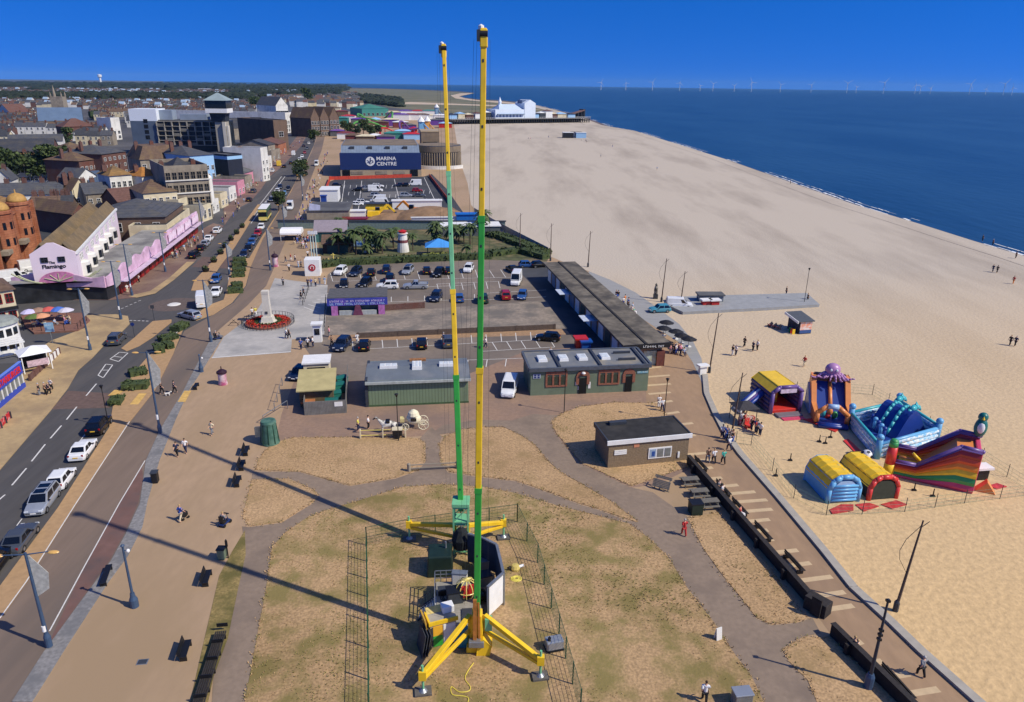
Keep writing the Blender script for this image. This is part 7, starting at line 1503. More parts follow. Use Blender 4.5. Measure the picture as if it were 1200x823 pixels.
# ================================================================ STREET FURNITURE
def lamp(px,py,pt,label,kind='banner',group='street lamps',lean=0):
    p=P(px,py); h=hgt(px,py,pt); t=thing('street_lamp',label,'street lamp',p,0,group)
    if kind in('banner','arms'):
        MB().tube((0,0,0),(0,0,h),.15,.09,10).build('column',BLUEPOLE,t); MB().lathe([(.24,0),(.24,.9),(.16,1.2)],12).build('base',BLUEPOLE,t)
        a=R(10)
        for s,nm in ((-1,0),(1,1)):
            L=1.5 if kind=='arms' else .9; x,y=s*L*math.cos(a),s*L*math.sin(a); MB().tube((0,0,h-.15),(x,y,h-.05),.05,.04,6).build('arm',BLUEPOLE,t)
            MB().ell((x+s*.3,y,h-.1),(.42,.2,.1),10,6).build('lantern',paint('amber lantern',(214,170,96),.4),t)
        MB().lathe([(.13,h*.18),(.13,h*.24)],10,(0,-.08,0)).build('plate',WHITE,t)
        b=MB().extr([(.12,h*.55),(.95,h*.62),(1.15,h*.78),(.12,h*.985)],-.02,.02,0,'y'); b.build('banner',mat('pale grey banner cloth',(176,176,168),.7,var=.25,scale=3),t,rz=R(10))
    elif kind=='blue':
        MB().tube((0,0,1.2),(0,0,h),.11,.08,10).build('column',BLUEPOLE,t); MB().lathe([(.32,0),(.32,.7),(.2,1.),(.17,1.3)],12).build('base',BLUEPOLE,t); MB().lathe([(.1,h),(.17,h+.1),(.03,h+.25)],10).build('cap',BLUEPOLE,t); MB().ell((.35,0,h-.35),(.14,.14,.16),10,6).build('lantern',WHITE,t); MB().tube((0,0,h-.3),(.3,0,h-.35),.03).build('bracket',BLUEPOLE,t)
    elif kind=='post':
        MB().tube((0,0,0),(0,0,h-.5),.06,.045,8).build('column',BLACK,t); MB().lathe([(.06,h-.5),(.2,h-.15),(.24,h-.1),(.05,h)],8).build('lantern',BLACK,t)
    elif kind=='tall':
        top=(lean,0,h); MB().tube((0,0,0),top,.13,.06,8).build('column',mat('brown grey weathered mast',(98,82,70),.7,var=.15,scale=2),t); MB().lathe([(.22,0),(.22,.8),(.14,1.)],8).build('base',DGREY,t)
        MB().path([(lean*.95,0,h*.95),(lean*.9-.9,0,h*.8),(lean*.7-1.1,0,h*.68),(lean*.6-.9,0,h*.58),(lean*.45,0,h*.42)],.022,4).build('cable',mat('dark wire rope',(60,62,64),.5),t); MB().tube((lean,0,h*.93),(lean+.5,0,h*.99),.03).build('bracket',DGREY,t)
    else:
        MB().tube((0,0,0),(0,0,h),.14,.07,8).build('column',DGREY,t); MB().lathe([(.3,0),(.3,1.),(.2,1.25)],10).build('base',BLUEPOLE,t)
        for z in (.55,.6,.65,.97): MB().box((0,0,h*z),(.26,.26,.16)).build('bracket',BLACK,t)
    return t
lamp(58,758,648,'tall blue lamp with a grey banner at the bottom left corner','arms'); lamp(188,508,412,'tall blue banner lamp by the service road crossing'); lamp(106,411,338,'tall blue banner lamp on the sandy pavement corner'); lamp(247.5,401,328,'tall blue banner lamp at the plaza corner'); lamp(142,375,306,'tall blue lamp at the side street mouth, right of the seating terrace'); lamp(155,347,286,'tall blue lamp in front of the wavy pink fascia'); lamp(194,319,272,'tall blue lamp beside the pink sign panels'); lamp(317,317,267,'tall blue lamp next to the upper advertising column'); lamp(239,281,234,'tall blue lamp by the red canopied arcade'); lamp(334,275,240,'tall blue lamp left of the marquee'); lamp(269,322,285,'tall blue lamp at the shrub bed north of the roundabout'); lamp(355,235,205,'tall blue lamp on the upper promenade near the site cabin')
lamp(158,711,641,'short blue lamp post with a box base on the tan promenade','blue'); lamp(236,436,417,'short blue post at the cobble strip near the advertising column','blue'); lamp(128,501,451,'slim dark lamp post at the head of the near kerb bays','post')
lamp(467,517,461,'slim black lamp post beside the horse carriage','post'); lamp(661,484,432,'slim black lamp post in front of the green toilet block','post'); lamp(942,357,314,'slim black lamp post at the end of the beach ramp','post')
for x,y,tp,ln_,lb in ((831,437,367,.4,'tall brown mast with a loose cable at the bend of the decking'),(856,516,437,.4,'tall brown mast with a loose cable by the inflatable park entrance'),(1049,716,610,.5,'tall brown mast with a loose cable nearest the photographer on the sand edge'),(797,360,318,.3,'tall brown mast beside the white van at the beach ramp'),(775,354,303,.3,'tall brown mast left of the beach ramp, by the teal car'),(689,313,271,.2,'tall brown mast at the far end of the decking'),(609,291,250,.1,'tall thin mast beside the palm garden bank'),(645,306,262,.0,'thin pole at the far corner of the long terrace block')): lamp(x,y,tp,lb,'tall','tall beach masts',ln_)
lamp(1017,806,702,'dark ringed lamp post with a blue base at the end of the dark wall','ringed'); lamp(778,492,443,'dark wooden post by the brick hut','post')
def bench(px,py,rz,label,L=1.8,back=True):
    t=misc('park_bench',label,'bench',px,py,rz); t['group']='dark benches on the promenade'
    MB().box((0,0,.42),(L,.5,.06)).build('seat',BLACK,t,bevel=.01)
    if back: MB().box((0,.27,.5),(L,.06,.42),0,tilt=(R(-12),'X')).build('backrest',BLACK,t)
    for x in (-L*.42,L*.42): MB().box((x,0,0),(.08,.5,.42)).build('leg',BLACK,t)
NB=R(101)
bench(289,531,NB,'first bench of three in line on the promenade, farthest from the photographer'); bench(284,548,NB,'middle bench of three in line on the promenade'); bench(279,567,NB,'third bench of three in line on the promenade, nearest to the photographer'); bench(243,681,NB,'single dark bench below the green wheeled bin'); bench(218,766,NB,'single dark bench near the bottom left corner'); bench(125,678,NB+.1,'backless dark bench beside the cobble strip',2.6,False); bench(230,455,NB,'backless dark bench beside the far end of the cobble strip',1.6,False)
t=misc('long_bench','long dark slatted seat at the edge of the path, bottom left','bench',246,790,R(99))
for k in range(6): MB().box((0,-.35+.14*k,.42),(7.5,.1,.06)).build('seat_slat',TIMBER,t)
for x in (-3.4,-1.7,0,1.7,3.4): MB().box((x,0,0),(.1,.8,.41)).build('leg',BLACK,t); MB().box((x+.85,.0,.46),(.06,.8,.3)).build('armrest',BLACK,t)
t=misc('litter_bin','dark litter bin on the cobble strip','bin',182.5,565,NB); MB().box((0,0,0),(.75,.6,1.15)).build('body',BLACK,t,bevel=.06); MB().box((0,0,1.15),(.85,.7,.08)).build('lid',DGREY,t)
t=misc('green_bin','green wheeled bin beside a dark post on the promenade','bin',261,655,0); MB().box((0,0,.1),(.6,.6,.95),top=(1.1,1.1)).build('body',GREENW,t,bevel=.04); MB().box((0,0,1.06),(.72,.72,.08)).build('lid',BLACK,t); MB().tube((.45,.1,0),(.45,.1,1.9),.06).build('post',BLACK,t); MB().box((.45,.1,1.2),(.2,.08,.6)).build('sign',BLACK,t)
t=misc('manhole_cover','dark square drain cover in the tan promenade','drain cover',167,776,R(8)); MB().box((0,0,.0),(.75,.55,.024)).build('frame',STEEL,t); MB().box((0,0,.024),(.6,.42,.012)).build('cover',DGREY,t)
# low shrub beds on the islands
for i,(x,y,x2,y2,h,lb) in enumerate(((145,456,174,454.5,1.1,'clipped box shrub bed nearest the crossing, the larger of two'),(152,441,172,437,1.0,'shrub bed just behind the larger bed at the crossing'),(129,473,144,472,.9,'small shrub clump in front of the black parked car'),(181,414,193,412,1.5,'round shrub at the near end of the curving island'),(194,409,202,407,1.2,'small round shrub beside the round island shrub'),(188,401,207,396,1.0,'long shrub on the curving island'),(205,389,217,382,1.0,'shrub at the far end of the curving island'),(273,307,288,306,1.1,'shrub block nearest the parked navy hatchback, first of six'),(272,313,289,311.5,1.2,'shrub block, second of six north of the roundabout'),(273,319,288,317.5,1.0,'shrub block, third of six north of the roundabout'),(272,325,287,324,1.1,'shrub block, fourth of six north of the roundabout'),(272,337,284,335.5,1.1,'shrub block, fifth of six north of the roundabout'),(267,344,285,342.5,1.2,'shrub block, last of six and nearest the roundabout'))): hedge(lb,[(x,y),(x2,y2)],h,2.2,'shrub',.3,den=14,group='shrub beds on the road islands')
for i,(x,y) in enumerate(((241.5,319),(251,308),(259,298.5),(264,290.5),(271,282.5),(277.7,275),(284,267.5))):
    t=misc('planter','dark round planter on the central reservation, %s from the roundabout'%ROWN[i],'planter',x,y); t['group']='planters on the central reservation'; MB().lathe([(.55,.1),(.8,.75),(.7,.75),(.6,.6)],12).build('tub',BLACK,t); b=MB(); leafball(b,(0,0,1.),(.7,.7,.5),60,.35); b.build('plant',HEDGE,t)
# left edge: corner pub, bow fronted bar, pergola, tent, blue shop, terrace
t,w_,_r=bd_('corner_pub','cream and brick corner pub with red framed windows at the left edge','pub',(-25,345),(15,339),6.2,9,W_CREAM,TILE_B,'hip',1.6,(3,2),(3,2),(1.,1.5),z0=1.1,frame=paint('red window frame',(150,30,34))); MB().box((w_/2,-.2,2.9),(w_+.3,.5,.5)).build('signboard',BLACK,t)
p=P(4,412); t=thing('bow_fronted_bar','white round bar with small paned windows and a grey roof at the left edge','bar',p); MB().lathe([(2.6,0),(2.6,4.6)],20).build('wall',WHITE,t); MB().lathe([(2.9,4.6),(2.5,5.1),(.1,5.6)],20).build('roof',mat('grey green roof',(140,146,140),.8),t)
for z in (.9,2.9):
    for k in range(7): a=R(-150+k*25); MB().box((2.6*math.cos(a),2.6*math.sin(a),z),(.08,.8,1.1),a).build('window',GLASS,t)
p=P(10,425); t=thing('pergola','white open pergola in front of the round bar','pergola',p,R(42))
for x in (-2.2,2.2):
    for y in (0,3): MB().box((x,y,0),(.2,.2,2.6)).build('post',WHITE,t)
for y in (0,1,2,3): MB().box((0,y,2.6),(5,.25,.2)).build('beam',WHITE,t)
p=P(46,436); t=thing('terrace_tent','white square tent roof over the pavement terrace','tent',p,R(42))
for x in (-1.7,1.7):
    for y in (0,3): MB().box((x,y,0),(.12,.12,2.7)).build('post',WHITE,t)
hip(MB(),3.8,3.4,2.7,.8,.1,ins=1.7,ins_y=1.5,x0=-1.9,y0=-.2).build('roof',paint('white canvas',(236,236,236)),t); MB().box((0,3.1,0),(3.6,.1,2.4)).build('back_wall',BLACK,t); s=MB().box((.1,-.1,1.0),(2.6,.08,.9)); s.build('menu_board',mat('pinkish menu board',(196,170,176),.6,var=.25,scale=4),t)
for i,(x,y,x2,y2,lb) in enumerate(((36,447,52,432,'low wall of brick and white panels in front of the white tent'),(55,430,70,415,'low white panel wall at the right of the white tent'))): fence_line('terrace_wall',lb,[(x,y),(x2,y2)],1.0,W_BRICK,WHITE if i else W_BRICK,1.5,.14,rail=0,thick=.12)
def blueshop():
    A=P(-40,512,0);B=P(29,454,0); rz=ang(A,B); w=(B-A).length; h=hgt(29,454,424); t=thing('blue_shop','blue fronted burger shop with red lettering at the left edge','shop',(A.x,A.y,0),rz); BL=paint('royal blue shop paint',(44,72,176),.4)
    MB().box((w/2,4,-.1),(w,8,h*.96)).build('wall',W_BRICK,t); MB().box((w/2,4.1,h*.96-.09),(w-.3,7.6,.14)).build('roof',ROOF_D,t); f=MB().box((w/2,-.12,h*.58),(w,.24,h*.42)); fo=f.build('fascia',BL,t); MB().box((w/2,-.14,h*.99),(w+.1,.34,.12)).build('fascia_trim',paint('pale blue trim',(110,140,220)),t)
    text('STARBURGER',1.15,(w*.77,-.27,h*.78),(PI/2,0,0),paint('sign red',(214,40,44)),fo,'lettering',.03,.82,bold=.02)
    MB().box((w/2,-.05,0),(w,.3,.75)).build('stall_riser',BL,t); MB().box((w/2,-.03,.76),(w-.2,.1,h*.58-.8)).build('shop_window',mat('shop window grey',(120,124,122),.2,var=.3,scale=2),t)
    for k in range(14): MB().box((.3+k*(w-.5)/13,-.12,.76),(.14,.12,h*.58-.78)).build('mullion',WHITE,t)
blueshop()
t=misc('red_barrier','red cafe barrier panel on the left pavement','barrier',7,497,ang(P(0,503),P(14,488))); MB().box((0,0,.15),(3.,.06,.85)).build('panel',mat('red white printed panel',(190,44,48),.6,var=.3,scale=4,col2=(226,190,188),c2scale=2.,c2amt=.4),t)
for x in(-1.4,0,1.4): MB().box((x,0,0),(.08,.4,1.)).build('post',DGREY,t)
# seating terrace
raised('terrace_deck',[(30,384),(25,372),(40,368.5),(98,368.5),(106,377),(92,389),(40,392)],.3,mat('red brick terrace',(128,92,78),.85,var=.2,scale=3))
for i,(x,y,c,cn) in enumerate(((37,380,(196,190,222),'lilac'),(48,378,(150,120,100),'brown'),(60,377,(200,90,80),'red'),(71,377,(70,110,190),'blue'),(80,378,(200,196,206),'pale grey'),(52,385,(210,150,110),'orange'),(42,386,(90,110,50),'olive'))):
    t=misc('parasol','%s parasol over a table on the brick terrace'%cn,'parasol',x,y); t['group']='terrace parasols'; MB().tube((0,0,.3),(0,0,2.5),.04).build('pole',STEEL,t); MB().lathe([(1.3,2.1),(.7,2.45),(.05,2.65)],8).build('canopy',paint(cn+' parasol canvas',c,.7),t); MB().lathe([(.45,1.02),(.45,1.07)],12,(0,0,0)).build('table_top',W_CREAM,t)
fence_line('terrace_fence','dark railing round the front of the brick terrace',[(28,388),(60,391),(92,388),(102,378)],1.3,BLACK,BLACK,1.6,.04)
t=misc('road_sign','pale blue square direction sign on a post beside the terrace','road sign',62,403,R(10)); MB().tube((0,0,0),(0,0,3.4),.06).build('post',STEEL,t); MB().box((0,-.08,2.0),(1.3,.06,1.5)).build('board',paint('pale sign blue',(140,180,206)),t); marks(4,1.,.12,-.12,3.05,WHITE,t)
t=misc('traffic_sign','blue round keep left sign on the traffic island','road sign',158,396,R(10)); MB().tube((0,0,0),(0,0,2.6),.05).build('post',DGREY,t); MB().extr([(.3*math.cos(2*PI*i/14),2.3+.3*math.sin(2*PI*i/14)) for i in range(14)],-.1,-.06,0,'y').build('disc',paint('sign blue',(30,60,140)),t)
t=misc('traffic_sign','thin signpost on the roundabout approach','road sign',181,376,R(10)); MB().tube((0,0,0),(0,0,2.8),.05).build('post',DGREY,t); MB().box((0,-.07,2.2),(.6,.04,.6)).build('board',DGREY,t)
fence_line('plaza_railing','dark posts and rail along the right edge of the plaza',[(355,358),(362,340)],1.0,BLACK,BLACK,2.,.05); fence_line('yard_rail','black post rail from the plaza to the ticket kiosk',[(380,388),(382,352)],1.1,BLACK,BLACK,2.,.04); fence_line('bollard_rail','grey rail in front of the yard and round kiosk',[(322,482),(331,452)],1.1,STEEL,STEEL,2.5,.05)
# horse carriage, barriers
WC=paint('cream carriage paint',(226,218,186),.5)
t=misc('horse_carriage','cream fairytale carriage behind the white horse','carriage',485,501,R(8)); t.scale=(.84,.84,.84)
MB().ell((0,0,1.35),(1.1,.75,.85),14,8).build('body',WC,t,smooth=True); MB().lathe([(.85,2.0),(.7,2.45),(.3,2.75),(.02,2.85)],12).build('roof',WC,t)
for x,r in ((-1.2,.5),(1.35,.72)):
    for s in (-.8,.8):
        b=MB(); b.path([(x+r*math.cos(2*PI*k/14),s,r+r*math.sin(2*PI*k/14)) for k in range(15)],.06,5)
        for k in range(6): b.tube((x,s,r),(x+r*math.cos(k*PI/3),s,r+r*math.sin(k*PI/3)),.03)
        b.build('wheel',WC,t)
MB().beam((-3,0,.75),(1.6,0,.75),.12,.12).build('shaft',WC,t); MB().box((-1.6,0,1.1),(.6,1.,.5)).build('driver_seat',mat('cream cushion',(206,190,130),.7),t); MB().box((0,-.76,1.3),(.8,.03,.5)).build('window',GLASS,t)
def skinmesh(name,J,E_,root,sub=1):
    bm=bmesh.new(); vs={k:bm.verts.new(v[:3]) for k,v in J.items()}
    for a,b_ in E_: bm.edges.new((vs[a],vs[b_]))
    me=bpy.data.meshes.new(name); order=list(J); bm.to_mesh(me); bm.free(); o=bpy.data.objects.new('tmp',me); COL.objects.link(o)
    o.modifiers.new('s','SKIN'); 
    for i,k in enumerate(order):
        r=J[k][3]; r=r if isinstance(r,tuple) else (r,r); d=me.skin_vertices[0].data[i]; d.radius=r; d.use_root=(k==root)
    s=o.modifiers.new('u','SUBSURF'); s.levels=sub; s.render_levels=sub
    dg=bpy.context.evaluated_depsgraph_get(); dg.update(); m=bpy.data.meshes.new_from_object(o.evaluated_get(dg)); bpy.data.objects.remove(o); m.name=name; m.polygons.foreach_set('use_smooth',[True]*len(m.polygons)); return m
hc=P(455,507); t=thing('horse','white and black patched horse harnessed to the cream carriage','horse',hc,R(188))
J=dict(rump=(-.75,0,1.3,.3),bel=(0,0,1.22,.33),che=(.6,0,1.25,.3),nk=(.95,0,1.6,.18),nk2=(1.2,0,1.95,.14),poll=(1.35,0,2.05,.13),muz=(1.75,0,1.75,.08),tail=(-1.05,0,1.2,.07),tail2=(-1.12,0,.6,.05))
EJ=[('rump','bel'),('bel','che'),('che','nk'),('nk','nk2'),('nk2','poll'),('poll','muz'),('rump','tail'),('tail','tail2')]
for s in (-1,1):
    for a,b0,x,hock in (('f','che',.6,0),('r','rump',-.75,-.12)):
        k=a+str(s); J[k+'u']=(x,s*.2,.95,.13); J[k+'k']=(x+hock+(.03 if a=='f' else -.05),s*.2,.55,.08); J[k+'f']=(x+hock*.5,s*.2,.12,.055); J[k+'h']=(x+hock*.5+.05,s*.2,.03,.075); EJ+=[(b0,k+'u'),(k+'u',k+'k'),(k+'k',k+'f'),(k+'f',k+'h')]
o=bpy.data.objects.new('body',skinmesh('horse_body',J,EJ,'bel')); COL.objects.link(o); o.data.materials.append(mat('patched horse hide',(222,218,206),.7,var=.05,col2=(32,28,26),c2scale=1.3,c2amt=.55)); adopt(o,t); MB().box((0,0,1.35),(.5,.72,.3)).build('harness',BLACK,t,bevel=.05)
def barrier(px,py,rz,L,label):
    t=misc('pale_barrier',label,'barrier',px,py,rz); b=MB()
    for z in (.35,1.0): b.tube((-L/2,0,z),(L/2,0,z),.05)
    b.build('rail',paint('pale yellow tube',(224,206,110)),t)
    for x in (-L/2,0,L/2): MB().box((x,0,0),(.12,.5,1.1)).build('post',W_CREAM,t)
barrier(449,513,R(5),5.2,'pale yellow barrier in front of the horse'); 
t=misc('dark_cart','dark handcart at the right end of the pale yellow barrier','cart',466,513,R(5)); MB().box((0,0,.4),(1.1,.8,.7)).build('box',BLACK,t,bevel=.05); MB().box((0,0,1.12),(1.2,.9,.08)).build('lid',W_CREAM,t)
for s in(-1,1): MB().tube((.0,s*.42,.28),(0,s*.5,.28),.28,None,12).build('wheel',TYRE,t)
t=misc('path_barrier','long pale timber rail across the stem path','barrier',508,551,R(8))
for z in (.35,.75): MB().beam((-2.6,0,z),(2.6,0,z),.1,.1).build('rail',W_STONE,t)
for x in(-2.6,2.6): MB().lathe([(.2,0),(.2,.9),(.05,1.)],8,(x,0,0)).build('post',W_STONE,t)
# ================================================================ PEOPLE
SKIN=mat('skin',(206,160,132),.6,var=.05)
def person_proto(pose):
    t=thing('person','x','person'); st={'stand':(.04,-.04,0),'walk':(.3,-.3,0),'sit':(0,0,1)}[pose]; dz=-.42 if st[2] else 0; hip_=.92+dz
    J=dict(pel=(0,0,hip_+.02,(.15,.11)),wai=(0,0,hip_+.2,(.13,.1)),che=(.01,0,hip_+.42,(.16,.11)),sh=(0,0,hip_+.52,(.1,.08)),nk=(.01,0,hip_+.6,.05),hd=(.03,0,hip_+.7,(.075,.085)),hd2=(.02,0,hip_+.8,(.07,.085)))
    E_=[('pel','wai'),('wai','che'),('che','sh'),('sh','nk'),('nk','hd'),('hd','hd2')]; legs={};arms={}
    for s,n,f in ((1,'l',st[0]),(-1,'r',st[1])):
        if st[2]: L=dict(h=(.05,s*.1,hip_,.09),k=(.45,s*.12,hip_+.02,.07),a=(.48,s*.12,.08,.045),f=(.62,s*.13,.04,.05))
        else: L=dict(h=(0,s*.1,hip_-.08,.09),k=(f*.55+.03,s*.1,.5,.068),a=(f*.8-.05,s*.1,.09,.045),f=(f*.8+.12,s*.11,.04,.05))
        A=dict(s=(0,s*.19,hip_+.5,.06),e=(-f*.4-.02,s*.25,hip_+.24,.045),w=(-f*.6+.12,s*.24,hip_+.03,.034),p=(-f*.6+.16,s*.24,hip_-.06,.038))
        if st[2]: A.update(w=(.26,s*.18,hip_+.12,.034),p=(.34,s*.15,hip_+.1,.038))
        J.update({n+'L'+k:v for k,v in L.items()}); J.update({n+'A'+k:v for k,v in A.items()})
        E_+=[('pel',n+'Lh'),(n+'Lh',n+'Lk'),(n+'Lk',n+'La'),(n+'La',n+'Lf'),('sh',n+'As'),(n+'As',n+'Ae'),(n+'Ae',n+'Aw'),(n+'Aw',n+'Ap')]
    def mk(name,keep,grow,m,root,extra=None):
        JJ={k:(*J[k][:3],tuple(q+grow for q in (J[k][3] if isinstance(J[k][3],tuple) else (J[k][3],)*2))) for k in keep}
        o=bpy.data.objects.new(name,skinmesh(name,JJ,[e for e in E_ if e[0] in keep and e[1] in keep],root)); COL.objects.link(o); o.data.materials.append(m); adopt(o,t)
    mk('body',list(J),0,SKIN,'pel'); mk('top',['pel','wai','che','sh','lAs','lAe','rAs','rAe'],.045,WHITE,'wai'); mk('trousers',['pel','lLh','lLk','lLa','rLh','rLk','rLa'],.032,WHITE,'pel')
    MB().ell((.005,0,hip_+.8),(.105,.095,.1),10,7).build('hair',mat('dark brown hair',(58,42,32),.7),t,smooth=True)
    return t
PPL={k:person_proto(k) for k in ('stand','walk','sit')}
CC={'white':(228,228,226),'black':(24,24,27),'navy':(34,44,76),'blue':(52,92,176),'pale blue':(150,184,216),'red':(182,44,44),'pink':(214,140,160),'grey':(130,132,136),'yellow':(214,204,80),'teal':(70,180,160),'green':(70,112,72),'cream':(216,202,170),'purple':(100,70,130),'brown':(104,78,60),'orange':(220,130,60)}
CMAT={k:paint(k+' cloth',v,.8) for k,v in CC.items()}
HAIRS=[mat('dark brown hair',(58,42,32)),mat('fair hair',(176,146,100),.7),mat('grey hair',(170,168,164),.7),mat('black hair',(26,23,22),.7)]
PLAB=set()
def person(px,py,pose,top,bot,face,where,group='people on the seafront',z=None,s=1.):
    lb='person in %s top and %s %s'%(top,bot,where); n=0
    while lb in PLAB and n<40:
        top=rnd.choice(list(CC)); bot=rnd.choice(['black','navy','grey','blue','cream','brown','white']); lb='person in %s top and %s %s'%(top,bot,where); n+=1
    PLAB.add(lb); p=P(px,py,z or 0); p.z=z or .03
    return dup(PPL[pose],p,R(face),lb,group,mats={'top':CMAT[top],'trousers':CMAT[bot],'hair':rnd.choice(HAIRS)},scale=(s,s,s))
T_='trousers '
for a in ((47,464,'stand','black','grey',200,T_+'on the left pavement by the blue shop'),(54,463,'stand','brown','black',20,T_+'in the group on the left pavement'),(58,463,'walk','navy','black',40,T_+'in the group on the left pavement'),(61,458,'walk','white','black',60,T_+'leading the group on the left pavement'),
 (190,462,'walk','black','black',20,T_+'crossing the service road with a small child'),(205,461,'walk','navy','black',20,T_+'crossing the service road, right of the other'),(249,510,'walk','cream','grey',250,T_+'alone on the tan promenade'),(208,535,'walk','navy','black',280,T_+'on the tan promenade, left of a couple'),(218,531,'walk','white','navy',280,T_+'on the tan promenade, right of a couple'),(213,611,'walk','blue','cream',60,'shorts pushing a buggy on the promenade'),
 (336,397,'walk','white','navy',200,T_+'on the plaza below the obelisk'),(339,397,'walk','black','black',20,T_+'on the plaza below the obelisk'),(353,410,'stand','blue','navy',90,T_+'at the bottom right plaza corner'),(361,408,'stand','white','black',90,T_+'at the bottom right plaza corner'),(367,407,'stand','white','navy',180,T_+'beside the ticket kiosk'),(389,406,'walk','black','black',10,T_+'beside the navy off roader'),(386,395,'stand','pink','grey',10,T_+'near the ticket kiosk behind the railing'),(296,372,'walk','white','black',300,T_+'on the plaza left of the obelisk'),(300,371,'walk','yellow','white',300,T_+'on the plaza left of the obelisk'),
 (361,336,'stand','navy','black',90,T_+'in the queue below the cube sign'),(365,336,'stand','blue','grey',90,T_+'in the queue below the cube sign'),(370,336,'stand','cream','navy',90,T_+'in the queue below the cube sign'),(375,334,'stand','grey','grey',90,T_+'in the queue below the cube sign'),(381,334,'stand','pale blue','white',90,T_+'in the queue below the cube sign'),(353,351,'walk','black','black',200,T_+'at the plaza railing'),(356,347,'walk','navy','black',200,T_+'at the plaza railing'),(332,335,'stand','grey','black',90,T_+'at the top of the plaza'),
 (335,308,'walk','black','grey',20,T_+'in the group below the marquee'),(341,306,'walk','red','white',20,T_+'in the group below the marquee'),(346,307,'walk','white','navy',20,T_+'in the group below the marquee'),(350,314,'walk','white','pale blue',250,T_+'in the group below the marquee'),(353,314,'walk','grey','black',250,T_+'in the group below the marquee'),(361,302,'walk','white','black',100,T_+'beside the three masts'),(339,318,'walk','white','black',100,T_+'beside the upper advertising column'),
 (420,505,'stand','yellow','navy',0,T_+'standing before the horse'),(432,503,'stand','white','black',0,T_+'at the head of the horse'),(801,628,'walk','red','red',100,'skirt walking on the main path'),(836,543,'walk','white','black',100,T_+'on the seafront walk beside the brick hut'),(829,542,'walk','brown','grey',100,T_+'on the seafront walk beside the brick hut'),(847,544,'walk','teal','black',100,T_+'on the seafront walk beside the brick hut'),(854,528,'walk','white','navy',120,T_+'at the sea wall near the inflatables'),
 (772,478,'stand','white','white',100,T_+'at the seafront walk corner by the post'),(776,482,'walk','white','navy',100,T_+'at the seafront walk corner by the post'),(1078,793,'walk','grey','black',110,'shorts walking at the bottom right'),(858,417,'stand','black','white',20,T_+'in the family on the sand'),(862,417,'stand','white','navy',20,T_+'in the family on the sand'),(872,407,'walk','black','black',20,T_+'in the family on the sand'),(882,412,'stand','navy','black',20,T_+'in the family on the sand'),(887,411,'stand','white','black',200,T_+'in the family on the sand'),(942,430,'walk','red','cream',200,'shorts alone on the sand above the octopus slide'),(1183,405,'walk','black','black',200,T_+'at the right edge of the beach'),(1189,406,'walk','navy','black',200,T_+'at the right edge of the beach'),(1163,319,'walk','navy','navy',200,T_+'walking near the water'),(1168,320,'walk','black','black',200,T_+'walking near the water'),(1187,333,'walk','red','orange',200,'shorts near the water at the right edge'),
 (1151,283,'stand','black','black',0,'swimwear at the water edge'),(1163,288,'stand','navy','black',0,'swimwear at the water edge'),(1190,303,'stand','brown','black',0,T_+'at the water edge'),(926,216,'stand','black','black',0,T_+'at the far water edge'),(921,346,'stand','black','navy',0,T_+'standing on the beach ramp'),(946,354,'stand','black','black',0,T_+'standing at the ramp lamp'),
 (569,408,'walk','white','navy',0,T_+'in the car park behind the front mast'),(520,402,'walk','white','pink',200,T_+'beside the grey off roader'),(419,403,'walk','white','white',100,T_+'stepping from the black hatchback'),(825,823,'walk','white','black',80,T_+'at the bottom edge of the lawn'),(645,420,'stand','white','black',80,T_+'in the shade of the terrace block'),(566,408,'stand','grey','grey',0,T_+'behind the front mast')): person(*a)
for x,y,tp,bt,wh in ((842,575,'grey','navy','seated left of two on the wall bench'),(846,580,'white','black','seated right of two on the wall bench'),(866,606,'red','white','seated alone on the wall bench'),(1002,767,'white','grey','seated at the dark wall, bottom right'),(999,763,'black','black','seated at the dark wall, bottom right')): person(x,y,'sit',tp,bt,R(0)+(-40),T_+wh,'people seated on the dark wall',z=.02)
def scatter(n,poly,where,group,poses=('walk','stand')):
    for _ in range(n):
        while 1:
            (x0,y0),(x1,y1),wd=poly; s=rnd.random(); x=x0+(x1-x0)*s+rnd.uniform(-wd,wd)*(1-.4*s); y=y0+(y1-y0)*s; break
        person(x,y,rnd.choice(poses),rnd.choice(['white','black','navy','blue','red','grey','pink','white','cream','pale blue','black']),rnd.choice(['black','navy','grey','blue','cream']),rnd.uniform(0,360),T_+where,group)
scatter(18,((350,293),(356,282),11),'beside the white marquee','people round the marquee'); scatter(34,((348,270),(372,212),7),'on the promenade above the marquee','people on the upper promenade'); scatter(16,((372,212),(385,180),5),'on the promenade left of the leisure centre','people on the upper promenade'); scatter(16,((150,345),(232,283),6),'outside the pink arcade','people outside the arcade'); scatter(20,((262,262),(318,196),7),'outside the seafront shops','people outside the shops'); scatter(16,((318,192),(358,160),5),'far up the shop pavement','people outside the shops'); scatter(10,((784,412),(800,418),8),'at the cafe tables by the terrace block','people at the cafe',('stand','sit')); scatter(10,((720,345),(745,372),4),'behind the long terrace block','people behind the terrace block',('stand','sit')); scatter(9,((868,497),(892,512),4),'queuing at the inflatable park','people at the inflatable park'); scatter(7,((40,382),(90,382),4),'on the brick terrace','people on the brick terrace',('sit','stand')); scatter(12,((400,163),(520,150),8),'among the funfair stalls','people in the funfair'); scatter(6,((847,512),(858,520),4),'at the inflatable park fence','people at the inflatable park'); scatter(5,((620,160),(760,200),20),'far down the open beach','people on the far beach'); scatter(4,((690,165),(720,175),15),'near the beach huts by the pier','people on the far beach')
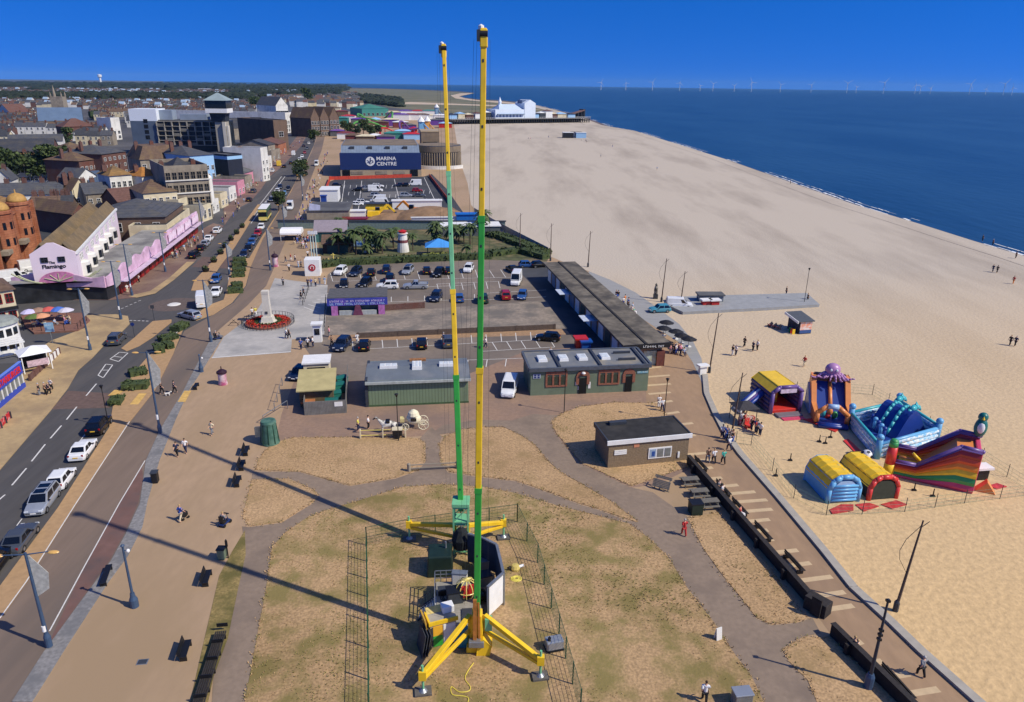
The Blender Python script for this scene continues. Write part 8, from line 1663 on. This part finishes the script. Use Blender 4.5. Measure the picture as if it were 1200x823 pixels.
# buggy, scooters
t=misc('pushchair','dark pushchair pushed along the tan promenade','pushchair',216.5,608,R(60)); MB().box((0,0,.35),(.6,.42,.4)).build('seat',BLACK,t,bevel=.05); MB().tube((-.3,0,.7),(-.55,0,1.),.03).build('handle',STEEL,t)
for x in(-.28,.28):
    for s in(-.2,.2): MB().tube((x,s-.03,.13),(x,s+.03,.13),.13,None,10).build('wheel',TYRE,t)
def scooter(px,py,rz,label,tp):
    t=misc('mobility_scooter',label,'scooter',px,py,rz); MB().box((0,0,.18),(1.2,.5,.16)).build('base',NAVY,t,bevel=.04); MB().box((-.25,0,.34),(.45,.45,.32)).build('seat',BLACK,t,bevel=.04); MB().box((-.48,0,.6),(.1,.45,.55)).build('backrest',BLACK,t); MB().tube((.5,0,.3),(.35,0,1.05),.04).build('tiller',STEEL,t); MB().box((.35,0,1.),(.12,.5,.06)).build('handlebar',BLACK,t)
    for x in(-.42,.48):
        for s in(-.25,.25): MB().tube((x,s-.05,.16),(x,s+.05,.16),.16,None,12).build('wheel',TYRE,t)
    q=person(px,py,'sit',tp,'navy',0,T_+'riding the '+label.split(' beside')[0].split(' on ')[0].replace('mobility ',''),'people riding scooters',z=.2); q.location=t.location+Vector((-.2*math.cos(rz),-.2*math.sin(rz),.16)); q.rotation_euler=(0,0,rz)
scooter(264,615,R(75),'dark blue mobility scooter on the tan promenade','grey'); scooter(255,398,R(40),'black mobility scooter beside the plaza corner','black')
t=misc('bicycle_stand','dark folded easel frame on the plaza beside the obelisk','stand',274,382,R(10)); MB().beam((-.9,0,.1),(.3,0,1.1),.06,.06).build('strut',BLACK,t); MB().beam((.9,0,.1),(-.1,0,1.1),.06,.06).build('strut',BLACK,t); MB().box((0,0,.5),(1.2,.06,.08)).build('bar',BLACK,t)
t=misc('small_dog','small white dog crossing with the walkers','dog',197,464,R(20)); J=dict(r=(-.25,0,.36,.1),c=(.15,0,.38,.11),n=(.3,0,.5,.07),h=(.4,0,.56,.08),m=(.52,0,.52,.045),t=(-.42,0,.48,.03)); E_=[('r','c'),('c','n'),('n','h'),('h','m'),('r','t')]
for s in(-1,1):
    for a,x,b0 in(('f',.16,'c'),('b',-.24,'r')): J[a+str(s)]=(x,s*.08,.2,.045); J[a+str(s)+'p']=(x+.02,s*.08,.03,.04); E_+=[(b0,a+str(s)),(a+str(s),a+str(s)+'p')]
o=bpy.data.objects.new('body',skinmesh('dog_body',J,E_,'r')); COL.objects.link(o); o.data.materials.append(W_WHITE); adopt(o,t); b=MB()
for s in(-.05,.05): MB().box((.38,s,.62),(.04,.03,.07)).build('ear',W_CREAM,t)
for q in PPL.values(): drop(q)
# ================================================================ INFLATABLES AND BEACH
def vinyl(n,c,**k): return paint('inflatable vinyl '+n,c,.38,**k)
VB=vinyl('light blue',(104,170,216)); VDB=vinyl('deep blue',(34,62,140)); VY=vinyl('yellow',(238,196,44),var=.1); VR=vinyl('red',(206,58,52)); VP=vinyl('purple',(104,80,140)); VO=vinyl('orange',(224,142,78)); VG=vinyl('green',(60,150,84)); VPK=vinyl('pink',(206,72,104)); VT=vinyl('turquoise',(60,170,180)); VGR=vinyl('grey',(120,112,120)); VL=vinyl('lilac',(176,130,176)); VW=vinyl('white',(228,230,232)); VK=vinyl('dark interior',(36,32,40)); VBR=mat('blue white block pattern vinyl',(110,178,220),.4,var=.05,col2=(224,230,236),c2scale=2.2,c2amt=.75,stretch=(1,1,2.2))
def puff(b,p,q,h,n,mi=0,r=None):
    # wall of n stacked air tubes
    r=r or h/n/2
    for k in range(n): z=r+k*(h-2*r)/max(1,n-1) if n>1 else h/2; b.tube((p[0],p[1],z),(q[0],q[1],z),r*1.12,None,10,mi); b.ell((p[0],p[1],z),(r*1.1,)*3,8,6,mi); b.ell((q[0],q[1],z),(r*1.1,)*3,8,6,mi)
    return b
def inf(name,label,px,py,rz,s=1.,cat='bouncy castle'):
    t=thing(name,label,cat,P(px,py),rz,'inflatables on the beach'); t.scale=(s,s,s); return t
def mats(label,pts,m): 
    w_=[P(*p) for p in pts]; o=w_[0]; return tag(MB().prism([(p.x-o.x,p.y-o.y) for p in w_],0,.1).build('play_mat',m,loc=o,bevel=.02),label,'mat','mats in front of the inflatables')
# 1 purple bounce house with a yellow roof and a side slide
a,b_=P(902.5,485),P(936,482.5); w=(b_-a).length
t=inf('bouncy_castle','purple bounce house with a yellow roof and a rainbow side slide',902.5,485,ang(a,b_)); d=w*1.25; h=w*.72
MB().box((w/2,d/2,0),(w,d,.5)).build('bed',VR,t,bevel=.1)
for s in (0,1): puff(MB(),(s*w,.3,0),(s*w,d,0),h,5).build('side_wall',vinyl('dark purple',(70,52,100)),t,smooth=True)
puff(MB(),(0,d,0),(w,d,0),h,5).build('back_wall',VK,t,smooth=True)
pr=[(-.2,h),(w*.2,h+w*.2),(w*.8,h+w*.2),(w+.2,h)]
MB().extr(pr+[(w-.1,h-.15),(w*.78,h+w*.13),(w*.22,h+w*.13),(.1,h-.15)],.1,d+.2,0,'y').build('roof',VY,t,bevel=.06)
fa=MB()
for p,q in ((( 0,0,0),(0,0,h)),((w,0,0),(w,0,h)),((0,0,h),(w*.22,0,h+w*.17)),((w*.22,0,h+w*.17),(w*.78,0,h+w*.17)),((w*.78,0,h+w*.17),(w,0,h))): fa.tube(p,q,.26,None,10); fa.ell(q,(.27,)*3,10,8)
fa.build('front_arch',VP,t,smooth=True); MB().box((w/2,-.15,h-.05),(w*.55,.2,.5)).build('arch_sign',mat('printed lilac sign',(206,190,206),.5,var=.25,scale=3),t); MB().tube((w*.5,d*.5,.5),(w*.5,d*.5,1.9),.24,.2,10).build('inner_pillar',VY,t,smooth=True)
sl_=MB()
for k,(y,m) in enumerate(((.3,0),(.75,1),(1.2,2),(1.65,0))): sl_.tube((-.2,d*.3+y,h*.75),(-w*.95,d*.05+y,.3),.27,None,10,k%3); sl_.ell((-w*.95,d*.05+y,.3),(.29,.29,.29),8,6,2)
sl_.build('side_slide',[VDB,VP,VW],t,smooth=True); MB().box((w*.5,-.9,0),(w*.85,1.2,.28)).build('step',VGR,t,bevel=.08); MB().box((w*.52,-1.9,0),(w*.75,.8,.12)).build('step',VPK,t,bevel=.05)
# 2 tall slide with a purple octopus
a,b_=P(955,497),P(993,503); w=(b_-a).length; rz=ang(a,b_)+.15
t=inf('inflatable_slide','tall blue and orange slide topped by a purple octopus',956,497,rz); d=w*1.75; H_=hgt(1000,480,443)
MB().box((w*.55,d*.5,0),(w*1.1,d,.45)).build('bed',VDB,t,bevel=.1)
sd_pr=[(.2,0),(d,0),(d,H_),(d*.82,H_),(d*.45,1.7),(.6,1.5),(.2,1.3)]
for x,m in ((0,VO),(w*1.1,VO)): MB().extr(sd_pr,x-.22,x+.22,0,'x').build('side_wall',m,t,bevel=.12)
MB().extr([(d*.35,.5),(d*.9,H_*.82),(d*.9,.45),(d*.35,.45)],.25,w*1.1-.25,0,'x').build('chute',VDB,t); MB().tube((w*.55,d*.38,.75),(w*.55,d*.88,H_*.86),.24,None,10).build('chute_divider',VO,t,smooth=True)
for x in (-.3,w*1.1+.3): MB().extr([(d*.45,.1),(d*.98,.1),(d*.98,H_*.7),(d*.6,1.6)],x-.12,x+.12,0,'x').build('outer_panel',vinyl('pale blue',(160,190,222)),t,bevel=.06)
MB().box((w*.55,d*.93,H_*.75),(w*1.05,.5,H_*.3)).build('crest',vinyl('brown',(104,72,56)),t,bevel=.15)
fa=MB(); pz=[(0,.4),(0,1.6),(w*.28,2.5),(w*.62,2.5),(w*.95,1.5),(w*.95,.4)]
for p,q in zip(pz,pz[1:]): fa.tube((p[0],0,p[1]),(q[0],0,q[1]),.3,None,10); fa.ell((q[0],0,q[1]),(.31,)*3,10,8)
fa.build('front_arch',VO,t,smooth=True); MB().tube((w*.28,-.02,2.52),(w*.62,-.02,2.52),.33,None,10).build('arch_top',vinyl('pale blue',(160,190,222)),t,smooth=True)
for y in (-.5,-1.): MB().tube((.1,y,.3),(w*.95,y,.3),.27,None,10).build('front_roll',VDB,t,smooth=True)
for x,c,z in ((w*.25,VT,1.),(w*.45,VO,1.3),(w*.62,VG,.9),(w*.4,VR,.7)): MB().ell((x,d*.2,z),(.35,.3,.5),10,8).build('inner_figure',c,t,smooth=True)
o=MB(); oc=Vector((w*.58,d*.86,H_+.35)); o.ell(oc+Vector((0,0,.55)),(.95,.8,.85),16,10)
for k in range(8):
    s=(k-3.5)/3.5; p=oc+Vector((s*.6,-.5+.5*abs(s),.1)); pts=[p]
    for j in range(1,7): pts.append(p+Vector((s*j*.34,-.12*j,-.1*j+.25*math.sin(j*1.2+k)*(1 if j>2 else .4))))
    for i,(p0,p1) in enumerate(zip(pts,pts[1:])): o.tube(p0,p1,.26-.03*i,.23-.03*i,8)
o.build('octopus',VL,t,smooth=True); oc2=kids(t)[-1]
for s in (-.35,.35): MB().ell(oc+Vector((s,-.75,.7)),(.16,.1,.2),8,6).build('eye',VW,oc2,smooth=True)
mats('long orange red mat in front of the octopus slide',[(941,492),(951,491),(984,503),(979,507)],VR); mats('orange red mat beside the blue assault course',[(988,517),(994,515),(1013,533),(1005,534)],VR)
# 3 blue walled course with a wave slide and dolphins
A,B,C,D=P(995,499),P(1027,537),P(1096,517),P(1050,486); t=inf('inflatable_course','blue block patterned play course with a wave slide and turquoise dolphins',1027,537,0); o=B.copy()
q=[p-o for p in (A,B,C,D)]; MB().prism([(p.x,p.y) for p in q],0,.4).build('bed',VDB,t)
for i,hh in ((0,1.7),(1,1.7),(2,2.),(3,1.8)):
    p0,p1=q[i],q[(i+1)%4]; puff(MB(),p0,p1,hh,3).build('side_wall',VBR,t,smooth=True); MB().tube((p0.x,p0.y,hh),(p1.x,p1.y,hh),.22,None,10).build('wall_top',VT if i!=1 else VB,t,smooth=True)
for p in q: k=MB().tube((p.x,p.y,0),(p.x,p.y,2.5),.38,.34,12); k.ell((p.x,p.y,2.6),(.42,.42,.4),12,8); k.build('corner_tower',VB,t,smooth=True)
cx=(q[2]+q[3])/2*.62+(q[0]+q[1])/2*.38; rz=ang(q[1],q[2]); M=Matrix.Translation((cx.x,cx.y,0))@Matrix.Rotation(rz,4,'Z')
wv=MB(); pr=[(-2.6,.4)]+[(-2.6+5.2*i/12,.5+3.1*math.sin(PI*i/12)**1.1) for i in range(13)]+[(2.6,.4)]; wv.extr(pr,-1.9,1.9,0,'y',M); wv.build('wave_slide',VDB,t,bevel=.1)
for s in(-.65,.65): 
    k=MB(); k.path([M@Vector((-2.6+5.2*i/12,s,.62+3.1*math.sin(PI*i/12)**1.1)) for i in range(13)],.2,8); k.build('slide_lane',VT,t,smooth=True)
for s,x in ((-1.3,.6),(1.2,1.4)):
    k=MB(); base=Vector((x,s,3.3)); pts=[(-1.1,-.2,.08),(-.7,.25,.26),(0,.5,.36),(.7,.35,.28),(1.2,-.1,.1)]
    for (x0,z0,r0),(x1,z1,r1) in zip(pts,pts[1:]): k.tube(M@(base+Vector((x0,0,z0))),M@(base+Vector((x1,0,z1))),r0,r1,10)
    k.add([M@(base+Vector(v)) for v in ((0,-.08,.75),(.5,-.08,.7),(.1,0,1.25),(0,.08,.75),(.5,.08,.7))],[(0,1,2),(4,3,2),(1,4,2),(3,0,2)]); k.add([M@(base+Vector(v)) for v in ((-1.,0,-.2),(-1.6,-.5,.05),(-1.3,0,-.05),(-1.6,.5,.05))],[(0,1,2,3),(3,2,1,0)]); k.build('dolphin',VT,t,smooth=True)
for i in range(5):
    p=q[0].lerp(q[1],.2+.15*i)*.7+q[3].lerp(q[2],.3)*.3; k=MB().tube((p.x,p.y,.4),(p.x,p.y,1.7),.25,.2,10); k.ell((p.x,p.y,1.75),(.3,.3,.25),8,6); k.build('obstacle',VB if i%2 else VDB,t,smooth=True)
# 4 long rainbow slide
A,B=P(1046,557),P(1139,578); rz=ang(A,B); L=(B-A).length; t=inf('rainbow_slide','long rainbow striped slide with a red entrance column and a teal bird figure',1046,557,rz); H_=hgt(1139,578,529); dp=4.2
prof=[(0,1.7),(L*.27,1.75),(L*.75,H_*1.0),(L,H_*.98)]
cols_=[(VP,1.0,.94),(vinyl('dark red',(150,44,44)),.94,.78),(vinyl('orange red',(214,84,44)),.78,.64),(vinyl('bright orange',(232,140,44)),.64,.5),(VY,.5,.35),(VG,.35,.17),(VPK,.17,0)]
for nm,y in (('front_side',0),('rear_side',dp)):
    sd=MB().extr([(0,0),(L,0),(L,H_*.97),(L*.75,H_*.97),(L*.27,1.7),(0,1.65)],y-.18,y+.18,0,'y'); so_=sd.build(nm,VR,t)
    for m,a1,a0 in cols_:
        st_=MB()
        for (x0,z0),(x1,z1) in zip(prof,prof[1:]):
            st_.add([(x0,y-.2,z0*a0),(x1,y-.2,z1*a0),(x1,y-.34,z1*(a0+a1)/2),(x0,y-.34,z0*(a0+a1)/2),(x1,y-.2,z1*a1),(x0,y-.2,z0*a1)],[(0,1,2,3),(3,2,4,5)]); st_.add([(x0,y+.2,z0*a0),(x1,y+.2,z1*a0),(x1,y+.34,z1*(a0+a1)/2),(x0,y+.34,z0*(a0+a1)/2),(x1,y+.2,z1*a1),(x0,y+.2,z0*a1)],[(3,2,1,0),(5,4,2,3)])
        st_.build('stripe',m,so_)
    tp=MB()
    for (x0,z0),(x1,z1) in zip(prof,prof[1:]): tp.tube((x0,y,z0),(x1,y,z1),.24,None,10); tp.ell((x1,y,z1),(.25,)*3,8,6)
    tp.build('top_roll',VP,so_,smooth=True)
ch=MB(); ch.extr([(0,.3),(L*.27,.4),(L*.72,H_*.85),(L*.95,H_*.85),(L*.95,.2),(0,.1)],.25,dp-.25,0,'y'); ch.build('chute',VO,t); MB().box((L*.98,dp/2,0),(.5,dp,H_*.9)).build('back_wall',VPK,t,bevel=.12)
for k in range(5): MB().tube((L*.05,.5+.8*k,.5),(L*.3,.5+.8*k,.55),.3,None,8).build('entrance_roll',VY if k%2 else VO,t,smooth=True)
c=MB(); c.tube((-.5,-.1,0),(-.5,-.1,1.4),.55,.52,14,1); c.tube((-.5,-.1,1.4),(-.5,-.1,3.4),.52,.46,14,0); c.tube((-.5,-.1,3.4),(-.5,-.1,4.0),.46,.42,14,2); c.ell((-.5,-.1,4.0),(.42,.42,.3),12,8,2); c.build('entrance_column',[VR,VY,VG],t,smooth=True)
c=MB().ell((L*.97,dp*.9,H_+1.),(.62,.55,1.1),14,10); c.ell((L*.97,dp*.9,H_+2.2),(.48,.46,.5),12,8); f=c.build('bird_figure',vinyl('dark teal',(24,108,104)),t,smooth=True); MB().ell((L*.97,dp*.9-.22,H_+1.05),(.42,.42,.72),12,8).build('belly',VW,f,smooth=True); MB().lathe([(.16,0),(.01,.35)],8,(L*.97,dp*.9-.5,H_+2.1)).build('beak',VY,f)
MB().tube((L*.3,1.0,1.9),(L*.2,1.0,2.6),.22,.14,8).build('yellow_figure',VY,t,smooth=True); MB().extr([(0,0),(1.8,0),(.9,1.2)],-.5,.5,0,'y').build('tail_fold',VO,t,loc=(L+.3,1.2,0))
# 5, 6 covered tunnels
def tunnel(label,fa,fb,top,depth,mw,mtop,arch,mouth,rib):
    a,b_=P(*fa),P(*fb); w=(b_-a).length; rz=ang(a,b_); h=hgt((fa[0]+fb[0])/2,(fa[1]+fb[1])/2,top); t=inf('inflatable_tunnel',label,fa[0],fa[1],rz); r=w/2
    sec=[(0,0),(0,h*.55),(w*.12,h*.85),(w*.32,h),(w*.68,h),(w*.88,h*.85),(w,h*.55),(w,0)]
    MB().extr(sec,.25,depth,0,'y').build('body',mw,t,bevel=.15); cv=MB()
    for k in range(9):
        y0=.3+k*(depth-.3)/9; y1=.3+(k+1)*(depth-.3)/9; e=.06+.05*(k%2)
        cv.extr([(-.04,h*.5),(w*.11,h*.86+e),(w*.31,h+e),(w*.69,h+e),(w*.89,h*.86+e),(w+.04,h*.5),(w*.87,h*.8),(w*.67,h*.95),(w*.33,h*.95),(w*.13,h*.8)],y0,y1,0,'y')
    cv.build('cover',mtop,t); ar=MB()
    for (x0,z0),(x1,z1) in zip(sec,sec[1:]): ar.tube((x0,.1,z0),(x1,.1,z1),.26,None,10); ar.ell((x1,.1,z1),(.27,)*3,8,6)
    ar.build('front_arch',arch,t,smooth=True); mo=MB().extr([(.25,.1),(w-.25,.1),(w-.25,h*.6),(w*.7,h*.85),(w*.3,h*.85),(.25,h*.6)],-.02,.2,0,'y').build('mouth',mouth,t)
    if rib:
        for k in range(5): MB().tube((.3,-.05,.3+k*h*.14),(w-.3,-.05,.3+k*h*.14),.14,None,8).build('front_roll',rib,mo,smooth=True)
    return t
tunnel('blue inflatable hall with a yellow cover and ribbed light blue front',(970,590),(1005,587.5),560,4.6,VB,VY,VB,vinyl('pale blue',(160,190,222)),VB); tunnel('red fronted inflatable tunnel with a yellow ribbed cover',(1018,586.5),(1050,584),560,5.4,VK,VY,VR,mat('dark green mesh',(60,66,54),.8),None)
p=P(1011,556); ft=thing('giant_football','black and white football resting above the red fronted tunnel','ball',p,0,None); hz=hgt(1011,556,533); s=MB().ell((0,0,hz),(.55,.55,.55),20,14); so_=s.build('ball',VW,ft,smooth=True); dots=MB(); g_=(1+5**.5)/2
for v in [(0,s1,s2*g_) for s1 in(-1,1) for s2 in(-1,1)]+[(s1,s2*g_,0) for s1 in(-1,1) for s2 in(-1,1)]+[(s2*g_,0,s1) for s1 in(-1,1) for s2 in(-1,1)]:
    n=Vector(v).normalized(); a=n.orthogonal().normalized(); b_=n.cross(a); dots.add([n*.555+(a*math.cos(i*2*PI/5)+b_*math.sin(i*2*PI/5))*.19+Vector((0,0,hz)) for i in range(5)],[(0,1,2,3,4)])
dots.build('black_patch',BLACK,so_); MB().tube((0,0,0),(0,0,hz-.5),.25,.2,8).build('stand',VB,ft)
for i,(l_,pts) in enumerate((('crumpled red mat in front of the blue hall, left',[(972,598),(985,592),(1000,592),(1000,599),(975,603)]),('crumpled red mat between the two covered tunnels',[(1002,592),(1018,590),(1030,594),(1012,600)]),('crumpled red mat in front of the red tunnel',[(1032,592),(1050,587),(1063,592),(1045,597)]),('small red mat at the right end of the fence',[(1158,570),(1168,567),(1180,571),(1168,574)]))): mats(l_,pts,mat('crumpled red vinyl',(186,62,60),.5,var=.3,scale=2.,bump=.15))
FM=mat('pale green wire fence',(120,150,124),.6)
def wire_fence(label,pts,h=1.5,step=4.):
    w_=[P(*p) for p in pts]; t=thing('wire_fence',label,'fence',w_[0],0,'wire fences of the inflatable park'); o=w_[0]; b=MB()
    for a,c in zip(w_,w_[1:]):
        d=c-a; n=max(1,round(d.length/step))
        for k in range(n+(c is w_[-1])): q=a+d*k/n-o; MB().tube((q.x,q.y,0),(q.x,q.y,h+.3),.035,None,6).build('post',DGREY,t)
        for z in (.1,.5,.9,h): b.tube(a-o+Vector((0,0,z)),c-o+Vector((0,0,z)),.012,None,4)
        for k in range(int(d.length/.9)): q=a+d*(k+.5)/int(d.length/.9)-o; b.tube(q,q+Vector((0,0,h)),.007,None,3)
    b.build('wire_mesh',FM,t)
wire_fence('wire fence between the inflatables and the sea wall',[(862,520),(880,522),(905,552),(930,584),(968,604)],1.3); wire_fence('wire fence along the near side of the inflatables',[(968,604),(1010,603),(1060,600),(1130,590),(1212,580)],1.3); wire_fence('wire fence behind the bounce house and the octopus slide',[(866,470),(905,462),(960,458),(1022,463)],1.3); wire_fence('wire fence on the sea side of the inflatables',[(1022,463),(1060,485),(1150,540),(1212,580)],1.3)
a,b_=P(864,499),P(886,497); t=thing('gazebo','dark canvas gazebo at the inflatable park entrance','gazebo',a,ang(a,b_)); w=(b_-a).length
for x in(.1,w-.1):
    for y in(0,2.2): MB().tube((x,y,0),(x,y,2.1),.05).build('pole',DGREY,t)
hip(MB(),w,2.4,2.1,.6,.15,ins=w*.4,ins_y=1.1,y0=-.1).build('roof',mat('dark canvas',(58,56,60),.8,var=.2),t); MB().box((w*.5,.2,0),(w*.8,.5,1.)).build('counter',mat('red white counter',(170,60,64),.6,var=.35,scale=3,col2=(220,214,210),c2scale=2.5),t)
p=P(873,499); t=thing('red_chair','red plastic seat under the dark gazebo','chair',P(876,502),R(20)); MB().box((0,0,.4),(.6,.6,.1)).build('seat',VR,t); MB().box((0,.28,.5),(.6,.08,.7)).build('backrest',VR,t)
for x in(-.25,.25): MB().box((x,0,0),(.06,.5,.39)).build('leg',VR,t)
for i,(x,y) in enumerate(((960,518),(967,520),(973,513),(926,540),(909,558),(1093,582),(1071,575))):
    p=P(x,y); t=thing('tether_post','short dark tether post in the sand near the inflatables','post',p,0,'tether posts'); MB().tube((0,0,0),(0,0,.9),.07,.05,8).build('post',BLACK,t); MB().box((0,0,0),(.4,.3,.15)).build('base',BLACK,t)
simple('speaker_box','black and white box behind the tail of the rainbow slide','box',1151,563,(1.3,.8,1.3),BLACK,extra=lid(WHITE),bev=.04)
# beach kiosk and its striped windbreaks
a,b_=P(936,392),P(950,391); t=thing('beach_kiosk','white and blue beach kiosk with a grey sloping roof and dark open side','kiosk',a,ang(a,b_)); w=(b_-a).length; h=hgt(943,391.5,377)
MB().box((w/2,1.7,0),(w,3.4,h)).build('wall',mat('dark navy boards',(34,44,66),.6),t); MB().box((w/2,-.03,h*.33),(w*.96,.08,h*.64)).build('price_board',mat('white orange menu board',(224,214,208),.5,var=.05,col2=(226,150,120),c2scale=1.6,c2amt=.7),t); MB().box((w/2,-.03,.15),(w*.96,.08,h*.27)).build('blue_panel',paint('mid blue panel',(50,84,140)),t)
MB().extr([(-.3,h),(3.8,h+.55),(3.8,h+.7),(-.3,h+.15)],-.6,w+.25,0,'x').build('roof',mat('grey kiosk roof',(84,88,92),.6,var=.1),t); MB().box((-.62,1.75,h+.05),(.12,4.1,.4),0,tilt=(R(7.6),'X')).build('barge_board',WHITE,t)
for k,(y,c) in enumerate(((.2,VY),(.7,VR),(1.2,VG))): MB().box((-.9,y,0),(.5,.06,.9)).build('body_board',c,t)
t=thing('windbreak','dark pile of windbreaks beside the beach kiosk','windbreak',P(931,388),R(20)); MB().extr([(0,0),(2.,0),(1.7,1.7),(.5,1.9)],-.9,.9,0,'y').build('sheet',BLACK,t,bevel=.15); MB().tube((.2,-.6,0),(.1,-.6,2.2),.05).build('pole',STEEL,t)
for i,(x,y) in enumerate(((902,383),(907,384.5),(912,386))): p=P(x,y); t=thing('deck_chair','red and white folded deck chair on the sand, %s from the left'%ROWN[i],'deck chair',p,R(15),'deck chairs by the beach kiosk'); MB().box((0,0,.3),(1.,.6,.06),0,tilt=(R(25),'Y')).build('seat',mat('red white cloth',(190,90,84),.7,var=.3,scale=5),t); MB().beam((-.5,0,0),(.5,0,.7),.06,.6).build('frame',W_STONE,t)
# beach ramp head: grey container, red boxes, parasols, figure post
simple('grey_container','low grey container on the beach ramp','container',833,357,(4.6,2.,1.2),mat('blue grey container',(112,122,130),.6),R(2),extra=lid(ROOF_G),z=.5)
for x,lb in ((828,'red jet ski trolley on the ramp, left of two'),(838,'red jet ski trolley on the ramp, right of two')): simple('trolley',lb,'trolley',x,361,(1.6,1.,.8),RED,R(10),extra=lid(WHITE),z=.55,bev=.08)
for i,(x,y) in enumerate(((780,391),(791,402),(798,407),(777,398),(806,411))):
    p=P(x,y); t=thing('cafe_parasol','dark parasol over a cafe table, %s from the far end'%ROWN[i],'parasol',p,0,'cafe parasols'); MB().tube((0,0,0),(0,0,2.3),.04).build('pole',STEEL,t); MB().lathe([(1.3,1.9),(.7,2.2),(.05,2.4)],8).build('canopy',mat('black parasol canvas',(34,34,38),.7),t); MB().lathe([(.5,.7),(.5,.74)],12).build('table_top',WHITE,t)
simple('bin_store','red and blue recycling bin store by the terrace block','bin store',681,409,(1.6,1.4,1.5),RED,R(8),extra=lid(RED)); simple('bin_store','blue recycling bin beside the red one','bin',687,411,(1.4,1.2,1.3),paint('recycling blue',(30,80,160)),R(8),extra=lid(paint('recycling blue',(30,80,160))))
t=misc('figure_post','dark carved post figure on a pale plinth by the beach ramp','statue',768,350); MB().box((0,0,0),(.8,.8,.9)).build('plinth',DGREY,t); MB().lathe([(.35,.9),(.4,1.8),(.3,2.4),(.2,2.5),(.26,2.8),(.05,3.1)],10).build('figure',mat('mottled dark figure',(70,66,60),.7,var=.4,scale=3,col2=(190,180,160),c2scale=1.5),t)
for i,(x,y,m,c) in enumerate(((666,162,BLACK,'black'),(676,161.5,WHITE,'white'),(681,162,W_BLUE,'pale blue'))): simple('beach_hut',c+' hut alone on the beach below the pier','hut',x,y,(8,6,4),m,R(5),extra=lid(WHITE if c!='white' else ROOF_G),group='huts on the far beach')
simple('sign_box','white sign box on the sea wall beside the tall cabled mast','sign',824,439,(1.1,.5,1.2),WHITE,R(20),extra=lid(WHITE))
# ---------------------------------------------------------------- air
hz=MB().box((0,0,-4),(46000,46000,190)).build('haze',[],kind='stuff')
hm=bpy.data.materials.new('haze air'); hm.use_nodes=True; n=hm.node_tree.nodes; n.clear(); pv=n.new('ShaderNodeVolumePrincipled'); pv.inputs['Color'].default_value=(.3,.62,1,1); pv.inputs['Density'].default_value=2.6e-5; pv.inputs['Anisotropy'].default_value=.0
ho=n.new('ShaderNodeOutputMaterial'); hm.node_tree.links.new(pv.outputs[0],ho.inputs['Volume']); hz.data.materials.append(hm)
